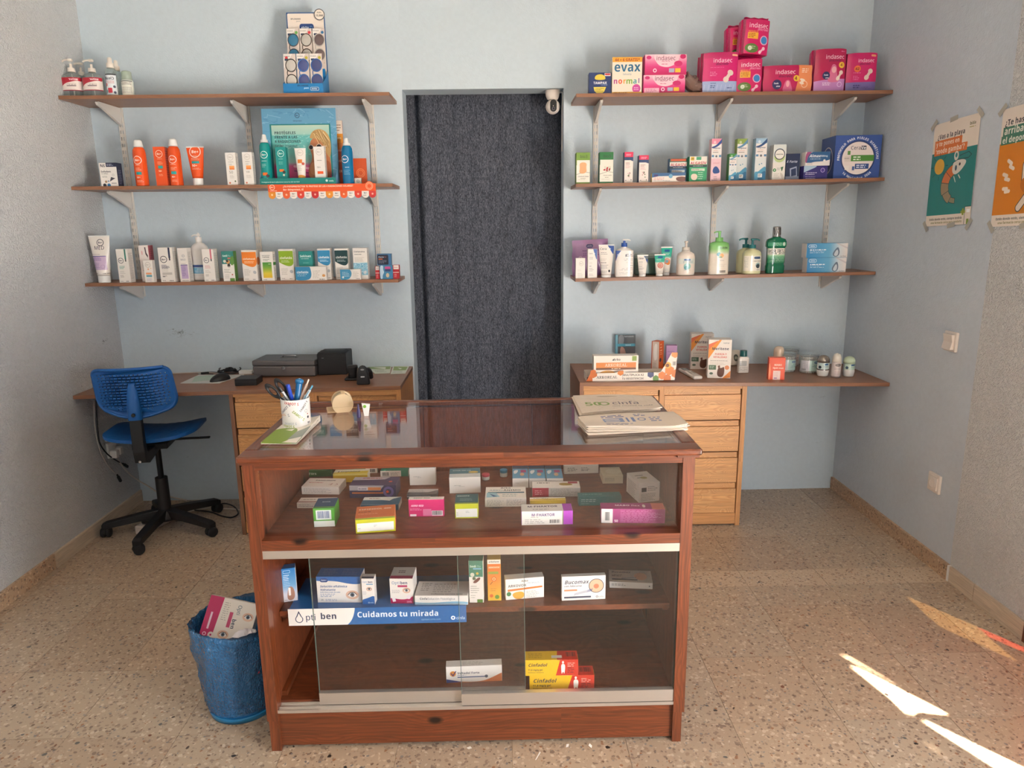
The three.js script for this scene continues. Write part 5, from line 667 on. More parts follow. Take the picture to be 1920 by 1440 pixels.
// ---------------------------------------------------------------- middle shelf, right
const bio = (c1, fn) => (p) => { p.bg('#eee8da').r(0, 0, 1, 0.24, c1).curve([[-0.1, 0.42], [0.3, 0.24], [0.7, 0.26], [1.1, 0.44], [1.1, 0.7], [-0.1, 0.7]], '#eee8da').poly([[0, 0], [0.12, 0], [0.12, 0.1], [0, 0.14]], c1).r(0, 0.1, 0.03, 0.3, c1).t('bio3', 0.54, 0.13, 0.56, '#23302a', '').line([[0, 0.7], [0.3, 0.66], [0.6, 0.62], [1, 0.65]], '#3a3a34', 0.018); fn(p); p.ln(0.12, 0.86, 0.7, 1, '#b0a89a', 0.04, 0.012).r(0, 0.95, 1, 0.05, c1); };
shelfBox('R2', 'green topped infusion box with pale orange torso picture', 1080.5, 1106, 286, 0.06, 0.02, { bg: '#e6e0d0', front: bio('#6f9438', (p) => p.curve([[0.22, 0.34], [0.5, 0.3], [0.78, 0.34], [0.72, 0.48], [0.78, 0.62], [0.5, 0.68], [0.2, 0.66], [0.26, 0.5]], '#e0a878').t('Control Línea', 0.5, 0.76, 0.8, '#3a3a34', 'i').ln(0.3, 0.82, 0.4, 1, '#77705f', 0.03, 0.014)), side: '#6f9438', left: '#6f9438', top: '#6f9438' }, { name: 'infusion_box' });
shelfBox('R2', 'dark green topped infusion box with red berries picture', 1124, 1149.5, 285, 0.06, 0.02, { bg: '#e6e0d0', front: bio('#1f7038', (p) => { for (let i = 0; i < 6; i++) p.line([[0.4 + i * 0.07, 0.6], [0.36 + i * 0.09, 0.38 + rnd() * 0.1]], '#5a7a3c', 0.014); for (let i = 0; i < 9; i++) p.dot(rr(0.28, 0.86), rr(0.5, 0.6), 0.055, rnd() < 0.5 ? '#b02c34' : '#8a1c28'); p.t('Cola de caballo', 0.58, 0.74, 0.64, '#3a3a34', 'i').ln(0.4, 0.8, 0.4, 1, '#77705f', 0.03, 0.014); }), side: '#1f7038', left: '#1f7038', top: '#1f7038' }, { name: 'infusion_box' });
const throat = (p) => { p.bg('#ece2da').r(0, 0, 1, 0.16, '#d82a58').ln(0.18, 0.06, 0.64, 2, '#f6c8d4', 0.04, 0.02).r(0, 0.16, 1, 0.1, '#1f3a66').poly([[0, 0.26], [0.4, 0.22], [1, 0.3], [1, 0.26], [1, 0.18], [0, 0.18]], '#24406e').poly([[0, 0.3], [0.3, 0.27], [1, 0.29], [1, 1], [0, 1]], '#ece2da').ln(0.15, 0.34, 0.6, 2, '#9a5a60', 0.04, 0.016).ln(0.15, 0.43, 0.6, 3, '#d08a98', 0.035, 0.012); for (let i = 0; i < 9; i++) p.el(0.5 + rr(-0.16, 0.16), rr(0.6, 0.8), 0.05, 0.025, ['#5a7a54', '#b87a84', '#6a4a48', '#c8a0a0'][i % 4], rr(0, 3)); p.dot(0.8, 0.9, 0.05, '#444').ln(0.12, 0.9, 0.2, 1, '#888', 0.03, 0.03); };
shelfBox('R2', 'narrow red topped throat spray box nearer the dark green infusion box', 1170, 1186.5, 285, 0.045, 0.03, { bg: '#e6dcd4', front: throat, side: '#1f3a66', left: '#1f3a66', top: '#d82a58' }, { name: 'throat_spray_box' });
shelfBox('R2', 'narrow red topped throat spray box beside the lying cream box', 1197.5, 1215.5, 291, 0.045, 0.03, { bg: '#e6dcd4', front: throat, side: '#1f3a66', left: '#1f3a66', top: '#d82a58' }, { name: 'throat_spray_box' });
shelfBox('R2', 'long cream box with blue top and chocolate picture lying on the shelf', 1222, 1285, 324, 0.03, 0.012, { bg: '#eadfd6', front: (p) => p.bg('#eadfd6').poly([[0, 0], [1, 0], [1, 0.3], [0.2, 0.36], [0, 0.5]], '#2c5c8c').rr(0.06, 0.16, 0.12, 0.22, 0.02, '#3a2c6a').dot(0.56, 0.36, 0.06, '#6aa4c4').ln(0.06, 0.52, 0.44, 2, '#c8606c', 0.16, 0.05).curve([[0.7, 0.5], [0.9, 0.4], [1.05, 0.5], [1.05, 0.95], [0.75, 0.95]], '#6a4038').ln(0.06, 0.82, 0.5, 1, '#aaa', 0.06, 0.04), left: '#dcc078', top: '#2c5c8c' }, { name: 'cream_box' });
const alg = (c, band) => (p) => p.bg(c).r(0, 0, 1, 0.32, '#ece4da').r(0, 0, 1, band ? 0.15 : 0.001, band ?? c).rr(0.05, 0.02, 0.9, 0.09, 0.03, band ? '#d0502c' : '#ece4da').t('ALGASIV', 0.5, 0.27, 0.9, '#b02038', 'b').r(0, 0.35, 1, 0.07, '#1c2e40').ln(0.2, 0.37, 0.6, 1, '#ccc', 0.03, 0.02).rr(0.12, 0.48, 0.76, 0.1, 0.02, 'rgba(240,235,225,0.75)').ln(0.15, 0.5, 0.6, 2, '#7a5a50', 0.04, 0.02).curve([[0.1, 0.7], [0.4, 0.68], [0.5, 0.8], [0.4, 0.96], [0.12, 0.92]], '#ead6c4').ln(0.5, 0.64, 0.36, 4, '#d8ece0', 0.08, 0.02);
shelfBox('R2', 'denture fixative box with red top band behind the long lying cream box', 1254.5, 1287, 297, 0.045, 0.06, { bg: '#e6ded4', front: alg('#2f5f86', '#2c6a5c'), side: '#2f5f86', left: '#2f5f86', top: '#d0502c' }, { name: 'denture_box' });
shelfBox('R2', 'green and white denture fixative box with yellow tag', 1291.5, 1324.5, 293, 0.045, 0.025, { bg: '#e6ded4', front: (p) => { alg('#2f9a68')(p); p.rr(0.06, 0.02, 0.2, 0.14, 0.03, '#dcb43a').rr(0.38, 0.02, 0.28, 0.12, 0.02, '#4aa47c').t('20', 0.16, 0.09, 0.14, '#333', 'b'); }, side: '#2f9a68', left: '#2f9a68' }, { name: 'denture_box' });
const respi = (c, c2, fn) => (p) => { p.bg('#ece6e2').r(0, 0, 1, 0.12, c).curve([[0, 0.19], [0.4, 0.16], [0.8, 0.06], [1.05, -0.02], [1.05, 0.08], [0.8, 0.14], [0.4, 0.21], [0, 0.22]], c2).dot(0.3, 0.08, 0.12, 'rgba(255,255,255,0.5)').t('respimar', 0.5, 0.22, 0.78, '#55607a', 'b').ln(0.2, 0.27, 0.6, 1, '#d8a090', 0.03, 0.01).ln(0.15, 0.31, 0.7, 1, '#444', 0.03, 0.012).dot(0.5, 0.41, 0.2, '#e4e4e6').dot(0.5, 0.41, 0.1, '#6a6a70').r(0.05, 0.38, 0.22, 0.05, '#5a8ab4').r(0.76, 0.38, 0.22, 0.05, '#5a8ab4'); fn(p); };
shelfBox('R2', 'tall nasal spray box with pink panel and blue whale drawing', 1331.5, 1350.5, 260, 0.045, 0.03, { bg: '#e8e0dc', front: respi('#e08aa4', '#2c4a8c', (p) => p.r(0, 0.46, 1, 0.54, '#eac4cc').curve([[0.16, 0.76], [0.3, 0.66], [0.6, 0.64], [0.88, 0.74], [0.9, 0.8], [0.6, 0.82], [0.3, 0.82]], '#1f4a8c').t('infantil', 0.5, 0.57, 0.6, '#d88a98', 'i').ln(0.3, 0.89, 0.5, 2, '#8a7a80', 0.04, 0.014).ln(0.1, 0.965, 0.8, 1, '#77706c', 0.03, 0.012)), side: '#eac4cc', left: '#eac4cc', top: '#e08aa4' }, { name: 'nasal_spray_box' });
const wave = (p) => p.r(0, 0.46, 1, 0.54, '#dfe4e4').curve([[0, 0.78], [0.3, 0.8], [0.6, 0.72], [1.05, 0.64], [1.05, 1.05], [-0.05, 1.05]], '#4a94b8').curve([[0.2, 1.02], [0.5, 0.84], [1.05, 0.74], [1.05, 1.05]], '#1f6a94').dot(0.4, 0.62, 0.06, '#6aa0bc').dot(0.6, 0.6, 0.05, '#5a94b4').rr(0.3, 0.84, 0.4, 0.09, 0.04, '#e8ecec').ln(0.34, 0.86, 0.3, 2, '#7a6a5a', 0.03, 0.016);
shelfBox('R2', 'small green topped nasal spray box in front of the taller one', 1365.5, 1379.5, 288, 0.04, 0.02, { bg: '#dfe4e0', front: respi('#3f8a40', '#6a9cc0', wave), side: '#3f8a40', left: '#3f8a40', top: '#3f8a40' }, { name: 'nasal_spray_box' });
shelfBox('R2', 'tall nasal spray box with mottled green top', 1379, 1398.5, 260, 0.04, 0.063, { bg: '#dfe4e0', front: respi('#8aa44c', '#5a8ab0', wave), side: '#8aa44c', left: '#8aa44c', top: '#8aa44c' }, { name: 'nasal_spray_box' });
shelfBox('R2', 'tall nasal spray box with pale blue top and navy swoosh', 1413.5, 1434.5, 259, 0.045, 0.03, { bg: '#dfe4e8', front: respi('#9fc0d8', '#244a7c', wave), side: '#9fc0d8', left: '#9fc0d8', top: '#9fc0d8' }, { name: 'nasal_spray_box' });
shelfBox('R2', 'white box with round black rimmed logo and green number', 1447, 1470.5, 271, 0.05, 0.03, { bg: '#ebe7de', front: (p) => p.bg('#ebe7de').r(0, 0, 1, 0.5, '#e0e4e0').el(0.5, 0.3, 0.46, 0.2, '#bcd0dc').el(0.5, 0.36, 0.44, 0.14, '#b8cc8c').dot(0.5, 0.27, 0.42, '#30343e').dot(0.5, 0.27, 0.36, '#f0ece6').t('evercine', 0.5, 0.27, 0.56, '#444', 'b').dot(0.16, 0.72, 0.13, '#3a8a4c').t('2', 0.16, 0.72, 0.1, '#fff', 'b').ln(0.34, 0.66, 0.3, 2, '#888', 0.04, 0.014).poly([[0.64, 0.64], [0.86, 0.62], [0.8, 0.72], [0.74, 0.76]], '#3a6a4a').curve([[0.6, 0.76], [0.9, 0.86], [1, 1], [0.7, 0.96]], '#cfc8bc').ln(0.1, 0.82, 0.5, 4, '#b0a89c', 0.035, 0.01) }, { name: 'medicine_box' });
shelfBox('R2', 'dark navy box with picture of a small sachet behind the round logo box', 1471.5, 1497, 288, 0.04, 0.06, { bg: '#1c2c50', front: (p) => p.bg('#1c2c50').t('X Forte', 0.42, 0.3, 0.8, '#d8dce8', 'bi').poly([[0.3, 0.56], [0.8, 0.48], [0.88, 0.86], [0.36, 0.92]], '#aab4cc').poly([[0.4, 0.6], [0.76, 0.54], [0.8, 0.82], [0.44, 0.86]], '#24365e').r(0, 0.86, 1, 0.14, '#8c98b0') }, { name: 'medicine_box' });
{
  const lo = shelfBox('R2', 'violet and white box, lower one of the stacked antacid pair', 1505.5, 1550, 310.5, 0.05, 0.02, { bg: '#e6e0dc', front: (p) => p.bg('#2c2470').curve([[-0.1, -0.1], [0.4, -0.1], [0.6, 0.05], [0.2, 0.35], [-0.1, 0.6]], '#a9c4d8').rr(0.7, 0.16, 0.2, 0.36, 0.1, '#4c3c92').ring(0.8, 0.34, 0.08, '#c8b8e0', 0.12).ln(0.08, 0.5, 0.5, 2, '#e0dcf0', 0.12, 0.05).ln(0.08, 0.8, 0.6, 1, '#a8a0d0', 0.1, 0.03).ln(0.1, 0.92, 0.4, 1, '#d8d0e8', 0.1, 0.04), side: '#2c2470' }, { name: 'antacid_box' });
  lo.geometry.computeBoundingBox(); const y = lo.position.y + lo.geometry.boundingBox.max.y + 0.0004, q = at('R2', 1507, 1553, 284.5, 0.02);
  carton('antacid_box', 'blue and white box, upper one of the stacked antacid pair', 'box', q.w, q.h - (y - q.y), 0.05, [q.x, y, q.z - 0.025], 0, { bg: '#ece6e2', front: (p) => p.bg('#ece6e2').curve([[0.06, 1.0], [0.02, 0.4], [0.3, -0.1], [1.1, -0.1], [1.1, 0.5], [0.8, 0.7], [0.3, 0.72]], '#2a5c8e').curve([[0, 0.2], [0.1, -0.1], [0.3, -0.1], [0.1, 0.3], [0.06, 0.8], [0, 0.8]], '#9a4a78').t('Almax', 0.38, 0.3, 0.46, '#f2f2f4', 'bi').t('500mg', 0.76, 0.3, 0.28, '#e0e8f0', 'b').ln(0.2, 0.5, 0.5, 1, '#cfdcea', 0.1, 0.04).dot(0.78, 0.64, 0.05, '#f0ece4').r(0, 0.8, 1, 0.2, '#ece6e2').ln(0.1, 0.86, 0.3, 1, '#99918c', 0.1, 0.04), top: '#8cb0c8' });
}
{ // big blue promotional cube
  const q = at('R2', 1564, 1648, 253, 0.03), yaw = -0.05;
  carton('promotional_cube', 'large blue cardboard cube with round pale emblem and circular lettering', 'display', q.w, q.h, 0.17, [q.x, q.y, q.z - 0.088], yaw, { bg: '#2f4f94', front: (p) => {
    p.bg('#34539a').dot(0.51, 0.53, 0.375, '#1f3468').dot(0.51, 0.53, 0.345, '#e9dcd8'); const arc = (s, r, a0, a1, flip, sz) => { for (let i = 0; i < s.length; i++) { const a = a0 + (a1 - a0) * i / (s.length - 1); p.t(s[i], 0.51 + Math.cos(a) * r, 0.53 + Math.sin(a) * r * p.w / p.h, 1, '#f0eef0', 'b', a + (flip ? -1 : 1) * Math.PI / 2, sz); } };
    arc('PROTOCOLO PARA PIELES DIABÉTICAS', 0.425, -Math.PI * 1.02, 0.02, false, 0.075); arc('14 Noviembre 2024', 0.425, Math.PI * 0.74, Math.PI * 0.26, true, 0.075);
    p.t('Cera', 0.45, 0.29, 0.22, '#30344a', '').r(0.565, 0.245, 0.11, 0.09, '#23283c').t('Ve', 0.62, 0.29, 0.1, '#fff', 'b').r(0.36, 0.46, 0.5, 0.14, '#4c8a34').r(0.22, 0.48, 0.14, 0.13, '#dcd0c8').t('CeraVe', 0.27, 0.53, 0.11, '#444').r(0.28, 0.36, 0.06, 0.09, '#5a8a44').ln(0.41, 0.49, 0.24, 2, '#e8f0e0', 0.055, 0.03).r(0.46, 0.66, 0.3, 0.12, '#2c4a86').ln(0.49, 0.685, 0.22, 2, '#e4e8f2', 0.045, 0.024).r(0.4, 0.72, 0.05, 0.09, '#3a5a94').r(0.24, 0.7, 0.1, 0.1, '#ece4de'); }, left: (p) => p.bg('#34539a').ring(0.5, 0.55, 0.36, '#e9dcd8', 0.04).ring(0.5, 0.55, 0.24, '#1f3468', 0.06) }, 1700);
}

// ---------------------------------------------------------------- lowest shelf, right
{ // lilac pouch
  const z = SF - 0.15, a = onZ(1074, 518, z), b = onZ(1140, 512, z), W = b.x - a.x, top = onZ(1100, 450, z).y, y0 = shelfY('R3', a.x); sheetRoom(500); const s0 = sheet, H = top - y0;
  const cell = printed(W, H, 1700, (p) => p.bg('#a97ab0').grad([[0, '#b48ab8'], [1, '#9a6aa2']], true).rr(0.38, 0.12, 0.2, 0.1, 0.05, '#3a3a76').t('alvita', 0.48, 0.17, 0.14, '#c8b8e0', 'b').t('toallitas íntimas', 0.55, 0.29, 0.56, '#5c3470', 'b').ln(0.3, 0.36, 0.5, 2, '#6a4080', 0.05, 0.016).dot(0.22, 0.5, 0.06, '#c49ac0').ring(0.22, 0.5, 0.05, '#e0c8dc', 0.2));
  const g = new THREE.BoxGeometry(W, H, 0.04, 16, 14, 4), p = g.attributes.position, u = g.attributes.uv, n = g.attributes.normal; for (let i = 0; i < p.count; i++) { const X = p.getX(i) / W * 2, Y = p.getY(i) / H * 2; u.setXY(i, ...uvOf(cell, X / 2 + 0.5, Y / 2 + 0.5)); p.setZ(i, p.getZ(i) * (0.12 + 0.88 * (1 - X ** 4) * (1 - Y ** 4)) + 0.003 * Math.sin(X * 7 + Y * 5)); p.setX(i, p.getX(i) * (1 + 0.02 * Math.sin(Y * 9)));p.setY(i, p.getY(i) + 0.004 * X + H / 2); } g.computeVertexNormals();
  const t = thing('wipes_pouch', 'lilac wipes pouch with navy oval logo at the doorway end', 'pouch', [(a.x + b.x) / 2, y0 + 0.001, z - 0.03]); part('film_pouch', g, s0.clear, t);
}
shelfBox('R3', 'small white box with thin grey circle at the doorway end of the lowest right shelf', 1079.5, 1097, 484, 0.03, 0.012, { bg: '#efe9e1', front: (p) => p.bg('#efe9e1').be(0.58, 0.27, 0.22, '#b8b0a8', 0.06).ln(0.2, 0.56, 0.4, 2, '#bab2aa', 0.06, 0.01).ln(0.2, 0.75, 0.6, 4, '#aab4a8', 0.06, 0.012) }, { name: 'cream_box' });
const cera = (p, v, xs = 1) => p.bg('#ece5de').poly([[0.56, 0], [0.98, 0], [0.98, v * 2.3], [0.9, v * 2.3]], '#3c5aa0').t('Cera', 0.3, v, 0.42 * xs, '#4a4a56', '').t('Ve', 0.68, v, 0.2 * xs, '#e8ecf4', 'b').ln(0.14, v * 1.9, 0.5, 2, '#77727a', 0.05, 0.014).ln(0.14, 0.46, 0.4, 2, '#b0a8a4', 0.045, 0.01).ln(0.14, 0.58, 0.34, 1, '#3a3a42', 0.04, 0.016).ln(0.14, 0.66, 0.5, 3, '#77727a', 0.045, 0.012).ln(0.14, 0.86, 0.5, 2, '#99928e', 0.045, 0.012);
shelfBox('R3', 'narrow white cream box with blue triangle beside the tube with blue triangle', 1102, 1119.5, 467, 0.04, 0.016, { bg: '#e8e1da', front: (p) => cera(p, 0.15) }, { name: 'cream_box' });
{ let q = at('R3', 1121, 1150, 459, 0.03); creamTube('white cream tube with blue triangle standing on its cap', [q.x + 0.002, q.y, q.z], q.w, 0.024, q.h, (p) => { cera(p, 0.13); p.el(0.66, 0.86, 0.06, 0.04, '#33333a'); }, 0.012, white);
  q = at('R3', 1152.5, 1186, 448, 0.035); pumpBottle('white lotion bottle with blue pump collar and blue triangle', [q.x, q.y, q.z], { r: q.w / 2, rz: q.w * 0.3, h: q.h, body: M([232, 225, 218], 0.35), cap: M([38, 78, 156], 0.35), ex: 4, shoulder: 0.775, neck: 0.33, capR: 0.34, headY: 0.1, dir: 1, dip: false, under: 0.97, lab: { y0: 0.03, y1: 0.7, spread: 0.44, fn: (p) => cera(p, 0.17) } }).getObjectByName('pump_head').material = white;
  { const z = SF - 0.12, a = onZ(1188, 517, z), b = onZ(1238, 517, z), y0 = shelfY('R3', a.x), H = onZ(1210, 476, z).y - y0, t = thing('travel_pouch', 'clear pouch with dark green print behind the small tubes', 'pouch', [(a.x + b.x) / 2, y0 + 0.001, z]); sheetRoom(400); const s0 = sheet, W = b.x - a.x, cell = printed(W, H, 1700, (p) => p.bg('#4f6a60').r(0, 0, 1, 0.2, '#8a9a94').t('Protocolo', 0.3, 0.42, 0.4, '#2a3c38', 'b').ln(0.06, 0.55, 0.4, 3, '#26383a', 0.08, 0.03).grad([[0, '#3f6458'], [1, '#2c5448']], true, 0.5, 0.3, 0.5, 0.7)); const g = rbox(W, H, 0.035, 0.012, 0, H / 2, 0, 3), u = g.attributes.uv, p = g.attributes.position; for (let i = 0; i < u.count; i++) u.setXY(i, ...uvOf(cell, p.getX(i) / W + 0.5, p.getY(i) / H)); part('pouch_body', g, s0.clear, t); part('zip_edge', rbox(W * 0.96, 0.006, 0.008, 0.002, 0, H + 0.001, 0), M([150, 160, 158], 0.3), t); }
  q = at('R3', 1194, 1214.5, 478, 0.03); creamTube('small white cream tube with black lettering', [q.x, q.y, q.z], q.w, 0.0165, q.h, (p) => cera(p, 0.18).poly([[0.6, 0], [0.98, 0], [0.98, 0.2], [0.8, 0.25]], '#6a7a84').t('Cera', 0.4, 0.16, 0.4, '#4a4a56', ''), 0.012, white);
  const teal = (p) => p.bg('#e4ddd4').grad([[0, '#1fa08c'], [0.8, '#4cb09c'], [1, '#e4ddd4']], true, 0, 0, 1, 0.45).rr(0.3, 0.1, 0.45, 0.09, 0.06, '#2c5c94').ln(0.16, 0.24, 0.6, 2, '#e0f0ea', 0.045, 0.014).ring(0.52, 0.56, 0.24, '#b85a5c', 0.1).dot(0.52, 0.56, 0.22, '#d8a898').ln(0.35, 0.52, 0.36, 3, '#a84848', 0.05, 0.02).ln(0.3, 0.86, 0.4, 2, '#99a49c', 0.05, 0.012);
  q = at('R3', 1226, 1246.5, 477, 0.03); creamTube('small white tube with teal top and round picture', [q.x, q.y, q.z], q.w, 0.0165, q.h, teal, 0.012, white);
  q = at('R3', 1237, 1258, 463, 0.085); creamTube('teal and white tube behind the one with the round picture', [q.x + 0.003, q.y, q.z], q.w, 0.0165, q.h, (p) => teal(p).dot(0.6, 0.62, 0.18, '#d8823c').dot(0.5, 0.56, 0.14, '#7a9cb0'), 0.014, white);
  q = at('R3', 1268, 1301, 452, 0.05); { const t = pumpBottle('pale foam soap bottle with beige pump and teal print', [q.x, q.y, q.z], { r: q.w / 2, rz: q.w * 0.4, h: q.h, body: M([232, 220, 208], 0.35), cap: M([224, 212, 200], 0.4), ex: 2.3, shoulder: 0.7, neck: 0.46, capR: 0.44, headY: 0.14, dir: 0, dip: false, lab: { y0: 0.12, y1: 0.5, spread: 0.34, fn: (p) => p.bg('#e8dcd0').r(0, 0, 1, 0.42, '#d8dcd4').rr(0.36, 0.03, 0.3, 0.13, 0.08, '#2c5c94').ln(0.2, 0.2, 0.6, 2, '#5a8a94', 0.09, 0.03).dot(0.5, 0.6, 0.16, '#8ac0bc').dot(0.54, 0.72, 0.1, '#3a8a94').ln(0.36, 0.88, 0.3, 1, '#999', 0.05, 0.03) } }); }
  q = at('R3', 1327, 1364, 433, 0.045); { sheetRoom(800); const s0 = sheet, r = q.w / 2, hb = q.h * 0.76, cell = printed(q.w, hb, 1800, (p) => p.bg('#e6dccf').grad([[0, '#74b466'], [0.36, '#8cc47e'], [0.5, '#b8d0a4'], [0.62, '#e6dccf']], true, 0, 0, 1, 0.62).t('ISDIN', 0.66, 0.19, 0.38, '#30342e', 'b').dot(0.42, 0.38, 0.1, '#3a8a94').dot(0.56, 0.42, 0.11, '#e0a468').el(0.5, 0.46, 0.1, 0.02, '#6aa07c').ln(0.5, 0.56, 0.24, 1, '#9a948a', 0.04, 0.012).ln(0.4, 0.68, 0.5, 2, '#b0a89c', 0.05, 0.008).r(0.5, 0.87, 0.3, 0.02, '#2a2c2a').r(0.5, 0.905, 0.3, 0.02, '#2a2c2a')), t = thing('pump_bottle', 'large shower gel bottle fading from green to cream with green pump', 'bottle', [q.x, q.y, q.z]), gm = M([124, 192, 112], 0.35);
    part('bottle_body', loft([[0, r * 0.97, r * 0.55, 2.6], [0.004, r, r * 0.58, 2.6], [hb * 0.86, r * 0.98, r * 0.58, 2.8], [hb * 0.95, r * 0.92, r * 0.54, 2.8], [hb * 0.99, r * 0.6, r * 0.45], [hb, r * 0.4, r * 0.4]], 40, true, cell), s0.gloss, t); part('collar', cyl(r * 0.36, r * 0.38, q.h * 0.09, 24, 0, hb + q.h * 0.045, 0), gm, t); part('stem', cyl(r * 0.13, r * 0.13, q.h * 0.14, 14, 0, hb + q.h * 0.15, 0), gm, t); part('pump_head', pumpHead(-1, 0.9), gm, t, [0, q.h - 0.005, 0]); }
  const soap = (x0, x1, yt, back, lb, lab, dir) => { const k = at('R3', x0, x1, yt, back); pumpBottle(lb, [k.x, k.y, k.z], { r: k.w / 2, rz: k.w * 0.38, h: k.h, body: M([214, 212, 168], 0.3), cap: M([24, 112, 116], 0.35), ex: 2.6, shoulder: 0.7, neck: 0.38, capR: 0.4, headY: 0.14, dir, pumpS: 1.15, dip: false, lab, group: 'cream coloured soap pump bottles' }); };
  soap(1379.5, 1411, 446, 0.1, 'cream coloured soap bottle with teal pump half hidden behind its twin', null, -1);
  soap(1391, 1424, 447, 0.04, 'cream coloured soap bottle with teal pump and white label', { y0: 0.09, y1: 0.52, spread: 0.42, fn: (p) => p.bg('#ece6d8').rr(0.22, 0.06, 0.28, 0.15, 0.07, '#2c4c72').ln(0.14, 0.34, 0.42, 1, '#555', 0.06, 0.03).dot(0.34, 0.62, 0.11, '#9ab8b8').dot(0.34, 0.68, 0.09, '#2c3c40').ln(0.7, 0.1, 0.24, 8, '#9aa0a0', 0.09, 0.02).ln(0.25, 0.9, 0.2, 1, '#777', 0.04, 0.04) }, 1);
}
{ // mouthwash
  const q = at('R3', 1432.5, 1469.5, 425, 0.05), r = q.w / 2, t = thing('mouthwash_bottle', 'green mouthwash bottle with silver cap and white lettered label', 'bottle', [q.x, q.y, q.z]), liquid = new THREE.MeshPhysicalMaterial({ color: srgb(20, 128, 92), roughness: 0.08, transmission: 0.35, thickness: 0, ior: 1.4, clearcoat: 1, clearcoatRoughness: 0.05 }), h = q.h;
  part('bottle_body', loft([[0, r * 0.86, r * 0.5, 3], [0.004, r * 0.92, r * 0.56, 3], [h * 0.16, r * 0.93, r * 0.56, 3], [h * 0.18, r * 0.88, r * 0.52, 3], [h * 0.2, r * 0.86, r * 0.51, 3.2], [h * 0.5, r * 0.86, r * 0.51, 3.2], [h * 0.56, r * 0.9, r * 0.54, 3.2], [h * 0.58, r, r * 0.58, 3], [h * 0.68, r, r * 0.58, 3], [h * 0.735, r * 0.9, r * 0.54, 2.6], [h * 0.765, r * 0.5, r * 0.42], [h * 0.8, r * 0.36, r * 0.36]], 44), liquid, t);
  part('cap', loft([[h * 0.785, r * 0.36, r * 0.36], [h * 0.79, r * 0.4, r * 0.4], [h * 0.985, r * 0.38, r * 0.38], [h, r * 0.34, r * 0.34]], 28), M([168, 164, 160], 0.25, { metalness: 0.9 }), t);
  const grip = []; for (let i = 0; i < 6; i++) { const a = (i - 2.5) * 0.42, b = wbox(0.0022, h * 0.15, 0.0015, 'y'); b.rotateZ(0.35); b.rotateX(0); b.translate(0, h * 0.9, r * 0.39); b.rotateY(a); grip.push(b); } part('cap_ribs', merge(grip), M([60, 58, 58], 0.4), t);
  const [g, m] = wrapLabel(r * 0.9, r * 0.555, h * 0.23, h * 0.54, (p) => p.bg('#17774e').r(0, 0, 1, 0.44, '#e8e6dc').t('LISTERINE', 0.5, 0.18, 0.86, '#20302a', 'b').t('MENTA FRESCA', 0.5, 0.36, 0.74, '#2c4a3c', 'b').grad([[0, '#a8cfa8'], [1, '#1f8054']], true, 0, 0.44, 1, 0.3).ln(0.2, 0.66, 0.6, 4, '#bcdcc4', 0.07, 0.02), 0.42, 3.2); part('label', g, m, t);
  const [g2, m2] = wrapLabel(r * 1.01, r * 0.59, h * 0.59, h * 0.67, (p) => p.bg('#1f8a60').dot(0.26, 0.5, 0.09, '#cfe4d4').ln(0.4, 0.2, 0.3, 3, '#a8d4bc', 0.25, 0.1), 0.34, 3); part('neck_label', g2, m2, t);
}
{
  const blueBox = (p) => p.bg('#2f86bc').grad([[0, '#2a7fb8'], [0.55, '#5fa4cc'], [0.8, '#cfd8de'], [1, '#e4dcd8']], false).rr(0.04, 0.08, 0.2, 0.24, 0.05, '#e8eef2').rr(0.05, 0.11, 0.18, 0.18, 0.045, '#3a8cc0').t('alvita', 0.14, 0.2, 0.12, '#f0f4f6', 'b').ln(0.08, 0.42, 0.4, 1, '#f2f6f8', 0.1, 0.07).ln(0.08, 0.54, 0.38, 2, '#d4e4ee', 0.1, 0.03).curve([[0.76, 0.2], [0.81, 0.55], [0.8, 0.85], [0.72, 0.98], [0.64, 0.85], [0.65, 0.62]], '#5a6a80').curve([[0.75, 0.4], [0.78, 0.6], [0.77, 0.84], [0.72, 0.92], [0.67, 0.84], [0.69, 0.64]], '#c8d0d8').poly([[0.7, 0], [0.76, 0], [1, 0.3], [1, 0.42]], '#c8c4c8').t('2x75ml', 0.9, 0.92, 0.14, '#555', 'i');
  const lo = shelfBox('R3', 'blue and white box with water drop, lower one of the stacked pair', 1511.5, 1584.5, 483, 0.055, 0.02, { bg: '#3a86b4', front: blueBox, side: '#e4dcd8' }, { name: 'mask_box' });
  lo.geometry.computeBoundingBox(); const y = lo.position.y + lo.geometry.boundingBox.max.y + 0.0004, q = at('R3', 1508, 1585.5, 456, 0.02);
  carton('mask_box', 'blue and white box with water drop, upper one of the stacked pair', 'box', q.w, q.h - (y - q.y), 0.055, [q.x, y, q.z - 0.0275], 0.03, { bg: '#3a86b4', front: blueBox, side: '#e4dcd8' });
}

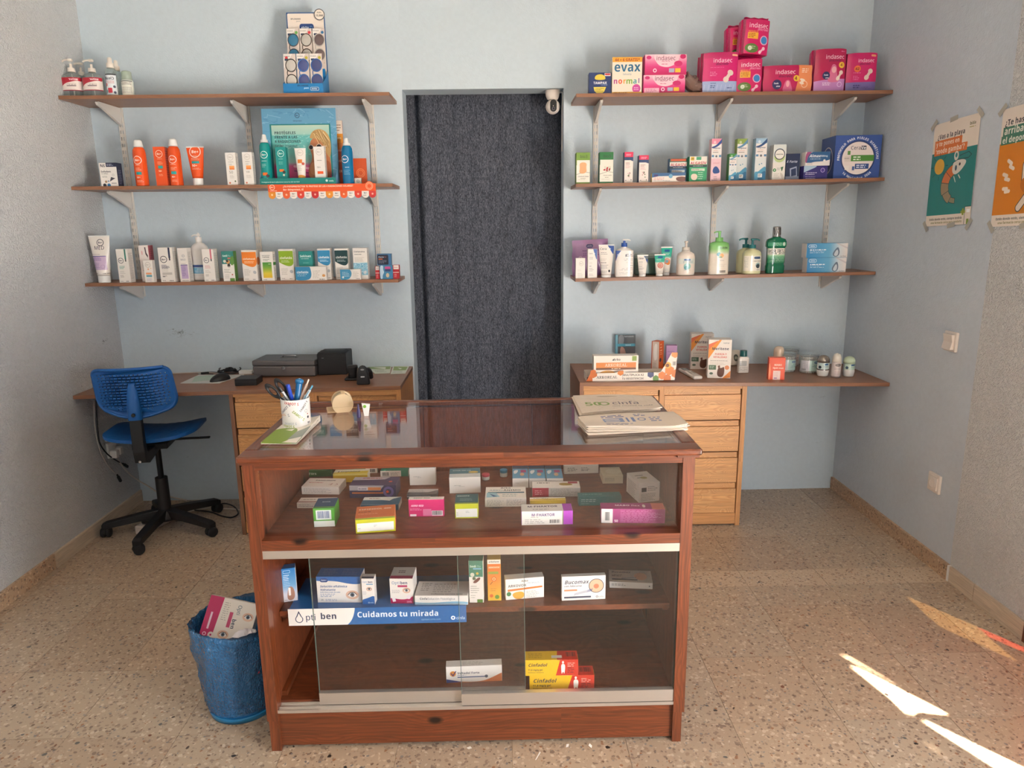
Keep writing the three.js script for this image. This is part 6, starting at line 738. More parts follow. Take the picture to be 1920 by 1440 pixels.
// ---------------------------------------------------------------- right desk
const deskBox = (label, bl, br, ft, d, art, o = {}) => { const lv = deskY.R(onY((bl[0] + br[0]) / 2, bl[1], 0.735).x) + 0.0004; return boxOn(lv, label, bl, br, ft, 0, art, { d, ppm: 1900, ...o }); };
{ // display tray with tonic box
  const lv = deskY.R(0.55) + 0.0005, a = onY(1099, 715.5, lv), b = onY(1267, 714.5, lv), W = b.x - a.x, cx = (a.x + b.x) / 2, zf = a.z - 0.001, H = onZ(1110, 700, zf).y - lv, D = 0.09, t = thing('tray_display', 'white and honey orange cardboard tray with honeycomb fin holding the tonic box', 'display', [cx, lv, zf - D / 2]); sheetRoom(600); const s0 = sheet;
  const topFin = onZ(1265, 661, zf).y - lv, out = [[-W / 2, 0], [W / 2, 0], [W / 2 + 0.01, topFin], [W / 2 - 0.018, topFin], [W / 2 - 0.045, topFin * 0.6], [W / 2 - 0.055, topFin * 0.48], [W / 2 - 0.07, H], [-W / 2 + 0.19, H], [-W / 2 + 0.18, H * 1.25], [-W / 2 + 0.16, H * 1.25], [-W / 2 + 0.14, H], [-W / 2 + 0.045, H], [-W / 2 + 0.05, H * 1.3], [-W / 2 + 0.035, H * 1.45], [-W / 2 + 0.02, H * 1.3], [-W / 2 + 0.02, H]];
  const x0 = -W / 2, x1 = W / 2 + 0.01, cell = printed(x1 - x0, topFin, 2200, (p) => { const X = (m) => (m - x0) / (x1 - x0), Yv = (m) => 1 - m / topFin; p.bg('#ece0d4'); const hex = (mx, my, r, c) => { const q = []; for (let i = 0; i < 6; i++) q.push([X(mx + Math.cos(i * 1.047 + 0.52) * r), Yv(my + Math.sin(i * 1.047 + 0.52) * r)]); p.poly(q, c); };
    hex(x0 + 0.012, H * 0.3, 0.022, '#c46018'); hex(x0 + 0.035, H * 0.9, 0.02, '#c8661c'); hex(x0 + 0.03, H * 1.3, 0.018, '#c8661c'); hex(x0 + 0.165, H * 1.05, 0.016, '#d07420'); p.t('ARKOREAL', X(x0 + 0.1), Yv(H * 0.5), 0.23, '#3a342e', 'sb').t('¡MULTIPLICA X2', X(x0 + 0.225), Yv(H * 0.72), 0.24, '#3a342e', 'b').t('TU RESISTENCIA!', X(x0 + 0.225), Yv(H * 0.28), 0.24, '#3a342e', 'b'); hex(x0 + 0.31, H * 0.75, 0.017, '#34406c'); hex(x0 + 0.335, H * 0.25, 0.016, '#5a8434'); hex(x0 + 0.365, H * 0.6, 0.02, '#d2701c'); hex(x0 + 0.39, H * 0.25, 0.02, '#c8661c'); hex(x0 + 0.4, H * 1.2, 0.024, '#d4761e'); hex(x0 + 0.43, H * 0.8, 0.022, '#d07020'); hex(x1 - 0.012, topFin * 0.95, 0.02, '#d8823a'); p.dot(X(x1 - 0.045), Yv(topFin * 0.55), 0.035, '#e0a83a').dot(X(x1 - 0.047), Yv(topFin * 0.54), 0.02, '#7a3c10').bar(X(x1 - 0.022), Yv(topFin * 0.68), 0.03, 0.14); });
  const g = prism(out, 0.0016), u = g.attributes.uv, p = g.attributes.position; for (let i = 0; i < u.count; i++) u.setXY(i, ...uvOf(cell, Math.min(0.998, Math.max(0.002, (p.getX(i) - x0) / (x1 - x0))), Math.min(0.998, Math.max(0.002, p.getY(i) / topFin)))); part('printed_front', g, s0.mat, t, [0, 0, D / 2]);
  const cw = solid('#d8ccc0'), pl = (gg) => { const uu = gg.attributes.uv; for (let i = 0; i < uu.count; i++) uu.setXY(i, ...uvOf(cw, 0.5, 0.5)); return gg; }; part('tray_floor', pl(wbox(W - 0.003, 0.0015, D - 0.003)), s0.mat, t, [0, 0.001, 0]); part('tray_back', pl(wbox(W, H, 0.0015)), s0.mat, t, [0, H / 2, -D / 2]); for (const s of [-1, 1]) part('tray_end', pl(wbox(0.0015, H * 0.9, D - 0.002)), s0.mat, t, [s * (W / 2 - 0.001), H * 0.45, 0]);
  const z = zf - 0.02, l = onZ(1113, 700, z), r = onZ(1196.5, 700, z); carton('tonic_box', 'white tonic box with orange band standing in the honeycomb tray', 'box', r.x - l.x, onZ(1155, 667, z).y - lv - 0.002, 0.055, [(l.x + r.x) / 2, lv + 0.0022, z - 0.0275], 0, { bg: '#ece2d6', front: (p) => p.bg('#ece2d6').t('Arko', 0.52, 0.16, 0.16, '#4a4640', 'b').poly([[0.41, 0.2], [0.44, 0.12], [0.46, 0.2]], '#4a4640').r(0.86, 0.02, 0.1, 0.2, '#8aa048').r(0.05, 0.28, 0.9, 0.22, '#d98038').t('ARKOREAL', 0.5, 0.39, 0.5, '#f6e8d8', 's').r(0.05, 0.5, 0.9, 0.08, '#6a3c1c').ln(0.4, 0.52, 0.24, 1, '#e8c8a0', 0.03, 0.03).curve([[0.1, 0.7], [0.3, 0.58], [0.5, 0.66], [0.45, 0.95], [0.15, 0.95]], '#d89a4c').ln(0.3, 0.64, 0.5, 2, '#a89a88', 0.07, 0.02) }, 2000);
}
deskBox('orange and white upright box with silvery figure print', [1221, 695.5], [1236, 697], 640, 0.05, { bg: '#cf5a20', front: (p) => p.bg('#d6c4b8').r(0, 0, 0.1, 1, '#b8471c').curve([[0.3, 0.08], [0.8, 0.06], [0.7, 0.36], [0.8, 0.6], [0.3, 0.66]], '#efe6e0').ln(0.2, 0.72, 0.6, 6, '#a89488', 0.04, 0.016), side: (p) => p.bg('#cf5a20').ln(0.2, 0.08, 0.5, 3, '#f0c8a8', 0.1, 0.04).dot(0.35, 0.62, 0.2, '#2c2c38').ln(0.2, 0.3, 0.6, 3, '#f0c8a8', 0.06, 0.02) }, { name: 'supplement_box', yaw: -0.12 });
deskBox('lilac box behind the honeycomb fin', [1248.5, 689], [1268.5, 689], 648, 0.04, { bg: '#b083b0', front: (p) => p.bg('#b083b0').t('Femme', 0.42, 0.27, 0.7, '#6a3c78', 'i').ln(0.2, 0.4, 0.4, 3, '#7a4c88', 0.06, 0.02).ring(0.3, 0.72, 0.14, '#6a3c78', 0.14) }, { name: 'supplement_box' });
{ const z = ZB + 0.035, l = onZ(1153, 690, z), r = onZ(1190, 690, z), y = deskY.R(l.x), h = onZ(1170, 628, z).y - y; const m = carton('stocking_box', 'flat teal and dark box with leg photographs leaning against the wall', 'box', r.x - l.x, h, 0.016, [(l.x + r.x) / 2, y + 0.001, z], 0, { bg: '#3f8298', front: (p) => p.bg('#45484c').r(0, 0, 0.12, 1, '#5a96a8').curve([[0.14, 0], [0.44, 0], [0.4, 0.4], [0.16, 0.4]], '#7a7f84').t('Farmalastic', 0.68, 0.06, 0.5, '#c8d4d8', '').r(0.05, 0.3, 0.95, 0.09, '#3f9ab4').ln(0.5, 0.33, 0.4, 1, '#d8ecf2', 0.04, 0.03).curve([[0.2, 0.4], [0.44, 0.4], [0.56, 0.7], [0.5, 1.05], [0.3, 1.05]], '#b48a78').r(0.6, 0.42, 0.4, 0.58, '#4a4448'), top: '#7fa4b0' }, 1900, undefined, -0.05); }
const meri = (p) => p.bg('#ece3da').poly([[0, 0.12], [0.4, 0.02], [0.12, 0.4], [0, 0.5]], '#e0734c').poly([[0, 0.26], [0.46, 0.0], [0.56, 0.0], [0.14, 0.38], [0, 0.48]], '#e8953c').t('nutrial', 0.76, 0.08, 0.26, '#6a6a6e', '').t('Meritene', 0.52, 0.23, 0.74, '#2c3044', 'b').t('FUERZA Y', 0.54, 0.37, 0.52, '#d05a50', 'b').t('VITALIDAD', 0.52, 0.45, 0.6, '#d05a50', 'b').ln(0.1, 0.54, 0.8, 1, '#77706c', 0.03, 0.01).ln(0.1, 0.6, 0.8, 2, '#b8aea4', 0.035, 0.008).r(0.04, 0.66, 0.32, 0.12, '#4f6a50').ln(0.08, 0.69, 0.22, 2, '#c8d4c4', 0.035, 0.014).curve([[0.4, 0.96], [0.44, 0.72], [0.6, 0.74], [0.74, 0.68], [0.72, 0.98]], '#5c3424').poly([[0.44, 0.68], [0.52, 0.66], [0.54, 0.72], [0.46, 0.74]], '#6a3c2a').dot(0.84, 0.72, 0.1, '#d8885c').poly([[0.66, 1], [1, 0.8], [1, 0.98], [0.8, 1]], '#e0883c').el(0.16, 0.88, 0.08, 0.03, '#5a6a58');
deskBox('white shake box with orange corner and red lettering, the front one of two', [1326, 708.5], [1369, 709.5], 637, 0.075, { bg: '#e4dbd2', front: meri, left: (p) => p.bg('#ece3da').ln(0.12, 0.1, 0.76, 16, 'rgba(90,70,60,0.5)', 0.045, 0.014) }, { name: 'shake_box' });
deskBox('white shake box with orange corner and red lettering, half hidden at the back', [1294, 692], [1336, 692.5], 626, 0.07, { bg: '#e4dbd2', front: meri, left: sideOf('#ece3da') }, { name: 'shake_box' });
{ // remote control
  const lv = deskY.R(0.95), a = onY(1281, 697, lv), b = onY(1307, 711, lv), yaw = Math.atan2(b.x - a.x, b.z - a.z), L = a.distanceTo(b) + 0.03, t = thing('remote_control', 'pale grey remote control lying on the desk beside the shake boxes', 'remote', [(a.x + b.x) / 2, lv + 0.0003, (a.z + b.z) / 2], yaw);
  part('case', rbox(0.046, 0.018, L, 0.008, 0, 0.009, 0, 4), M([222, 214, 206], 0.4), t); part('screen', rbox(0.034, 0.001, L * 0.26, 0.0004, 0, 0.0182, -L * 0.28), M([120, 122, 120], 0.25), t); for (let i = 0; i < 8; i++) part('button', rbox(0.01, 0.0016, 0.007, 0.0007, (i % 2 - 0.5) * 0.018, 0.0186, -L * 0.02 + (i / 2 | 0) * 0.014), M([176, 170, 164], 0.5), t);
}
{ const lv = deskY.R(1.1), z = ZB + 0.06, a = onZ(1371, 682, z), b = onZ(1383, 682, z), t = thing('small_bag', 'small cream paper bag with dark print behind the shake boxes', 'bag', [(a.x + b.x) / 2, lv + 0.0003, z]); const g = rbox(b.x - a.x + 0.015, 0.082, 0.03, 0.008, 0, 0.041, 0, 3), p = g.attributes.position; for (let i = 0; i < p.count; i++) p.setZ(i, p.getZ(i) * (1.2 - p.getY(i) * 9)); g.computeVertexNormals(); sheetRoom(260); const s0 = sheet, cell = printed(0.06, 0.08, 1700, (q) => q.bg('#dcd4c6').curve([[0.3, 0.3], [0.7, 0.26], [0.76, 0.7], [0.4, 0.74]], '#4a5044').dot(0.55, 0.5, 0.12, '#a8ac94')), u = g.attributes.uv; for (let i = 0; i < u.count; i++) u.setXY(i, ...uvOf(cell, Math.min(1, Math.max(0, p.getX(i) / 0.06 + 0.5)), Math.min(1, p.getY(i) / 0.083))); part('paper', g, s0.mat, t); }
const deskAt = (x0, x1, yfoot, ytop) => { let lv = deskY.R(1.2), a = onY((x0 + x1) / 2, yfoot, lv); lv = deskY.R(a.x); const l = onZ(x0, yfoot, a.z), r = onZ(x1, yfoot, a.z); return { x: (l.x + r.x) / 2, y: lv + 0.0005, z: a.z, w: r.x - l.x, h: onZ((x0 + x1) / 2, ytop, a.z).y - lv }; };
{ const q = deskAt(1384, 1403.5, 699, 658), t = thing('foot_powder_bottle', 'small square shouldered white bottle with dark teal cap', 'bottle', [q.x, q.y, q.z - 0.012]), r = q.w / 2; part('bottle_body', loft([[0, r * 0.96, r * 0.55, 6], [0.002, r, r * 0.58, 6], [q.h * 0.66, r, r * 0.58, 6], [q.h * 0.73, r * 0.75, r * 0.5, 3], [q.h * 0.74, r * 0.6, r * 0.5]], 36), M([228, 220, 210], 0.35), t); part('cap', cyl(r * 0.62, r * 0.66, q.h * 0.27, 28, 0, q.h * 0.87, 0), M([26, 92, 92], 0.35), t); const [g, m] = wrapLabel(r * 1.01, r * 0.59, q.h * 0.04, q.h * 0.62, (p) => p.bg('#e6ddd2').t('FarmaFeet', 0.16, 0.5, 0.5, '#2c4a54', 'b', -Math.PI / 2, 0.2).rr(0.45, 0.12, 0.3, 0.4, 0.04, '#a8a49e').ln(0.36, 0.6, 0.5, 4, '#8a847c', 0.09, 0.02), 0.42, 6); part('label', g, m, t); }
deskBox('bright orange box with white lettering and pale square', [1440, 712], [1470.5, 712.5], 671, 0.035, { bg: '#e04a1c', front: (p) => p.bg('#e04a1c').curve([[0, 0.1], [0.14, 0.5], [0.1, 1.05], [0, 1.05]], '#f08a5c').t('MABO', 0.56, 0.32, 0.48, '#fbe4d6', 'b').t('lípid max', 0.58, 0.46, 0.66, '#fbe4d6', 'b').r(0.28, 0.58, 0.46, 0.42, '#ecd0c8').ln(0.34, 0.66, 0.34, 4, '#d8a8a0', 0.06, 0.02).ln(0.36, 0.9, 0.2, 1, '#8a4a8c', 0.03, 0.04) }, { name: 'supplement_box' });
{ const q = deskAt(1448, 1468, 694, 649), r = q.w / 2, t = thing('spray_deodorant', 'translucent bottle with pearly domed cap behind the bright orange box', 'bottle', [q.x, q.y, q.z]); part('bottle_body', loft([[0, r * 0.9, r * 0.9], [0.003, r, r], [q.h * 0.5, r, r], [q.h * 0.54, r * 0.9, r * 0.9]], 30), M([206, 188, 172], 0.25), t); part('domed_cap', loft([[q.h * 0.54, r * 0.94, r * 0.94], [q.h * 0.86, r * 0.92, r * 0.92], [q.h * 0.95, r * 0.75, r * 0.75], [q.h * 0.99, r * 0.4, r * 0.4], [q.h, 0.001, 0.001]], 30), M([214, 190, 168], 0.15, { clearcoat: 1 }), t); }
// cotton bud tubs: clear tub, label and the buds inside
function budTub(label, q, lab) {
  const r = q.w / 2, rz = Math.min(r, 0.042), t = thing('cotton_bud_tub', label, 'tub', [q.x, q.y, q.z - rz * 0.6], 0, 'cotton bud tubs'); part('clear_tub', loft([[0, r * 0.97, rz * 0.97, 2.6], [0.002, r, rz, 2.6], [q.h * 0.86, r, rz, 2.6]], 36, false), clearPlastic, t); part('clear_lid', loft([[q.h * 0.86, r * 1.02, rz * 1.02, 2.6], [q.h * 0.98, r * 1.02, rz * 1.02, 2.6], [q.h, r * 0.97, rz * 0.97, 2.6]], 36), clearPlastic, t);
  const bud = merge([cyl(0.0011, 0.0011, q.h * 0.78, 6, 0, q.h * 0.42, 0), (() => { const s = new THREE.SphereGeometry(0.0027, 8, 6); s.scale(1, 2.2, 1); s.translate(0, q.h * 0.79, 0); return s; })(), (() => { const s = new THREE.SphereGeometry(0.0027, 8, 6); s.scale(1, 2.2, 1); s.translate(0, q.h * 0.06, 0); return s; })()]), im = new THREE.InstancedMesh(bud, M([240, 232, 224], 0.8), 110), mm = new THREE.Matrix4(); for (let i = 0; i < 110; i++) { const a = i * 2.39996, k = Math.sqrt((i + 0.5) / 110) * 0.9; mm.makeTranslation(Math.cos(a) * r * k, 0, Math.sin(a) * rz * k); im.setMatrixAt(i, mm); } im.name = 'cotton_buds'; im.userData.kind = 'stuff'; t.add(im);
  const [g, m] = wrapLabel(r * 1.012, rz * 1.012, q.h * 0.12, q.h * 0.68, lab, 0.44, 2.6); part('label', g, m, t);
}
const budLab = (p) => p.bg('#bcd8d0').rr(0.22, 0.1, 0.22, 0.2, 0.06, '#2c5c8c').t('alvita', 0.33, 0.2, 0.16, '#dceaf0', 'b').ln(0.14, 0.42, 0.36, 3, '#4c8a8c', 0.12, 0.04).r(0.56, 0, 0.44, 1, '#d4d2d6').ln(0.62, 0.14, 0.3, 5, '#9a98a4', 0.13, 0.03).bar(0.7, 0.76, 0.2, 0.16, '#444');
budTub('clear tub of cotton buds half hidden by the bright orange box', deskAt(1464, 1492, 696, 663), budLab);
budTub('wide clear tub of cotton buds with mint label standing free', deskAt(1502, 1535.5, 697, 664), budLab);
{ const z = ZB + 0.1, lv = deskY.R(1.45), l = onZ(1468, 690, z), r = onZ(1498, 690, z); budTub('tub of cotton buds at the back against the wall', { x: (l.x + r.x) / 2, y: lv + 0.0005, z, w: r.x - l.x, h: onZ(1480, 653, z).y - lv }, (p) => p.bg('#dcd4d0').ln(0.2, 0.3, 0.6, 3, '#b06a70', 0.14, 0.05)); }
const rollOn = (label, q, capM, lab, ring) => { const r = q.w / 2, t = thing('roll_on_deodorant', label, 'bottle', [q.x, q.y, q.z - r * 0.5], 0, 'roll-on deodorants'); part('bottle_body', loft([[0, r * 0.72, r * 0.72], [0.004, r * 0.86, r * 0.86], [q.h * 0.25, r * 0.98, r * 0.98], [q.h * 0.34, r * 0.94, r * 0.94], [q.h * 0.7, r * 0.92, r * 0.92]], 32), white, t); part('domed_cap', loft([[q.h * 0.66, r, r], [q.h * 0.8, r * 0.98, r * 0.98], [q.h * 0.92, r * 0.78, r * 0.78], [q.h * 0.98, r * 0.42, r * 0.42], [q.h, 0.001, 0.001]], 32), capM, t); if (ring) part('silver_band', cyl(r * 0.975, r * 0.99, q.h * 0.05, 32, 0, q.h * 0.33, 0), capM, t); const [g, m] = wrapLabel(r * 0.97, r * 0.97, q.h * 0.36, q.h * 0.66, lab, 0.42); part('label', g, m, t); };
rollOn('roll-on deodorant with silver grey domed cap', deskAt(1533.5, 1555.5, 703, 667), M([150, 142, 134], 0.25, { metalness: 0.6 }), (p) => p.bg('#c4d8d6').rr(0.3, 0.1, 0.3, 0.24, 0.08, '#2c5c8c').ln(0.3, 0.46, 0.36, 2, '#4c6a80', 0.14, 0.05).dot(0.86, 0.7, 0.1, '#1f2a3c'), true);
rollOn('roll-on deodorant with pale green domed cap next to the right side wall', deskAt(1582.5, 1603.5, 703, 669), M([196, 214, 186], 0.35), (p) => p.bg('#c4dccc').rr(0.22, 0.1, 0.32, 0.24, 0.08, '#2c5c8c').ln(0.2, 0.46, 0.36, 2, '#5c8a80', 0.14, 0.05).dot(0.8, 0.66, 0.1, '#3c5a70'), false);
{ const q = deskAt(1560, 1577, 705, 663), r = q.w / 2, t = thing('roll_on_deodorant', 'slim roll-on deodorant with pale rounded cap and pinkish body', 'bottle', [q.x, q.y, q.z - r * 0.5], 0, 'roll-on deodorants'); sheetRoom(300); const s0 = sheet, cell = printed(q.w, q.h * 0.66, 1900, (p) => p.bg('#d8ccc8').el(0.5, 0.2, 0.3, 0.1, '#77706e').ln(0.15, 0.38, 0.7, 2, '#8a7f80', 0.07, 0.024).ln(0.2, 0.56, 0.6, 4, '#b08a94', 0.07, 0.018).r(0, 0.9, 1, 0.1, '#a89a96')); part('bottle_body', loft([[0, r * 0.94, r * 0.94], [0.003, r, r], [q.h * 0.62, r * 0.98, r * 0.98], [q.h * 0.66, r * 0.94, r * 0.94]], 30, true, cell), s0.gloss, t); part('domed_cap', loft([[q.h * 0.655, r * 0.97, r * 0.97], [q.h * 0.84, r * 0.9, r * 0.9], [q.h * 0.95, r * 0.66, r * 0.66], [q.h, 0.001, 0.001]], 30), M([226, 220, 208], 0.25), t); }
// ---------------------------------------------------------------- medicines in the upper case of the counter
const UP = 0.6524;
const cs = (label, bl, br, ft, bt, art, o = {}) => boxOn(o.level ?? UP, label, bl, br, ft, bt, art, o);
const flap = (c) => (p) => p.bg(c).ln(0.15, 0.5, 0.3, 1, 'rgba(90,90,90,0.5)', 0.1, 0.02).ln(0.3, 0.56, 0.2, 1, 'rgba(90,90,90,0.4)', 0.1, 0.02);
cs('dark green box with two white ovals on its top', [571, 894.5], [623, 893], 883, 874, { bg: '#35622e', front: (p) => p.bg('#35622e').t('Fórx', 0.3, 0.5, 0.4, '#d8e4d0', 'sb'), top: (p) => p.bg('#33652c').ring(0.5, 0.4, 0.07, '#e8ecdc', 0.4).ring(0.72, 0.34, 0.08, '#e8ecdc', 0.4) });
cs('bright yellow and white lozenge box leaning by the dark green box', [625, 905], [690, 903.5], 889, 880, { bg: '#d8b21c', front: (p) => p.bg('#d8b21c').r(0, 0, 1, 0.2, '#e8d87a'), top: (p) => p.bg('#e0c83c').poly([[0, 0], [1, 0], [1, 0.4], [0, 0.7]], '#f0ecd8').t('Lizipaína', 0.42, 0.5, 0.66, '#3a3a30', 'bi'), side: '#ece4c8' });
cs('green and white box behind the yellow lozenge box', [664, 888], [708, 887], 878, 873, { bg: '#2f7a5c', front: (p) => p.bg('#ece5dd').r(0, 0, 0.5, 1, '#2f7a5c').bar(0.6, 0.2, 0.3, 0.6) });
cs('green topped white box with bar code beside the plain white box', [713.5, 894], [766, 893], 883, 875, { bg: '#ece5dd', front: (p) => p.bg('#ece5dd').bar(0.06, 0.25, 0.24, 0.6).ln(0.36, 0.3, 0.34, 3, '#99928c', 0.2, 0.08).r(0.74, 0, 0.26, 1, '#2f7f68'), top: '#2f8068' });
cs('plain white end of a blue topped box', [768.5, 910], [817, 909], 877.5, 870, { bg: '#ece5dd', front: flap('#ece5dd'), top: '#7fa8b8' });
cs('white tablet box with crimson edge', [566, 926.8], [636, 927.6], 912.5, 897, { bg: '#ece5dd', front: (p) => p.bg('#ece5dd').ln(0.05, 0.25, 0.9, 4, 'rgba(110,110,120,0.5)', 0.16, 0.05), top: (p) => p.bg('#ece5dd').t('PANILIRON', 0.5, 0.26, 0.55, '#4a4048', 'b').ln(0.1, 0.5, 0.4, 1, '#c05060', 0.06, 0.05).line([[0.68, 0.75], [0.76, 0.6], [0.74, 0.82]], '#9a4048', 0.012).line([[0.86, 0.6], [0.92, 0.7], [0.86, 0.82]], '#9a4048', 0.012), left: '#a81c40' });
cs('dark violet and silver box with orange stripe and target print', [656, 933.8], [743, 933.5], 910.5, 894.5, { bg: '#3a3454', front: (p) => p.bg('#3a3454').poly([[0, 0], [0.75, 0], [0.66, 0.4], [0, 0.4]], '#a8a4aa').rr(0.18, 0.12, 0.5, 0.28, 0.01, '#d0ccd0').r(0.4, 0.14, 0.28, 0.24, '#d08048').t('IBLIMAX', 0.28, 0.26, 0.18, '#3a3454', 'b').poly([[0.05, 0.55], [0.7, 0.55], [0.76, 0.45], [0.8, 0.65], [0.05, 0.65]], '#d07038').ring(0.84, 0.5, 0.09, '#6a5c94', 0.3).dot(0.82, 0.5, 0.03, '#e0502c'), top: (p) => p.bg('#453e60').poly([[0, 0], [0.8, 0], [0.7, 0.3], [0, 0.4]], '#b4aeb2').ln(0.2, 0.12, 0.5, 1, '#a05050', 0.1, 0.08).dot(0.85, 0.55, 0.04, '#d8583c') });
cs('white box with dark teal top and yellow pill print', [843, 925.5], [901.5, 923.5], 896, 878, { bg: '#ece5dd', front: flap('#ece5dd'), top: (p) => p.bg('#4c7c8c').t('EFFER 500 mg', 0.4, 0.25, 0.6, '#e0e8ea', 'b').r(0, 0.6, 1, 0.4, '#d8dcdc').el(0.78, 0.45, 0.16, 0.12, '#d8b860') });
cs('grey and black box lying behind the magenta one', [763, 936], [819, 935.5], 927.5, 917, { bg: '#5c5c60', front: (p) => p.bg('#5c5c60').r(0, 0.3, 0.8, 0.3, '#a8a8aa'), top: (p) => p.bg('#b4b0ae').poly([[0, 0.6], [0.7, 0.6], [1, 0.2], [1, 1], [0, 1]], '#4a4a50').ln(0.1, 0.2, 0.5, 2, '#777', 0.2, 0.06) });
cs('flat white and maroon box under the blue topped green one', [557, 953], [626, 952.5], 943.5, 933, { bg: '#ece5dd', front: (p) => p.bg('#ece5dd').ln(0.04, 0.3, 0.5, 2, '#a8a2a0', 0.3, 0.1), top: (p) => p.bg('#ece5dd').ln(0.1, 0.3, 0.5, 1, '#99908c', 0.2, 0.1).r(0, 0.72, 0.7, 0.12, '#8a3c40') });
cs('upright green box with white bar code panel and dark blue top', [589, 988.5], [628.5, 987], 953.5, 934, { bg: '#58a63a', front: (p) => p.bg('#58a63a').rr(0.12, 0.1, 0.74, 0.52, 0.02, '#e4e8e4').bar(0.2, 0.16, 0.58, 0.38, '#4a5c94').r(0, 0.68, 1, 0.32, '#e4e8e0'), top: (p) => p.bg('#2c5278').ln(0.3, 0.35, 0.5, 1, '#c8d8e4', 0.1, 0.06).r(0, 0.86, 1, 0.14, '#5a9a3c') });
cs('flat dark teal and white box behind the orange lime one', [676, 957.5], [748, 956.5], 947, 932, { bg: '#2c5470', front: '#2c5874', top: (p) => p.bg('#2c5874').poly([[0, 0], [1, 0], [0.8, 0.25], [0.72, 0.5], [0.5, 0.4], [0, 0.4]], '#e0dedc').ln(0.15, 0.16, 0.4, 1, '#8a3c40', 0.1, 0.06), side: '#ece5dd' });
cs('orange topped lime green box with white panel', [667.5, 1001], [742.3, 995.5], 972.5, 948, { bg: '#c0bf20', front: (p) => p.bg('#c0bf20').r(0, 0, 1, 0.1, '#6a7424').r(0.03, 0.34, 0.93, 0.56, '#ece9e0').ln(0.06, 0.66, 0.06, 1, '#888', 0.1, 0.04).ln(0.45, 0.5, 0.1, 2, '#aaa', 0.08, 0.03), top: (p) => p.bg('#d0703a').t('ESPIDIDOL 400', 0.48, 0.28, 0.84, '#f2e0d0', 'b').ln(0.06, 0.48, 0.4, 1, '#7a3418', 0.08, 0.05).ln(0.06, 0.66, 0.5, 1, '#e8a888', 0.08, 0.04), side: '#d0703a' });
cs('magenta pink box with white lettering and bar code', [767, 969], [833, 968], 937, 931.5, { bg: '#d42070', front: (p) => p.bg('#d42070').t('AERO RED', 0.24, 0.36, 0.36, '#fbe8f0', 'bi').ln(0.03, 0.52, 0.4, 2, '#f0b0cc', 0.07, 0.03).r(0.4, 0.56, 0.24, 0.4, '#e07aa4').r(0.65, 0.66, 0.32, 0.3, '#f0e4e8').bar(0.67, 0.68, 0.28, 0.24).rr(0.03, 0.86, 0.18, 0.12, 0.01, '#f4e8ee'), top: (p) => p.bg('#ece5dd').t('AERO RED', 0.36, 0.5, 0.5, '#7a5a64', 'bi') });
cs('upright lime green box with white lower panel and dark teal top', [853.5, 972.5], [897, 971.4], 945, 926, { bg: '#bcc024', front: (p) => p.bg('#bcc024').r(0.03, 0.34, 0.94, 0.58, '#eceae2').ln(0.06, 0.6, 0.08, 2, '#999', 0.14, 0.03).ln(0.46, 0.5, 0.2, 2, '#aaa', 0.08, 0.03), top: (p) => p.bg('#35626c').t('ENVIPE', 0.34, 0.22, 0.56, '#d8e4e4', 'b').ln(0.2, 0.5, 0.6, 2, '#8cb0b4', 0.14, 0.05).r(0, 0.9, 1, 0.1, '#9aa824') });
cs('white box with teal picture band on its top', [909.5, 950.8], [987, 949.7], 935.5, 913, { bg: '#ece5dd', front: (p) => p.bg('#ece5dd').ln(0.04, 0.15, 0.42, 7, 'rgba(100,100,110,0.5)', 0.11, 0.04).ln(0.52, 0.15, 0.44, 7, 'rgba(100,100,110,0.5)', 0.11, 0.04), top: (p) => p.bg('#ece5dd').t('Arko', 0.5, 0.1, 0.26, '#44484c', 'b').t('ARKO', 0.26, 0.3, 0.34, '#6a8a98', '').t('ÁNIMO', 0.66, 0.3, 0.44, '#2c3c48', 'b').r(0.06, 0.44, 0.9, 0.1, '#2f6a7c').poly([[0.03, 0.5], [0.26, 0.5], [0.36, 0.86], [0.03, 0.9]], '#9cc4d0').poly([[0.1, 0.58], [0.3, 0.8], [0.2, 0.84]], '#2c5a8c').ln(0.42, 0.64, 0.5, 2, '#8aa0a4', 0.14, 0.04) });
for (const [i, a, b, yb] of [[0, 961, 991, 915], [1, 992.5, 1023.5, 914.6], [2, 1025, 1056, 914.2]]) cs(['white fronted blue topped nose box beside the blue lidded jar', 'white fronted blue topped nose box between its two twins', 'white fronted blue topped nose box before the pale long box'][i], [a, yb], [b, yb - 0.4], 897, 873, { bg: '#ece5dd', front: flap('#ece5dd'), top: (p) => p.bg('#5f9cc0').r(0, 0, 1, 0.26, '#2c3c58').curve([[0.05, 0.4], [0.4, 0.34], [0.3, 0.6], [0.1, 0.7]], '#e4e8ea').rr(0.52, 0.36, 0.36, 0.2, 0.04, '#a84a7c').el(0.62, 0.7, 0.14, 0.12, '#d8b08c') }, { group: 'blue topped nose boxes' });
cs('crimson and silver box with gold print on its top', [998, 931.5], [1088, 931], 915, 902.5, { bg: '#b8b2ac', front: (p) => p.bg('#b8b2ac').r(0, 0, 0.34, 1, '#9a1c34').ln(0.38, 0.14, 0.58, 8, 'rgba(90,90,90,0.4)', 0.1, 0.05).ln(0.05, 0.3, 0.2, 3, '#d8a0a8', 0.2, 0.06), top: (p) => p.bg('#ece5dd').ln(0.1, 0.2, 0.4, 1, '#444', 0.1, 0.1).curve([[0.55, 0.3], [0.75, 0.2], [0.9, 0.6], [0.6, 0.7]], '#a88a3c').r(0.76, 0.05, 0.2, 0.3, '#b04050') });
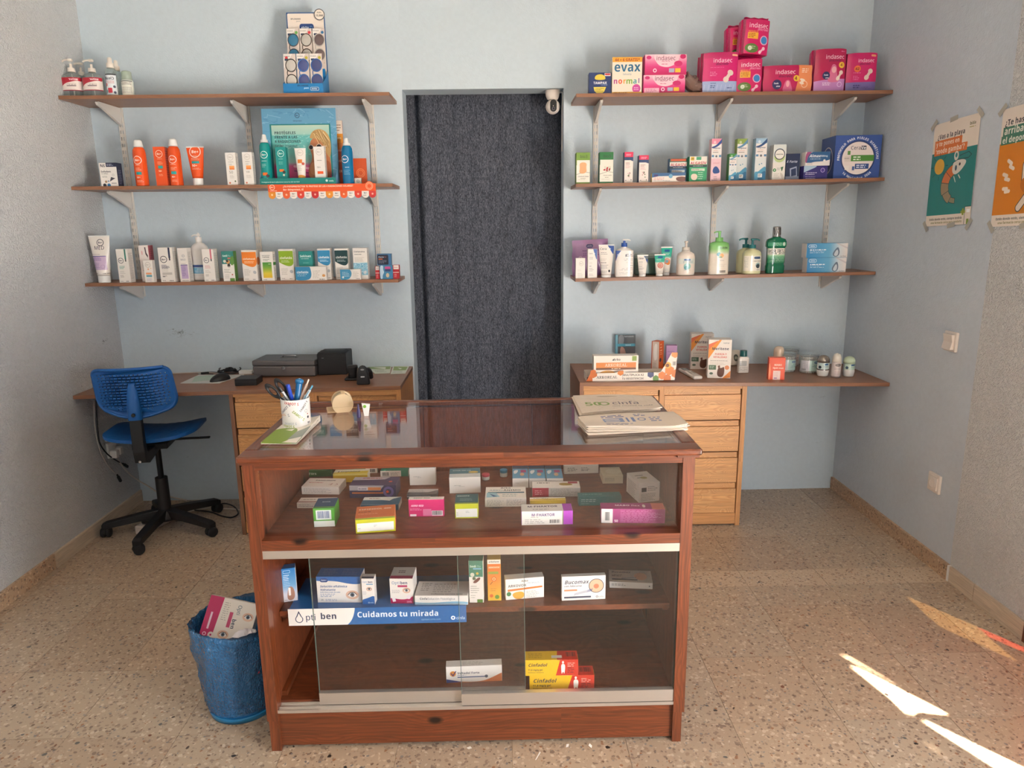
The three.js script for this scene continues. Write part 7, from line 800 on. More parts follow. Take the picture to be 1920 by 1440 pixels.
cs('thin white and yellow box behind the white purple ended one', [993.5, 945], [1061, 944], 938.5, 932.5, { bg: '#d8c050', front: '#d2b23c', top: (p) => p.bg('#ece5dd').poly([[0, 0.6], [1, 0.3], [1, 1], [0, 1]], '#d8b43c').ln(0.1, 0.3, 0.5, 1, '#555', 0.1, 0.1).ln(0.4, 0.75, 0.4, 1, '#7a5c18', 0.1, 0.1), side: '#ccc' });
cs('white box with plain lettering and bright purple end', [978, 985], [1074, 983], 959.5, 945, { bg: '#ece5dd', front: (p) => p.bg('#ece5dd').r(0.82, 0, 0.18, 1, '#a83cb4').r(0.8, 0, 0.018, 1, '#6a6a48').t('M·FHAKTOR', 0.42, 0.26, 0.46, '#5a3c78', 'b').ln(0.18, 0.42, 0.18, 1, '#99918c', 0.06, 0.03).ln(0.06, 0.6, 0.42, 3, '#88807c', 0.12, 0.03).bar(0.55, 0.62, 0.2, 0.26), top: (p) => p.bg('#ece5dd').r(0.82, 0, 0.18, 1, '#a83cb4').t('M·FHAKTOR', 0.42, 0.34, 0.6, '#4a3a4c', 'b').ln(0.22, 0.7, 0.4, 1, '#99918c', 0.1, 0.06), side: '#a83cb4' });
cs('teal box behind the purplish red long one', [1085.5, 948.5], [1165, 946.5], 932, 923, { bg: '#326e70', front: (p) => p.bg('#326e70').ln(0.05, 0.3, 0.4, 2, '#a8c8c8', 0.2, 0.06).ln(0.05, 0.75, 0.3, 1, '#7aa4a4', 0.1, 0.05), top: (p) => p.bg('#326e70').ln(0.1, 0.4, 0.5, 1, '#8ab0b0', 0.1, 0.1) });
cs('long purplish red box with white bar code end', [1127, 980.5], [1246.5, 981.5], 954, 941, { bg: '#983070', front: (p) => p.bg('#983070').r(0, 0, 0.18, 1, '#e4dcd8').bar(0.06, 0.22, 0.07, 0.6).ln(0.3, 0.1, 0.66, 11, 'rgba(235,190,215,0.6)', 0.08, 0.02).t('50', 0.235, 0.86, 0.06, '#f0d8e4', 'b'), top: (p) => p.bg('#983070').t('MABO', 0.34, 0.42, 0.24, '#f4e4ec', 'b').t('flex', 0.55, 0.44, 0.14, '#f4e4ec', '').r(0.8, 0, 0.2, 1, '#c8645c').el(0.68, 0.5, 0.025, 0.25, '#e0d0d0') }, { d: 0.045 });
cs('pale long box at the back under the glass top', [1057.5, 889], [1122, 887], 873, 868.5, { bg: '#ece5dd', front: (p) => p.bg('#ece5dd').ln(0.1, 0.3, 0.3, 3, '#77726c', 0.16, 0.06).ln(0.5, 0.3, 0.26, 3, '#77726c', 0.16, 0.06) });
cs('beige box behind the tall pale box', [1130, 907], [1168, 906.5], 892, 876, { bg: '#d8ccb0', front: (p) => p.bg('#d8ccb0').ln(0.1, 0.3, 0.6, 3, '#8a8270', 0.16, 0.05), top: (p) => p.bg('#d8ccb0').el(0.6, 0.5, 0.4, 0.3, '#e4dcc4') });
{ const a = onY(1195.5, 941.7, UP), b = onY(1237, 940.5, UP); cs('tall pale box turned askew with black and white print', [1196, 941.7], [1237, 940.5], 906, 880, { bg: '#ece5dd', front: (p) => p.bg('#ece5dd').r(0.12, 0.24, 0.24, 0.22, '#44423e').ln(0.42, 0.2, 0.5, 3, '#77736c', 0.09, 0.03).ln(0.1, 0.55, 0.8, 7, '#88847c', 0.06, 0.02), top: (p) => p.bg('#ece5dd').ln(0.2, 0.3, 0.6, 2, '#6a665e', 0.2, 0.05).el(0.5, 0.55, 0.16, 0.1, '#b8ac78'), left: (p) => p.bg('#ece5dd').ln(0.1, 0.2, 0.8, 9, 'rgba(60,60,60,0.4)', 0.09, 0.03) }, { d: 0.1, yaw: 0.18, dx: -0.008 }); }
const jar = (label, px, py, r, h, c) => { const q = onY(px, py, UP), t = thing('balm_jar', label, 'jar', [q.x, UP + 0.0003, q.z]); part('jar_body', loft([[0, r * 0.9, r * 0.9], [0.002, r, r], [h * 0.6, r, r], [h * 0.64, r * 0.9, r * 0.9]], 28), M([196, 196, 190], 0.35), t); part('screw_lid', loft([[h * 0.6, r * 1.03, r * 1.03], [h * 0.97, r * 1.03, r * 1.03], [h, r * 0.95, r * 0.95]], 28), M(c, 0.35), t); };
jar('small round jar with blue lid', 944.5, 893, 0.0125, 0.024, [70, 140, 176]); jar('small round jar with pink lid', 911, 899, 0.0125, 0.02, [190, 74, 90]);

// ---------------------------------------------------------------- lower case of the counter
const LS = 0.3894, LF = 0.1414;
{ // blue shelf tray with hanging lip
  const zl = CF - 0.0965, a = onZ(539.5, 1142, zl), b = onZ(874, 1138, zl), W = b.x - a.x, cx = (a.x + b.x) / 2, H = onZ(700, 1140, zl).y - onZ(700, 1171, zl).y, t = thing('shelf_tray', 'blue cardboard shelf tray with white and blue lettered hanging lip', 'display', [cx, LS, zl]); sheetRoom(400); const s0 = sheet;
  const cell = printed(W, H, 2400, (p) => p.bg('#2464a4').curve([[-0.1, -0.3], [0.38, -0.3], [0.37, 0.4], [0.345, 0.9], [0.3, 1.2], [-0.1, 1.2]], '#f0ebe4').r(0, 0, 0.3, 1, '#f0ebe4').ring(0.06, 0.62, 0.02, '#1f2a4c', 0.1).poly([[0.042, 0.52], [0.06, 0.12], [0.078, 0.52]], '#1f2a4c').dot(0.06, 0.6, 0.017, '#f0ebe4').poly([[0.048, 0.5], [0.06, 0.24], [0.072, 0.5]], '#f0ebe4').t('pti', 0.125, 0.52, 0.07, '#1f2a4c', '').t('ben', 0.225, 0.47, 0.115, '#1f2a4c', 'b').t('Cuidamos tu mirada', 0.615, 0.42, 0.46, '#eaf0f6', 'b').t('optiben.cinfa.com', 0.8, 0.78, 0.11, '#a8c8e4', '').ring(0.925, 0.72, 0.009, '#eaf0f6', 0.4).t('cinfa', 0.967, 0.74, 0.05, '#eaf0f6', ''));
  const lip = wbox(W, H, 0.0016), u = lip.attributes.uv, n = lip.attributes.normal, p = lip.attributes.position, bc = solid('#2464a4'); for (let i = 0; i < u.count; i++) u.setXY(i, ...(n.getZ(i) > 0.5 ? uvOf(cell, p.getX(i) / W + 0.5, p.getY(i) / H + 0.5) : uvOf(bc, 0.5, 0.5)));
  const yTop = a.y - LS; part('printed_lip', lip, s0.mat, t, [0, yTop - H / 2, 0.0005]);
  const bed = wbox(W, 0.0014, 0.2), bu = bed.attributes.uv; for (let i = 0; i < bu.count; i++) bu.setXY(i, ...uvOf(solid('#2464a4'), 0.5, 0.5)); part('tray_bed', bed, s0.mat, t, [0, 0.0009, -0.1]);
}
const TB = LS + 0.0018;
const low2 = (label, bl, br, ft, bt, art, o = {}) => boxOn(o.level ?? TB, label, bl, br, ft, bt, art, { name: o.name ?? 'medicine_box', ...o });
const eye = (p, x, y, s) => { p.el(x, y, s * 1.5, s * 1.1 * p.w / p.h, '#dcb49c').el(x, y, s, s * 0.55 * p.w / p.h, '#efe6e0').dot(x, y, s * 0.5, '#5a6a78').dot(x, y, s * 0.25, '#1c1c20').line([[x - s, y], [x - s * 0.4, y - s * 0.6 * p.w / p.h], [x + s * 0.5, y - s * 0.6 * p.w / p.h], [x + s * 1.05, y]], '#3a2a24', s * 0.14); return p; };
low2('blue and white nasal spray box with spraying hand, turned askew by the post', [521.5, 1130], [549, 1126], 1068, 1054, { bg: '#ece5dd', front: (p) => p.bg('#3a80bc').grad([[0, '#2f78b8'], [0.5, '#6fa2cc'], [0.75, '#c8c8d4'], [1, '#e4dcdc']], true).rr(0.14, 0.05, 0.5, 0.09, 0.08, '#d8e4f0').rr(0.16, 0.06, 0.46, 0.07, 0.07, '#3a80bc').ln(0.14, 0.19, 0.44, 4, '#eaf2f8', 0.05, 0.02).ln(0.14, 0.4, 0.5, 3, '#c8dcec', 0.05, 0.012).curve([[0.3, 0.9], [0.36, 0.7], [0.44, 0.56], [0.7, 0.54], [0.86, 0.7], [0.84, 0.92], [0.5, 0.98]], '#a87c68').rr(0.42, 0.58, 0.16, 0.24, 0.06, '#efe9e6').t('75 ml', 0.2, 0.95, 0.16, '#333', 'b'), side: whiteSide, top: '#2f78b8' }, { level: LS + 0.0004, name: 'nasal_spray_box', d: 0.03, dx: 0.015 });
low2('blue topped white eye solution box with large eye picture', [596, 1129.8], [678.3, 1129.8], 1081.5, 1065, { bg: '#ece5dd', front: (p) => eye(p.bg('#ece5dd').curve([[-0.1, -0.2], [1.1, -0.2], [1.1, 0.26], [0.8, 0.3], [0.4, 0.14], [-0.1, 0.18]], '#2c64a8').r(0, 0, 1, 0.1, '#2c64a8').rr(0.08, 0.06, 0.18, 0.15, 0.05, '#1f3f7c').t('Care+', 0.17, 0.13, 0.13, '#eaf0f8', 'b').t('Solución oftálmica', 0.07, 0.37, 0.62, '#2c4a86', 'bil').t('hidratante', 0.07, 0.5, 0.35, '#2c4a86', 'bil').t('0,2% Hialuronato de sodio', 0.07, 0.6, 0.46, '#3a5a94', 'bl').ln(0.07, 0.66, 0.36, 3, '#7a8ab0', 0.05, 0.02).ln(0.18, 0.87, 0.28, 2, '#8a94b0', 0.05, 0.018).t('20', 0.1, 0.9, 0.06, '#666', ''), 0.8, 0.7, 0.1), top: (p) => p.bg('#2c64a8').ln(0.1, 0.2, 0.34, 4, '#8a9ab8', 0.17, 0.03).ln(0.55, 0.2, 0.34, 4, '#8a9ab8', 0.17, 0.03) }, { name: 'eye_care_box' });
low2('small white eye drop box with blue foot', [680, 1133.5], [703.3, 1133.5], 1085, 1076, { bg: '#ece5dd', front: (p) => eye(p.bg('#ece5dd').t('Opti', 0.26, 0.13, 0.4, '#6a86b0', '').t('ben', 0.72, 0.13, 0.4, '#2c3c64', 'b').r(0.38, 0.2, 0.55, 0.03, '#3a8cbc').ln(0.06, 0.5, 0.4, 3, '#99a', 0.05, 0.014).curve([[-0.1, 0.82], [0.4, 0.76], [1.1, 0.62], [1.1, 1.1], [-0.1, 1.1]], '#2562a8').ring(0.52, 0.93, 0.05, '#eaf0f6', 0.3).t('cinfa', 0.76, 0.93, 0.3, '#eaf0f6', ''), 0.6, 0.4, 0.16), top: (p) => p.bg('#ece5dd').r(0, 0.6, 1, 0.3, '#2c3c64'), side: whiteSide }, { name: 'eye_care_box' });
low2('white and raspberry eye drop box with small eye picture', [732.5, 1131.5], [775.5, 1131.5], 1085, 1063.5, { bg: '#ece5dd', front: (p) => eye(p.bg('#ece5dd').t('Opti', 0.26, 0.17, 0.36, '#6a86b0', '').t('ben', 0.62, 0.17, 0.32, '#2c3c64', 'b').r(0.34, 0.26, 0.42, 0.08, '#b83c64').ln(0.08, 0.46, 0.36, 3, '#a8a0a0', 0.05, 0.016).curve([[-0.1, 0.74], [0.5, 0.86], [0.9, 0.78], [1.1, 0.62], [1.1, 1.1], [-0.1, 1.1]], '#b81c58').poly([[0.06, 0.78], [0.2, 0.76], [0.24, 0.92], [0.1, 0.94]], '#eadfe2').dot(0.8, 0.74, 0.1, '#eadfe2').t('cinfa', 0.82, 0.93, 0.22, '#f4e0e8', ''), 0.72, 0.47, 0.12), top: (p) => p.bg('#ece5dd').r(0, 0.75, 1, 0.25, '#b81c58').ln(0.3, 0.3, 0.4, 2, '#7a5c60', 0.14, 0.06), side: whiteSide }, { name: 'eye_care_box' });
low2('flat white saline solution box with blue wave', [778, 1134], [877.5, 1134], 1117, 1090, { bg: '#ece5dd', front: (p) => p.bg('#ece5dd').t('Cinfa', 0.09, 0.34, 0.15, '#44444c', 'bl').r(0.02, 0, 0.001, 0.001, '#fff').t('Solución Fisiológica', 0.5, 0.34, 0.52, '#6a6a74', '').curve([[-0.1, 0.66], [0.2, 0.84], [0.5, 0.72], [0.8, 0.6], [1.1, 0.74], [1.1, 1.2], [-0.1, 1.2]], '#8cc0d8').curve([[-0.1, 0.72], [0.25, 0.95], [0.6, 0.8], [1.1, 0.9], [1.1, 1.2], [-0.1, 1.2]], '#bcd8e4'), top: (p) => p.bg('#ece5dd').ln(0.08, 0.14, 0.2, 5, '#77706a', 0.12, 0.03).ln(0.32, 0.2, 0.5, 5, '#8a837c', 0.13, 0.03).t('Cinfa Solución Fisiológica', 0.6, 0.9, 0.6, '#6a645e', 'b', Math.PI) }, { name: 'eye_care_box' });
const onS = { level: LS + 0.0004 };
low2('narrow upright syrup box with green top', [880.5, 1130], [907, 1130], 1051.5, 1044, { bg: '#ece5dd', front: (p) => p.bg('#ece5dd').r(0, 0, 1, 0.38, '#44846c').t('Sedi', 0.3, 0.13, 0.46, '#e4ecdc', 'b').t('flu', 0.72, 0.13, 0.26, '#8cb8a4', 'b').r(0.3, 0.17, 0.6, 0.035, '#7fb4d0').dot(0.24, 0.33, 0.15, '#dcd8c4').dot(0.6, 0.3, 0.1, '#d4b450').dot(0.36, 0.42, 0.12, '#54684c').curve([[0.2, 0.52], [0.7, 0.38], [0.86, 0.42], [0.5, 0.54]], '#6a3830').ln(0.1, 0.6, 0.6, 4, '#99958a', 0.05, 0.016).ln(0.1, 0.82, 0.4, 2, '#99958a', 0.05, 0.014).r(0.55, 0.92, 0.4, 0.08, '#5a8434'), top: '#44846c' }, { ...onS, name: 'syrup_box', d: 0.04 });
low2('narrow upright orange box with honey dipper picture', [915, 1126.6], [940, 1126], 1049.5, 1040, { bg: '#e8b83c', front: (p) => p.bg('#e8b83c').grad([[0, '#e8e0d4'], [0.1, '#e8e0d4'], [0.11, '#d8702c'], [0.5, '#dc8430'], [1, '#e6bc3a']], true).t('arkofarm', 0.5, 0.05, 0.8, '#55504a', 'b').t('ARKOVOX', 0.5, 0.19, 0.84, '#f6e0c8', 'b').r(0.06, 0.29, 0.76, 0.06, '#8a9c48').dot(0.48, 0.47, 0.2, '#c85c28').ring(0.48, 0.47, 0.1, '#f0c890', 0.3).line([[0.2, 0.6], [0.36, 0.54]], '#54341c', 0.04).ln(0.2, 0.7, 0.5, 2, '#b8742c', 0.05, 0.014).dot(0.26, 0.88, 0.14, '#d8662c').el(0.7, 0.91, 0.17, 0.05, '#6a9438', -0.6) }, { ...onS, name: 'syrup_box', d: 0.035 });
low2('white and orange throat lozenge box with honeycomb picture, set at an angle', [948.3, 1125.4], [1020, 1119.5], 1087, 1075, { bg: '#ece5dd', front: (p) => p.bg('#ece5dd').t('Arko', 0.5, 0.12, 0.18, '#55504a', 'b').t('PRÓPOLIS', 0.72, 0.25, 0.32, '#6a8ab0', '').t('ARKOVOX', 0.3, 0.34, 0.48, '#44484c', 'b').poly([[0.05, 0.5], [0.96, 0.42], [0.96, 0.5], [0.05, 0.6]], '#d8742c').dot(0.08, 0.72, 0.06, '#3f7a44').curve([[0.14, 0.7], [0.4, 0.6], [0.5, 0.75], [0.44, 1], [0.24, 1]], '#e0a43a').ln(0.54, 0.64, 0.36, 5, '#99938a', 0.07, 0.02) }, { ...onS, name: 'lozenge_box' });
low2('white mouth gel box with round open mouth picture and grey coil', [1053.3, 1126.6], [1135, 1123], 1082, 1075, { bg: '#ece5dd', front: (p) => { p.bg('#ece5dd').t('Bucomax', 0.33, 0.24, 0.56, '#3a3e52', 'bi').t('con lidocaína', 0.25, 0.4, 0.4, '#4a4e60', 'bi').r(0.05, 0.54, 0.3, 0.07, '#d88860').ring(0.79, 0.42, 0.165, '#44464c', 0.06).dot(0.79, 0.42, 0.16, '#e0b090').dot(0.79, 0.44, 0.06, '#c87858'); for (let i = 0; i < 14; i++) p.line([[0.28 + i * 0.03, 0.8 - i * 0.012], [0.31 + i * 0.03, 0.7 - i * 0.012]], i > 9 ? '#3a4480' : '#8a90a8', 0.014); p.r(0.05, 0.84, 0.62, 0.07, '#3a4258').ring(0.81, 0.88, 0.02, '#666', 0.3).t('cinfa', 0.9, 0.89, 0.12, '#888', ''); } }, { ...onS, name: 'mouth_gel_box' });
low2('white mouth gel box lying flat on the inner shelf', [1142.5, 1102], [1223.5, 1105], 1090.5, 1069, { bg: '#ece5dd', front: (p) => p.bg('#ece5dd').ln(0.05, 0.3, 0.4, 2, '#8a867e', 0.2, 0.08).dot(0.93, 0.55, 0.015, '#555'), top: (p) => p.bg('#ece5dd').t('Bucomax', 0.28, 0.18, 0.46, '#3a3e52', 'bi').ln(0.06, 0.4, 0.3, 2, '#77746e', 0.1, 0.04).el(0.74, 0.5, 0.15, 0.3, '#e0b090').line([[0.3, 0.7], [0.62, 0.62]], '#8a90a8', 0.03).r(0.06, 0.74, 0.6, 0.1, '#3a4258') }, { ...onS, name: 'mouth_gel_box' });
const onF = { level: LF + 0.0004 };
low2('white pain gel box with orange corner and tick emblem', [837, 1281], [941.5, 1276.5], 1251, 1237, { bg: '#ece5dd', front: (p) => p.bg('#ece5dd').curve([[-0.1, 0.7], [0.2, 0.95], [0.6, 1.0], [0.8, 0.8], [1.1, 0.3], [1.1, 1.2], [-0.1, 1.2]], '#d07440').poly([[0, 0.76], [0.3, 0.98], [0, 1]], '#34407c').dot(0.12, 0.44, 0.055, '#d88c3c').line([[0.09, 0.42], [0.12, 0.56], [0.17, 0.3]], '#44306c', 0.018).t('Voltadol Forte', 0.4, 0.42, 0.4, '#34344a', 'b').ln(0.2, 0.54, 0.2, 1, '#6a7aa0', 0.05, 0.03).r(0.2, 0.64, 0.5, 0.06, '#3a5484').dot(0.72, 0.66, 0.03, '#44485c'), top: (p) => p.bg('#ece5dd').ln(0.3, 0.3, 0.4, 3, '#a8a4a0', 0.2, 0.05) }, { ...onF, name: 'pain_gel_box' });
const cinfadol = (p) => p.bg('#dcb01c').poly([[0.66, 0], [1, 0], [1, 1], [0.58, 1]], '#c0301f').t('Cinfadol', 0.05, 0.32, 0.36, '#2c2c44', 'bil').t('11,6 mg/g gel', 0.05, 0.62, 0.28, '#33303c', 'bl').t('Diclofenaco dietilamina', 0.05, 0.8, 0.3, '#33303c', 'l').el(0.715, 0.16, 0.018, 0.09, '#f0e8dc').curve([[0.68, 0.26], [0.75, 0.26], [0.76, 0.5], [0.74, 0.98], [0.72, 0.7], [0.69, 0.98], [0.68, 0.6]], '#f0e8dc').ln(0.8, 0.2, 0.16, 3, '#f4d8c8', 0.1, 0.03).ln(0.8, 0.52, 0.16, 4, '#3a2430', 0.09, 0.03);
const cTop = (p) => p.bg('#dcb01c').poly([[0.62, 0], [1, 0], [1, 1], [0.6, 1]], '#c0301f').rr(0.5, 0.5, 0.2, 0.3, 0.01, '#d8d0c8').bar(0.78, 0.15, 0.18, 0.5, '#222').ln(0.06, 0.3, 0.3, 3, '#9a7818', 0.2, 0.05);
{ const lo = low2('yellow and red pain gel box with white walking figure, lower one', [993, 1297], [1114, 1295], 1267.5, 1255, { bg: '#b83020', front: cinfadol, top: cTop, left: '#dcb01c' }, { ...onF, name: 'pain_gel_box', d: 0.045 }); lo.geometry.computeBoundingBox();
  const y = lo.position.y + lo.geometry.boundingBox.max.y + 0.0004, z = lo.position.z + 0.0225, a = onZ(985, 1267, z), b = onZ(1084, 1266, z); carton('pain_gel_box', 'yellow and red pain gel box with white walking figure, lying on top of the other', 'box', b.x - a.x, lo.geometry.boundingBox.max.y * 0.98, 0.045, [(a.x + b.x) / 2, y, lo.position.z], lo.rotation.y, { bg: '#b83020', front: cinfadol, top: cTop, left: '#dcb01c' }, 2300); }

// ---------------------------------------------------------------- on the counter
const CT = 0.8968, GT = 0.8948;
{ // magazine
  const y = CT + 0.0005, P = [[489, 833], [556, 833], [601, 789], [546, 797]].map(([a, b]) => onY(a, b, y)); sheetRoom(600); const s0 = sheet;
  const bl = P[0], br = P[1], tr = P[2], W = 0.105, L = 0.2, yaw = Math.atan2(-(tr.x - br.x), -(tr.z - br.z));
  const cell = printed(W, L, 2200, (p) => p.bg('#e4ddd0').curve([[-0.1, 0.45], [0.5, 0.4], [0.75, 0.55], [0.7, 1.05], [-0.1, 1.05]], '#7f9a38').poly([[0.7, 0.6], [1, 0.4], [1, 0.8], [0.66, 0.9]], '#8a9288').ln(0.1, 0.06, 0.6, 5, '#55554c', 0.06, 0.02).curve([[0.12, 0.36], [0.4, 0.3], [0.36, 0.46]], '#3a3a34').poly([[0.3, 0.5], [0.56, 0.46], [0.54, 0.56]], '#ece6dc').ln(0.6, 0.3, 0.36, 3, '#aaa69a', 0.04, 0.014));
  const t = thing('magazine', 'green and white magazine lying on the counter under the pen cup', 'magazine', [(bl.x + tr.x) / 2, y, (bl.z + tr.z) / 2], 0);
  const ax = br.clone().sub(bl).setY(0), ay = tr.clone().sub(br).setY(0), mkSheet = (lift, curl) => { const nx = 10, ny = 10, pp = [], uu = [], ii = []; for (let s = 0; s < 2; s++) for (let j = 0; j <= ny; j++) for (let i = 0; i <= nx; i++) { const u = i / nx, v = j / ny, q = bl.clone().addScaledVector(ax, u).addScaledVector(ay, v); pp.push(q.x - (bl.x + tr.x) / 2, (s ? lift + curl * u * u * v * 0.012 + 0.0004 : lift * 0 + 0), q.z - (bl.z + tr.z) / 2); uu.push(...(s ? uvOf(cell, u, v) : uvOf(cell, 0.02, 0.98))); } const st = (nx + 1) * (ny + 1); for (let j = 0; j < ny; j++) for (let i = 0; i < nx; i++) { const k = j * (nx + 1) + i + st; ii.push(k, k + 1, k + nx + 2, k, k + nx + 2, k + nx + 1); const m = k - st; ii.push(m, m + nx + 2, m + 1, m, m + nx + 1, m + nx + 2); } const rim = []; for (let i = 0; i <= nx; i++) rim.push(i); for (let j = 1; j <= ny; j++) rim.push(j * (nx + 1) + nx); for (let i = nx - 1; i >= 0; i--) rim.push(ny * (nx + 1) + i); for (let j = ny - 1; j >= 0; j--) rim.push(j * (nx + 1)); for (let k = 0; k + 1 < rim.length; k++) ii.push(rim[k], rim[k + 1], rim[k + 1] + st, rim[k], rim[k + 1] + st, rim[k] + st); const g = new THREE.BufferGeometry(); g.setAttribute('position', new THREE.Float32BufferAttribute(pp, 3)); g.setAttribute('uv', new THREE.Float32BufferAttribute(uu, 2)); g.setIndex(ii); const ng = g.toNonIndexed(); ng.computeVertexNormals(); return ng; };
  part('pages', mkSheet(0.005, 1), s0.mat, t);
}
{ // pen cup
  const y = CT + 0.0065, c = onY(557, 796, y), z = c.z, l = onZ(530, 800, z), r = onZ(583, 800, z), R = (r.x - l.x) / 2, H = onZ(557, 746, z).y - y; sheetRoom(500); const s0 = sheet, t = thing('pen_cup', 'white pen cup printed all over with a repeated name, standing on the magazine', 'pen cup', [c.x, y, z]);
  const W2 = Math.PI * R, cell = printed(W2, H, 2600, (p) => { p.bg('#e9e4e0'); const L = [['2 TOMAS', 0.5, 0.1, 0.34, '#b8504c', -0.12], ['2 TOMAS', 0.22, 0.24, 0.3, '#3a3a40', 0.8], ['2 TOMAS', 0.66, 0.3, 0.34, '#6a6a74', 0.7], ['2 TOMAS', 0.36, 0.56, 0.34, '#8a9a3a', -0.75], ['2 TOMAS', 0.8, 0.56, 0.28, '#d89a70', 0.2], ['2 TOMAS', 0.56, 0.84, 0.3, '#c0c0c4', 0], ['2 TOMAS', 0.86, 0.76, 0.24, '#7a5c8c', 0.9], ['ve', 0.1, 0.86, 0.1, '#3a3a40', 0], ['2', 0.58, 0.52, 0.05, '#9a9aa0', 0.2], ['2 TOMAS', 0.62, 0.94, 0.32, '#a8b060', -0.05]]; for (const [s, x, yy, w, col, rot] of L) p.t(s, x, yy, w, col, 'b', rot, 0.16); p.ring(0.17, 0.42, 0.035, '#9a9aa0', 0.12).dot(0.12, 0.66, 0.03, '#4a4a50').dot(0.13, 0.54, 0.015, '#a0503c'); });
  const wall = loft([[0, R * 0.98, R * 0.98], [H, R, R]], 40, false, cell, [0.25, 0.75]), wallB = loft([[0, R * 0.98, R * 0.98], [H, R, R]], 40, false, cell, [0.75, 1.25]), inner = loft([[H, R * 0.94, R * 0.94], [0.004, R * 0.92, R * 0.92]], 40, false, cell, [0, 1]);
  const uI = inner.attributes.uv; for (let i = 0; i < uI.count; i++) uI.setXY(i, ...uvOf(cell, 0.02, 0.02));
  part('printed_wall', merge([wall, wallB]), s0.gloss, t); part('inner_wall', inner, M([238, 236, 232], 0.4, { side: THREE.DoubleSide }), t); part('base', cyl(R * 0.97, R * 0.97, 0.004, 40, 0, 0.002, 0), white, t); part('rim', new THREE.TorusGeometry(R * 0.97, R * 0.032, 8, 40), white, t, [0, H, 0], [Math.PI / 2, 0, 0]);
  const put = (name, label, cat, px, py, lean, build) => { const top = onZ(px, py, z + lean), foot = V(c.x - (top.x - c.x) * 0.35, y + 0.008, z - lean * 0.4), dir = top.clone().sub(foot), L = dir.length(), g = thing(name, label, cat, [foot.x, foot.y, foot.z]); g.quaternion.setFromUnitVectors(V(0, 1, 0), dir.normalize()); build(g, L); return g; };
  const pen = (body, tip, rad = 0.0042) => (g, L) => { part('barrel', loft([[0, 0.001, 0.001], [0.012, rad * 0.8, rad * 0.8], [0.02, rad, rad], [L - 0.018, rad, rad], [L - 0.016, rad * 0.85, rad * 0.85]], 16), body, g); part('push_button', cyl(rad * 0.55, rad * 0.6, 0.018, 12, 0, L - 0.009, 0), tip, g); part('clip', rbox(0.0022, 0.03, 0.0016, 0.0006, 0, L - 0.034, rad + 0.001), tip, g); };
  put('scissors', 'black handled scissors standing in the pen cup', 'scissors', 503, 712, 0.01, (g, L) => {
    for (const [s, x] of [[1, -0.012], [-1, 0.014]]) { const ring = new THREE.TorusGeometry(0.012, 0.0042, 10, 28); ring.scale(0.8, 1.85, 1); part('handle', ring, black, g, [x, L - 0.034 - (s > 0 ? 0 : 0.004), s * 0.003], [0, 0, -x * 8]); part('handle_arm', tube([[x * 0.9, L - 0.055, s * 0.003], [x * 0.5, L - 0.085, s * 0.002], [0, L - 0.115, 0]], 0.0045, 14, 8), black, g); }
    part('blade', prism([[-0.006, L - 0.11], [0.005, L - 0.11], [0.001, 0.0], [-0.001, 0.0]], 0.002), chrome, g); });
  put('ballpoint_pen', 'silver ballpoint pen next to the scissors in the pen cup', 'pen', 524, 726, 0.018, pen(M([190, 190, 192], 0.3), M([60, 62, 66], 0.4)));
  put('ballpoint_pen', 'blue capped ballpoint pen with clear barrel in the pen cup', 'pen', 539, 721, 0.02, (g, L) => { part('barrel', cyl(0.004, 0.004, L - 0.03, 6, 0, (L - 0.03) / 2, 0), clearPlastic, g); part('blue_cap', loft([[L - 0.05, 0.0058, 0.0058], [L - 0.003, 0.0062, 0.0062], [L, 0.005, 0.005]], 18), M([26, 62, 168], 0.3), g); part('clip', rbox(0.0026, 0.045, 0.002, 0.0008, 0, L - 0.026, 0.0066), M([26, 62, 168], 0.3), g); });
  put('marker_pen', 'thick blue marker with round cap in the pen cup', 'pen', 562, 710, -0.012, (g, L) => { const b = M([22, 96, 150], 0.3); part('barrel', cyl(0.0095, 0.0085, L - 0.012, 24, 0, (L - 0.012) / 2, 0), b, g); part('flared_cap', loft([[L - 0.014, 0.0115, 0.0115], [L - 0.008, 0.0125, 0.0125], [L - 0.003, 0.0115, 0.0115], [L, 0.006, 0.006]], 24), b, g); part('cap_dot', cyl(0.003, 0.003, 0.002, 14, 0, L, 0), M([130, 170, 200], 0.3), g); });
  put('ballpoint_pen', 'beige ballpoint pen leaning right in the pen cup', 'pen', 579, 711, -0.01, pen(M([214, 182, 160], 0.35), M([222, 208, 196], 0.35)));
  put('ballpoint_pen', 'pale ballpoint pen with light blue button in the pen cup', 'pen', 586, 723, 0.008, pen(M([206, 212, 214], 0.3), M([96, 160, 190], 0.35)));
}
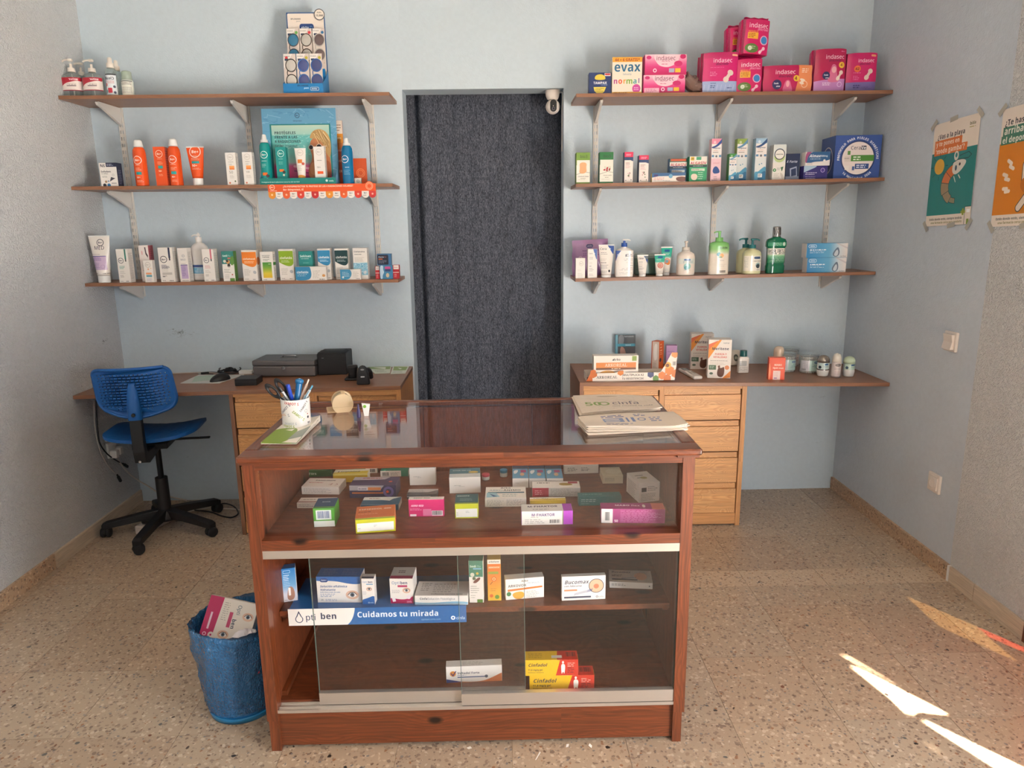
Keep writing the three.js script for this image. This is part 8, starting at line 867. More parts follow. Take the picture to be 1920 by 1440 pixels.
{ // wooden tape dispenser
  const y = GT + 0.0003, c = onY(640, 772, y), d = M([222, 196, 158], 0.5), dk = M([180, 150, 116], 0.55), t = thing('tape_dispenser', 'round pale wooden tape dispenser standing on the glass top', 'dispenser', [c.x, y, c.z - 0.02], 0.28), z = c.z, R = (onZ(662, 752, z).x - onZ(624, 752, z).x) / 2;
  const disc = (zz, col) => { const s = new THREE.Shape(); s.absarc(0, R, R, -Math.PI / 2 + 0.62, Math.PI * 1.5 - 0.62, false); s.closePath(); const g = new THREE.ExtrudeGeometry(s, { depth: 0.005, bevelEnabled: true, bevelSize: 0.0008, bevelThickness: 0.0008, bevelSegments: 2, curveSegments: 40 }); g.translate(0, -R + R * Math.cos(0.62), zz); return part('side_disc', g, col, t); };
  disc(0.024, d); disc(-0.03, d); const core = new THREE.CylinderGeometry(R * 0.86, R * 0.86, 0.05, 40, 1, false); core.rotateX(Math.PI / 2); core.translate(0, R * Math.cos(0.62), -0.001); part('tape_roll', core, M([176, 166, 148], 0.25, { clearcoat: 0.6 }), t);
  part('cutter_bridge', wbox(0.012, 0.004, 0.05, 'z', 0.004, R * Math.cos(0.62) + R * 0.93, -0.001), d, t); part('base_plate', wbox(0.055, 0.004, 0.07, 'z', -0.022, 0.002, -0.01), dk, t); part('face_seam', wbox(R * 1.9, 0.0006, 0.0006, 'x', 0, R * 0.55, 0.0302), dk, t);
}
{ const y = GT + 0.0004, a = onY(673, 783, y), t = thing('marker_pen', 'short dark violet marker standing on the glass beside the tape dispenser', 'pen', [a.x, y, a.z]); part('barrel', loft([[0, 0.0062, 0.0062], [0.003, 0.0066, 0.0066], [0.02, 0.006, 0.006], [0.03, 0.0036, 0.0036], [0.043, 0.0024, 0.0024]], 20), M([52, 44, 92], 0.35), t);
  const b = onY(687, 779, y), u = thing('correction_tape', 'white correction roller with green dot standing on the glass', 'stationery', [b.x, y, b.z], 0.2); part('case', prism([[-0.006, 0], [0.006, 0], [0.012, 0.036], [-0.012, 0.04]], 0.008, 0.001), white, u); part('green_dot', cyl(0.005, 0.005, 0.002, 18, 0, 0, 0), M([120, 176, 60], 0.4), u, [-0.004, 0.031, 0.0055], [Math.PI / 2, 0, 0]); }
// paper bags in two stacks, every sheet a bag of its own
{
  const paper = [M([226, 208, 190], 0.85), M([232, 216, 200], 0.85), M([220, 202, 184], 0.85)]; sheetRoom(900); const s0 = sheet;
  const prints = [printed(0.3, 0.19, 2200, (p) => { p.bg('#dccbb9'); for (let i = 0; i < 40; i++) p.line([[rnd(), rnd()], [rnd(), rnd()]], 'rgba(200,180,160,0.16)', 0.02); p.t('50', 0.2, 0.55, 0.22, '#7a9438', 'b', 0, 0.3).ring(0.33, 0.55, 0.06, '#7a9438', 0.2).t('cinfa', 0.6, 0.53, 0.34, '#4a3c50', '', 0, 0.34).t('nos mueve la vida', 0.66, 0.72, 0.5, '#6a6060', 'i').el(0.42, 0.12, 0.13, 0.035, '#b8a48e'); }), printed(0.3, 0.14, 2200, (p) => { p.bg('#dccbb9'); p.ln(0.22, 0.16, 0.3, 2, '#56608c', 0.09, 0.05).ln(0.55, 0.14, 0.12, 2, '#56608c', 0.1, 0.05).rr(0.22, 0.36, 0.2, 0.28, 0.01, '#7a88ac').r(0.24, 0.42, 0.14, 0.05, '#dccbb9').r(0.24, 0.54, 0.14, 0.05, '#dccbb9').r(0.45, 0.36, 0.02, 0.28, '#6a7aa4').r(0.5, 0.36, 0.03, 0.28, '#6a7aa4').ring(0.6, 0.5, 0.035, '#6a7aa4', 0.2).ln(0.68, 0.4, 0.12, 3, '#6a7aa4', 0.1, 0.05).ln(0.22, 0.76, 0.3, 2, '#56608c', 0.08, 0.04); })];
  function bagStack(cornerPx, n, thick, art, label, group, y0, seed) {
    const P = cornerPx.map(([a, b], i) => onY(a, b, y0 + n * thick * (i < 2 ? 0.8 : 1)));        // bl, br, tr, tl on top of the stack
    for (let k = 0; k < n; k++) {
      const j = () => rr(-0.006, 0.006) * (k === n - 1 ? 0.3 : 1), Q = P.map((q) => V(q.x + j(), 0, q.z + j())), nx = 14, ny = 8, pp = [], uu = [], ii = [], yb = y0 + k * thick, cellTop = k === n - 1 ? prints[art] : null;
      for (let s = 0; s < 2; s++) for (let v = 0; v <= ny; v++) for (let u = 0; u <= nx; u++) { const a = u / nx, b = v / ny, q = Q[0].clone().lerp(Q[1], a).lerp(Q[3].clone().lerp(Q[2], a), b), bend = 0.004 * Math.sin(a * 3 + seed) * (k / n) + (a > 0.86 ? (a - 0.86) * 0.05 * (k / n) * (1 - b) : 0) + 0.002 * Math.sin(b * 5 + a * 4 + seed) * (k / n); pp.push(q.x, yb + bend + s * thick * 0.82, q.z); uu.push(...(cellTop ? uvOf(cellTop, 0.01 + a * 0.98, 0.01 + b * 0.98) : [a, b])); }
      const st = (nx + 1) * (ny + 1), W = nx + 1; for (let v = 0; v < ny; v++) for (let u = 0; u < nx; u++) { const a = v * W + u + st; ii.push(a, a + 1, a + W + 1, a, a + W + 1, a + W); const b = a - st; ii.push(b, b + W + 1, b + 1, b, b + W, b + W + 1); }
      const rim = []; for (let u = 0; u <= nx; u++) rim.push(u); for (let v = 1; v <= ny; v++) rim.push(v * W + nx); for (let u = nx - 1; u >= 0; u--) rim.push(ny * W + u); for (let v = ny - 1; v >= 0; v--) rim.push(v * W); for (let i = 0; i + 1 < rim.length; i++) ii.push(rim[i], rim[i + 1], rim[i + 1] + st, rim[i], rim[i + 1] + st, rim[i] + st);
      const g = new THREE.BufferGeometry(); g.setAttribute('position', new THREE.Float32BufferAttribute(pp, 3)); g.setAttribute('uv', new THREE.Float32BufferAttribute(uu, 2)); g.setIndex(ii); const ng = g.toNonIndexed(); ng.computeVertexNormals();
      single('paper_bag', ng, cellTop ? s0.mat : paper[k % 3], k === n - 1 ? label : 'cream paper bag, ' + ['', 'second', 'third', 'fourth', 'fifth', 'sixth', 'seventh', 'eighth', 'ninth'][n - 1 - k] + ' from the top in the ' + group, 'paper bag', undefined, undefined, group);
    }
    return P;
  }
  bagStack([[1090, 777], [1240, 766], [1222, 742], [1074, 741]], 5, 0.0021, 0, 'top cream paper bag of the rear stack with green and violet print', 'rear stack of paper bags', GT + 0.0006, 0.3);
  bagStack([[1100, 805], [1290, 797], [1262, 768], [1084, 783]], 9, 0.0023, 1, 'top cream paper bag of the front stack with blue print', 'front stack of paper bags', GT + 0.0006, 1.4);
}

// ---------------------------------------------------------------- left desk
const dl = (x) => deskY.L(x) + 0.0004;
const onDesk = (px, py) => { let p = onY(px, py, 0.735); p = onY(px, py, dl(p.x)); p.y = dl(p.x); return p; };
{ // cash box
  const a = onDesk(477, 708), b = onDesk(594, 706), W = b.x - a.x, yaw = -Math.atan2(b.z - a.z, b.x - a.x), Hf = onZ(535, 678, (a.z + b.z) / 2).y - a.y, D = 0.19, mtl = M([112, 108, 108], 0.42, { metalness: 0.55 }), t = thing('cash_box', 'grey metal cash box with folding handle and round lock', 'cash box', [(a.x + b.x) / 2, Math.max(a.y, b.y) + 0.0003, (a.z + b.z) / 2 - D / 2], yaw);
  part('box_body', rbox(W, Hf * 0.66, D, 0.008, 0, Hf * 0.33, 0, 3), mtl, t); const lid = part('lid', rbox(W + 0.002, Hf * 0.34, D + 0.002, 0.007, 0, Hf * 0.835, 0, 3), mtl, t);
  const hd = tube([[-0.035, Hf + 0.001, 0], [-0.033, Hf + 0.009, 0.002], [-0.02, Hf + 0.011, 0.004], [0.02, Hf + 0.011, 0.004], [0.033, Hf + 0.009, 0.002], [0.035, Hf + 0.001, 0]], 0.0035, 30, 8); part('folding_handle', hd, chrome, lid); part('handle_recess', rbox(0.09, 0.0015, 0.03, 0.0005, 0, Hf + 0.0006, 0), M([84, 80, 80], 0.5), lid);
  const lk = cyl(0.009, 0.009, 0.004, 24); lk.rotateX(Math.PI / 2); const lock = part('lock', lk, chrome, t, [0, Hf * 0.55, D / 2 + 0.001]); part('keyhole', wbox(0.0016, 0.006, 0.0006, 'y', 0, 0, 0.0022), black, lock);
}
{ // receipt printer
  const a = onDesk(594.5, 703.5), b = onDesk(648, 702.5), W = b.x - a.x, H = onZ(610, 662, a.z).y - a.y, D = 0.16, t = thing('receipt_printer', 'black receipt printer standing beside the grey cash box', 'printer', [(a.x + b.x) / 2 + 0.006, a.y, (a.z + b.z) / 2 - D / 2], 0); sheetRoom(200); const s0 = sheet;
  part('housing', rbox(W, H * 0.98, D, 0.006, 0, H * 0.49, 0, 3), black, t); part('top_cover', rbox(W - 0.004, 0.004, D * 0.55, 0.002, 0, H * 0.985, D * 0.16), blackMatt, t); part('paper_slot', rbox(W * 0.6, 0.003, 0.012, 0.001, 0, H * 0.99, -D * 0.05), black, t); part('power_button', rbox(0.014, 0.003, 0.01, 0.001, W * 0.34, H * 0.99, -D * 0.3), M([70, 70, 74], 0.4), t);
  const cell = printed(0.03, 0.008, 3000, (p) => p.bg('#18181a').t('EPSON', 0.5, 0.5, 0.9, '#c8c8c8', 'b')), g = new THREE.PlaneGeometry(0.026, 0.007), u = g.attributes.uv; for (let i = 0; i < u.count; i++) u.setXY(i, ...uvOf(cell, u.getX(i), u.getY(i))); part('logo_plate', g, s0.mat, t, [-W * 0.3, H * 0.78, D / 2 + 0.0006]); part('front_seam', rbox(W + 0.0006, 0.0012, 0.1, 0.0004, 0, H * 0.86, D / 2 - 0.0495), black, t); part('side_vent', wbox(0.0008, H * 0.5, 0.05, 'y', W / 2, H * 0.4, 0.01), black, t);
}
{ // bar code scanner and its stand
  const a = onDesk(660, 714), t = thing('scanner_stand', 'small black scanner cradle beside the receipt printer', 'stand', [a.x, a.y, a.z - 0.03]); part('foot_plate', rbox(0.075, 0.012, 0.06, 0.005, 0, 0.006, 0, 3), black, t); part('upright', loft([[0.01, 0.024, 0.018, 3], [0.035, 0.02, 0.015, 3], [0.06, 0.026, 0.02, 3], [0.072, 0.024, 0.018, 3]], 28), black, t);
  const b = onDesk(679, 723), s = thing('barcode_scanner', 'black hand scanner with pale button standing on the desk edge', 'scanner', [b.x, b.y, b.z - 0.035], 0.1); part('head', loft([[0, 0.03, 0.018, 4], [0.004, 0.032, 0.02, 4], [0.05, 0.028, 0.022, 3], [0.078, 0.02, 0.02, 2.4], [0.088, 0.012, 0.014], [0.092, 0.001, 0.001]], 32), M([38, 37, 40], 0.5), s); part('button', (() => { const q = new THREE.SphereGeometry(0.008, 18, 10); q.scale(1.2, 0.6, 0.5); return q; })(), M([150, 150, 152], 0.4), s, [0, 0.074, 0.018]); part('label', wbox(0.018, 0.006, 0.0006, 'x', 0, 0.04, 0.0235), M([196, 196, 196], 0.5), s); part('handle', tube([[0.01, 0.045, -0.01], [0.02, 0.06, -0.04], [0.026, 0.04, -0.08], [0.028, 0.012, -0.1]], 0.013, 18, 10), M([38, 37, 40], 0.5), s);
}
sheetRoom(700);
function leaflet(name, label, c4, artFn, w, h, lift = 0.0012, group, level) { // flat printed sheet through four pixel corners bl br tr tl on the desk
  sheetRoom(2.2 * Math.max(w, h) * 1700 + 40 + sheet.row); const s0 = sheet, P = c4.map(([x, y]) => { const q = onDesk(x, y); q.y += level ?? 0; return q; }), cell = printed(w, h, 1700, artFn), pp = [], uu = [], tri = (a, b, c, uva) => { [a, b, c].forEach((q, i) => { pp.push(q.x, q.y, q.z); uu.push(...uvOf(cell, ...uva[i])); }); };
  const up = P.map((q) => V(q.x, q.y + lift, q.z)); tri(up[0], up[1], up[2], [[0, 0], [1, 0], [1, 1]]); tri(up[0], up[2], up[3], [[0, 0], [1, 1], [0, 1]]); for (let i = 0; i < 4; i++) { const k = (i + 1) % 4; tri(P[i], P[k], up[k], [[0.01, 0.01], [0.01, 0.01], [0.01, 0.01]]); tri(P[i], up[k], up[i], [[0.01, 0.01], [0.01, 0.01], [0.01, 0.01]]); } tri(P[0], P[2], P[1], [[0, 0], [0, 0], [0, 0]]); tri(P[0], P[3], P[2], [[0, 0], [0, 0], [0, 0]]);
  const g = new THREE.BufferGeometry(); g.setAttribute('position', new THREE.Float32BufferAttribute(pp, 3)); g.setAttribute('uv', new THREE.Float32BufferAttribute(uu, 2)); g.computeVertexNormals(); return single(name, g, s0.mat, label, 'paper', undefined, undefined, group);
}
leaflet('leaflet', 'green and white leaflet lying beside the receipt printer', [[703, 701], [731, 700], [734, 686], [683, 685]], (p) => p.bg('#d8dccc').r(0.05, 0.1, 0.9, 0.4, '#8aa45c').ln(0.1, 0.6, 0.7, 3, '#77806a', 0.1, 0.03).poly([[0.2, 0.3], [0.7, 0.2], [0.6, 0.5]], '#e4e8dc'), 0.12, 0.08, 0.002);
leaflet('leaflet', 'green and white leaflet at the doorway end of the desk', [[732.5, 701.5], [760, 700.5], [767, 687.5], [737, 687]], (p) => p.bg('#dfe2d4').r(0.08, 0.08, 0.84, 0.5, '#86a450').ln(0.1, 0.66, 0.7, 3, '#77806a', 0.1, 0.03).poly([[0.3, 0.2], [0.6, 0.3], [0.5, 0.44]], '#e4e8dc'), 0.1, 0.08, 0.0025);
leaflet('paper_sheet', 'pale paper sheets under the black mouse', [[338, 719], [411, 719], [458, 703], [373, 703]], (p) => p.bg('#d8d8d4').poly([[0, 0.2], [0.5, 0], [0.6, 0.6], [0.2, 0.9]], '#b8d0c0').ln(0.3, 0.2, 0.5, 6, '#a8aca8', 0.1, 0.02), 0.2, 0.12, 0.0018);
{ const a = onDesk(410, 715); const t = thing('computer_mouse', 'black computer mouse on the pale paper sheets', 'mouse', [a.x, a.y + 0.0022, a.z - 0.02], -0.6); const g = new THREE.SphereGeometry(1, 32, 18, 0, Math.PI * 2, 0, Math.PI / 2), p = g.attributes.position; for (let i = 0; i < p.count; i++) { const z = p.getZ(i); p.setXYZ(i, p.getX(i) * 0.032 * (1 - 0.1 * z), p.getY(i) * 0.034 * (1 - 0.2 * z), z * 0.056); } g.computeVertexNormals(); part('shell', g, black, t); const w = cyl(0.006, 0.006, 0.005, 16); w.rotateZ(Math.PI / 2); part('wheel', w, blackMatt, t, [0, 0.028, -0.03]); part('base', cyl(0.03, 0.03, 0.002, 24, 0, 0.001, 0), blackMatt, t); }
{ const a = onDesk(439, 724.5), b = onDesk(482, 722), t = thing('external_drive', 'flat black box in front of the tangled cables', 'drive', [(a.x + b.x) / 2, a.y, (a.z + b.z) / 2 - 0.05], 0.03); part('case', rbox(b.x - a.x, 0.034, 0.1, 0.003, 0, 0.017, 0), black, t); part('front_seam', rbox(b.x - a.x + 0.0004, 0.001, 0.02, 0.0003, 0, 0.02, 0.0404), M([70, 70, 70], 0.5), t); }
{ // cables and adapters on the desk
  const D = (x, y, h = 0.004) => { const p = onDesk(x, y); return [p.x, p.y + h, p.z]; };
  const cord = (label, pts, m, r = 0.0028) => single('cable', tube(pts, r, 70, 7), m, label, 'cable', undefined, undefined, 'cables on the left desk');
  cord('thick black cable arching along the wall behind the blue chair', [D(322, 699, 0.003), D(340, 696, 0.006), D(365, 691, 0.014), D(390, 692, 0.014), D(410, 697, 0.006), D(430, 697, 0.012), D(450, 699, 0.004)], black, 0.0035);
  cord('black cable looping into the tangle beside the cash box', [D(470, 690, 0.004), D(458, 697, 0.006), D(440, 699, 0.01), D(425, 694, 0.016), D(412, 698, 0.02), D(424, 704, 0.012), D(440, 703, 0.01), D(452, 697, 0.018), D(440, 693, 0.02)], black, 0.0032);
  cord('pale thin cable running along the wall end of the desk', [D(320, 701, 0.003), D(350, 700, 0.003), D(385, 699, 0.003), D(412, 701, 0.003)], M([214, 206, 200], 0.45), 0.0024);
  cord('black mouse cord winding to the cable tangle', [D(400, 706, 0.012), D(388, 703, 0.006), D(376, 702, 0.004), D(390, 699, 0.004), D(415, 700, 0.004)], black, 0.002);
  const knot = []; for (let i = 0; i < 14; i++) { const q = D(rr(405, 446), rr(694, 702), rr(0.006, 0.026)); knot.push(q); } cord('bundled coil of black cable between mouse and cash box', knot, blackMatt, 0.0042);
  const u = D(385, 700, 0); const us = thing('usb_plug', 'black plug with silver tip lying before the cables', 'plug', [D(381, 703, 0.001)[0], u[1], u[2] + 0.02], 0.5); part('plug_body', rbox(0.04, 0.011, 0.018, 0.003, 0, 0.0055, 0), black, us); part('metal_tip', rbox(0.016, 0.006, 0.012, 0.0008, -0.026, 0.0055, 0), chrome, us);
  const ad = D(462, 700, 0); const wa = thing('white_adapter', 'white plug adapter between the cables and the cash box', 'adapter', [ad[0], u[1], ad[2]], 0.05); part('case', rbox(0.07, 0.02, 0.035, 0.004, 0, 0.0105, 0), white, wa); part('cord_sleeve', cyl(0.005, 0.004, 0.02, 12), white, wa, [0.044, 0.01, 0], [0, 0, Math.PI / 2]);
}

// ---------------------------------------------------------------- office chair
{
  const hub = V(-1.705, 0, -3.4), t = thing('office_chair', 'blue plastic office chair with perforated backrest on a black five star base', 'chair', [hub.x, 0, hub.z]), bluePl = M([20, 92, 168], 0.42), seatBl = M([20, 92, 168], 0.45), blk = M([22, 22, 24], 0.5);
  part('hub', loft([[0.06, 0.05, 0.05], [0.075, 0.055, 0.055], [0.1, 0.045, 0.045], [0.115, 0.034, 0.034]], 30), blk, t); part('gas_lift_sleeve', cyl(0.029, 0.03, 0.17, 28, 0, 0.195, 0), blk, t); part('gas_lift', cyl(0.014, 0.014, 0.21, 20, 0, 0.37, 0), M([36, 36, 38], 0.3, { metalness: 0.6 }), t);
  for (let k = 0; k < 5; k++) {
    const a = Math.PI / 2 - k * Math.PI * 2 / 5 + 0.03, c = Math.cos(a), s = Math.sin(a);
    const L = prism([[0.03, 0.07], [0.03, 0.112], [0.12, 0.1], [0.27, 0.074], [0.285, 0.066], [0.285, 0.05], [0.265, 0.052], [0.12, 0.07]], 0.034, 0.004); L.rotateY(-a); const leg = part('leg', L, blk, t);
    const w = new THREE.Group(); w.name = 'caster'; const cx = c * 0.275, cz = s * 0.275, ca = a + 0.9 + k; t.add(w); w.position.set(cx, 0, cz); w.rotation.y = -ca;
    for (const q of [-1, 1]) { const wh = lathe([[0.004, -0.009], [0.021, -0.009], [0.025, -0.005], [0.025, 0.005], [0.021, 0.009], [0.004, 0.009]], 28); wh.rotateX(Math.PI / 2); part('wheel', wh, blackMatt, w, [0, 0.0255, q * 0.0125]); } const hood = new THREE.CylinderGeometry(0.027, 0.027, 0.012, 24, 1, false, 0, Math.PI); hood.rotateX(Math.PI / 2); part('fork', hood, blk, w, [0, 0.027, 0], [0, 0, Math.PI / 2]); part('stem', cyl(0.006, 0.006, 0.03, 12, -0.006, 0.05, 0), blk, w);
  }
  const S = new THREE.Group(); S.name = 'seat_assembly'; t.add(S);
  S.rotation.y = 0.16; S.position.y = 0.05;
  // seat shell
  const sg = new THREE.BoxGeometry(0.42, 0.03, 0.41, 24, 2, 24), sp = sg.attributes.position; for (let i = 0; i < sp.count; i++) { let x = sp.getX(i) / 0.21, z = sp.getZ(i) / 0.205, y = sp.getY(i); const k = Math.max(Math.abs(x), Math.abs(z)), r = Math.pow(Math.abs(x) ** 4.2 + Math.abs(z) ** 4.2, 1 / 4.2) || 1e-6, sc = k / r; x *= sc; z *= sc; const edge = Math.min(1, k); const yy = y * (1 - 0.5 * edge ** 8) + 0.03 * x * x - 0.02 * Math.max(0, -z) ** 3 + 0.012 * Math.max(0, z) ** 2 - (Math.abs(y) > 0.01 && y > 0 ? 0.004 * (0.5 + 0.5 * Math.sin(x * 46)) * (edge < 0.85 ? 1 : 0) : 0); sp.setXYZ(i, x * 0.21, yy + 0.452, z * 0.205 - 0.03); } sg.computeVertexNormals();
  part('seat', sg, seatBl, S);
  part('under_plate', rbox(0.16, 0.03, 0.2, 0.006, 0, 0.42, 0.01), blk, S); part('lever', tube([[0.07, 0.415, -0.02], [0.15, 0.413, -0.03], [0.2, 0.41, -0.035]], 0.006, 16, 8), blk, S); part('lever_paddle', rbox(0.05, 0.008, 0.022, 0.003, 0.215, 0.41, -0.037), blk, S);
  // spine bar
  const bar = prism([[-0.02, 0.40], [0.2, 0.375], [0.246, 0.39], [0.256, 0.44], [0.25, 0.62], [0.232, 0.62], [0.226, 0.44], [0.215, 0.425], [0.1, 0.425], [-0.02, 0.43]], 0.044, 0.004); bar.rotateY(-Math.PI / 2); part('spine_bar', bar, blk, S); const bolt = cyl(0.006, 0.006, 0.004, 16); bolt.rotateX(Math.PI / 2); part('bolt', bolt, chrome, S, [0, 0.395, 0.259]);
  // backrest: curved perforated shell
  const shape = new THREE.Shape(), bw = 0.17, b0 = 0.595, b1 = 0.822; shape.moveTo(-bw * 0.93 + 0.03, b1); shape.lineTo(bw * 0.86 - 0.02, b1 + 0.004); shape.quadraticCurveTo(bw * 0.93, b1 + 0.002, bw * 0.95, b1 - 0.035); shape.lineTo(bw, b0 + 0.09); shape.quadraticCurveTo(bw * 1.0, b0 + 0.045, bw * 0.8, b0 + 0.03); shape.quadraticCurveTo(bw * 0.3, b0, 0, b0); shape.quadraticCurveTo(-bw * 0.35, b0, -bw * 0.8, b0 + 0.035); shape.quadraticCurveTo(-bw * 0.98, b0 + 0.06, -bw * 0.98, b0 + 0.1); shape.lineTo(-bw * 1.0, b1 - 0.03); shape.quadraticCurveTo(-bw * 1.0, b1, -bw * 0.93 + 0.03, b1);
  for (let r = 0; r < 13; r++) for (let k = 0; k < 17; k++) { const x = (k - 8) * 0.0178 + (r % 2 ? 0.004 : 0), y = b1 - 0.024 - r * 0.0134; if (Math.abs(x) > bw * 0.88 || (Math.abs(x) < 0.036 && r > 4)) continue; if (y < b0 + 0.035 + (Math.abs(x) / bw) ** 2 * 0.03) continue; const h = new THREE.Path(); h.absarc(x, y, 0.0033, 0, Math.PI * 2, true); shape.holes.push(h); }
  let bg = new THREE.ExtrudeGeometry(shape, { depth: 0.006, bevelEnabled: true, bevelSize: 0.003, bevelThickness: 0.003, bevelSegments: 2, curveSegments: 8 }); const curve = (g) => { const p = g.attributes.position; for (let i = 0; i < p.count; i++) { const x = p.getX(i), y = p.getY(i); p.setZ(i, p.getZ(i) - 1.5 * x * x + 0.235 + (y - 0.7) * 0.12); } g.computeVertexNormals(); return g; };
  // holes would shrink under the bevel, so cut without bevel
  bg = new THREE.ExtrudeGeometry(shape, { depth: 0.009, bevelEnabled: false, curveSegments: 8 }); part('backrest', curve(bg), bluePl, S);
  const rimPts = shape.getPoints(10).map((q) => V(q.x, q.y, 0.0045)); const rimG = new THREE.TubeGeometry(new THREE.CatmullRomCurve3(rimPts, true, 'catmullrom', 0.3), 160, 0.0075, 8, true); { const p = rimG.attributes.position; for (let i = 0; i < p.count; i++) { const x = p.getX(i), y = p.getY(i); p.setZ(i, p.getZ(i) - 1.5 * x * x + 0.235 + (y - 0.7) * 0.12); } rimG.computeVertexNormals(); } part('backrest_rim', rimG, bluePl, S);
  const sock = loft([[b0 - 0.004, 0.03, 0.02, 3], [b0 + 0.06, 0.029, 0.021, 2.6], [b0 + 0.13, 0.022, 0.014], [b0 + 0.165, 0.012, 0.004]], 28); part('spine_socket', sock, bluePl, S, [0, 0, 0.245]); const knob = cyl(0.0085, 0.0085, 0.006, 20); knob.rotateX(Math.PI / 2); part('adjusting_knob', knob, blk, S, [0, b0 + 0.022, 0.268]);
}

// ---------------------------------------------------------------- waste bin
{
  const c = V(-0.838, 0, -2.022), R0 = 0.1, R1 = 0.131, H = 0.285, t = thing('waste_bin', 'blue plastic waste bin lined with a blue bag beside the counter', 'bin', [c.x, 0, c.z]), N = noiseGrid(16);
  part('bin_shell', loft([[0, R0 * 0.97, R0 * 0.97], [0.003, R0, R0], [0.018, R0 * 1.03, R0 * 1.03], [0.02, R0 * 1.0, R0 * 1.0], [H - 0.03, R1 * 0.93, R1 * 0.93]], 48), M([28, 110, 170], 0.4), t);
  part('foot_ring', loft([[0.0, R0 * 1.02, R0 * 1.02], [0.016, R0 * 1.06, R0 * 1.06], [0.02, R0 * 1.03, R0 * 1.03]], 48), M([36, 126, 180], 0.4), t);
  part('ribbon_band', loft([[H * 0.58, R1 * 0.905, R1 * 0.905], [H * 0.66, R1 * 0.925, R1 * 0.925]], 48, false), M([88, 74, 128], 0.4), t); part('red_label', loft([[H * 0.57, R1 * 0.915, R1 * 0.915], [H * 0.61, R1 * 0.925, R1 * 0.925]], 10, false, null, [0.37, 0.43]), M([176, 40, 62], 0.4), t);
  const n = 96, rows = [[0.03, R0 * 1.09], [0.06, R0 * 1.12], [0.1, R0 * 1.18], [0.15, R1 * 0.93], [0.19, R1 * 0.96], [0.22, R1 * 1.02], [0.25, R1 * 1.05], [0.28, R1 * 1.05], [0.3, R1 * 1.06], [0.308, R1 * 1.03], [0.305, R1 * 0.97], [0.28, R1 * 0.93], [0.2, R1 * 0.88], [0.12, R1 * 0.8]], P = [], I = []; rows.forEach(([y, r], j) => { for (let i = 0; i <= n; i++) { const a = i / n * Math.PI * 2, k = N(i % n / n * 16, j * 1.7) - 0.5, w = N((i % n) / n * 16 * 1 + 5, j * 0.6 + 3) - 0.5, rad = r * (1 + 0.055 * k + 0.04 * w) + (j > 3 && j < 9 ? 0.0025 * Math.sin(a * 11 + j) : 0.0022 * Math.sin(a * 31 + j * 4) + 0.002 * Math.sin(a * 17 - j * 3)); P.push(Math.cos(a) * rad, y + 0.01 * w + (j > 7 && j < 10 ? 0.016 * Math.sin(a * 2 + 3.4) : 0), Math.sin(a) * rad); } }); for (let j = 0; j + 1 < rows.length; j++) for (let i = 0; i < n; i++) { const a = j * (n + 1) + i; I.push(a, a + n + 1, a + 1, a + 1, a + n + 1, a + n + 2); }
  const g = new THREE.BufferGeometry(); g.setAttribute('position', new THREE.Float32BufferAttribute(P, 3)); g.setIndex(I); g.computeVertexNormals(); { const U = []; for (let j = 0; j < rows.length; j++) for (let i = 0; i <= n; i++) U.push(i / n * 1.6, rows[j][0] * 1.3 + (j > 9 ? 0.4 : 0)); g.setAttribute('uv', new THREE.Float32BufferAttribute(U, 2)); } part('bin_bag', g, new THREE.MeshPhysicalMaterial({ color: srgb(52, 128, 186), roughness: 0.18, bumpMap: smoothBump, bumpScale: 0.012, transmission: 0.4, thickness: 0, side: THREE.DoubleSide, clearcoat: 0.5, clearcoatRoughness: 0.1 }), t);
  // rubbish
  sheetRoom(800); const s0 = sheet, W = 0.15, Hh = 0.125, dd = 0.04, f = printed(W, Hh, 2200, (p) => eye(eye(p.bg('#e8dfd4').r(0, 0, 0.25, 1, '#b01c58').poly([[0.25, 0], [0.28, 0], [0.25, 1], [0.2, 1]], '#b01c58').r(0.1, 0.38, 0.04, 0.4, '#e8d0dc').ring(0.09, 0.9, 0.03, '#e8d0dc', 0.3).ring(0.22, 0.9, 0.04, '#e8dfd4', 0.5).t('Opti', 0.64, 0.22, 0.2, '#3a5a68', '', Math.PI / 2 * 0.98, 0.2).t('ben', 0.6, 0.56, 0.2, '#26384c', 'b', Math.PI / 2 * 0.98, 0.2).r(0.47, 0.3, 0.07, 0.36, '#b83c64').ln(0.32, 0.1, 0.12, 9, '#aaa29c', 0.05, 0.014), 0.85, 0.34, 0.075), 0.46, 0.84, 0.075)), ra = solid('#b01c58'), wh = solid('#d8d0c6'), bx = single('discarded_box', cartonGeo(W, Hh, dd, { front: f, right: wh, left: ra, top: wh, back: wh }), s0.mat, 'white and raspberry eye care box thrown into the blue bin', 'box', [0, 0, 0]); bx.rotation.set(-0.5, 0.1, -0.27, 'YXZ'); bx.position.copy(onZ(433, 1163, c.z + 0.01)).sub(V(0, Hh / 2, 0).applyEuler(bx.rotation));
  const crumple = (label, x, y, z, r, col, sd) => { const gg = new THREE.IcosahedronGeometry(r, 4), p = gg.attributes.position, K = noiseGrid(10); for (let i = 0; i < p.count; i++) { const v = V(p.getX(i), p.getY(i), p.getZ(i)), d = v.clone().normalize(), a = K(d.x * 4 + sd, d.y * 4 + d.z * 3 + 10) + 0.5 * Math.abs(K(d.x * 9 + 3, d.z * 9 + d.y * 6 + sd) - 0.5); v.multiplyScalar(0.72 + 0.5 * a); p.setXYZ(i, v.x, v.y * 0.8, v.z); } gg.computeVertexNormals(); return single('crumpled_paper', gg, M(col, 0.8), label, 'paper', [x, y, z], undefined, 'crumpled papers in the bin'); };
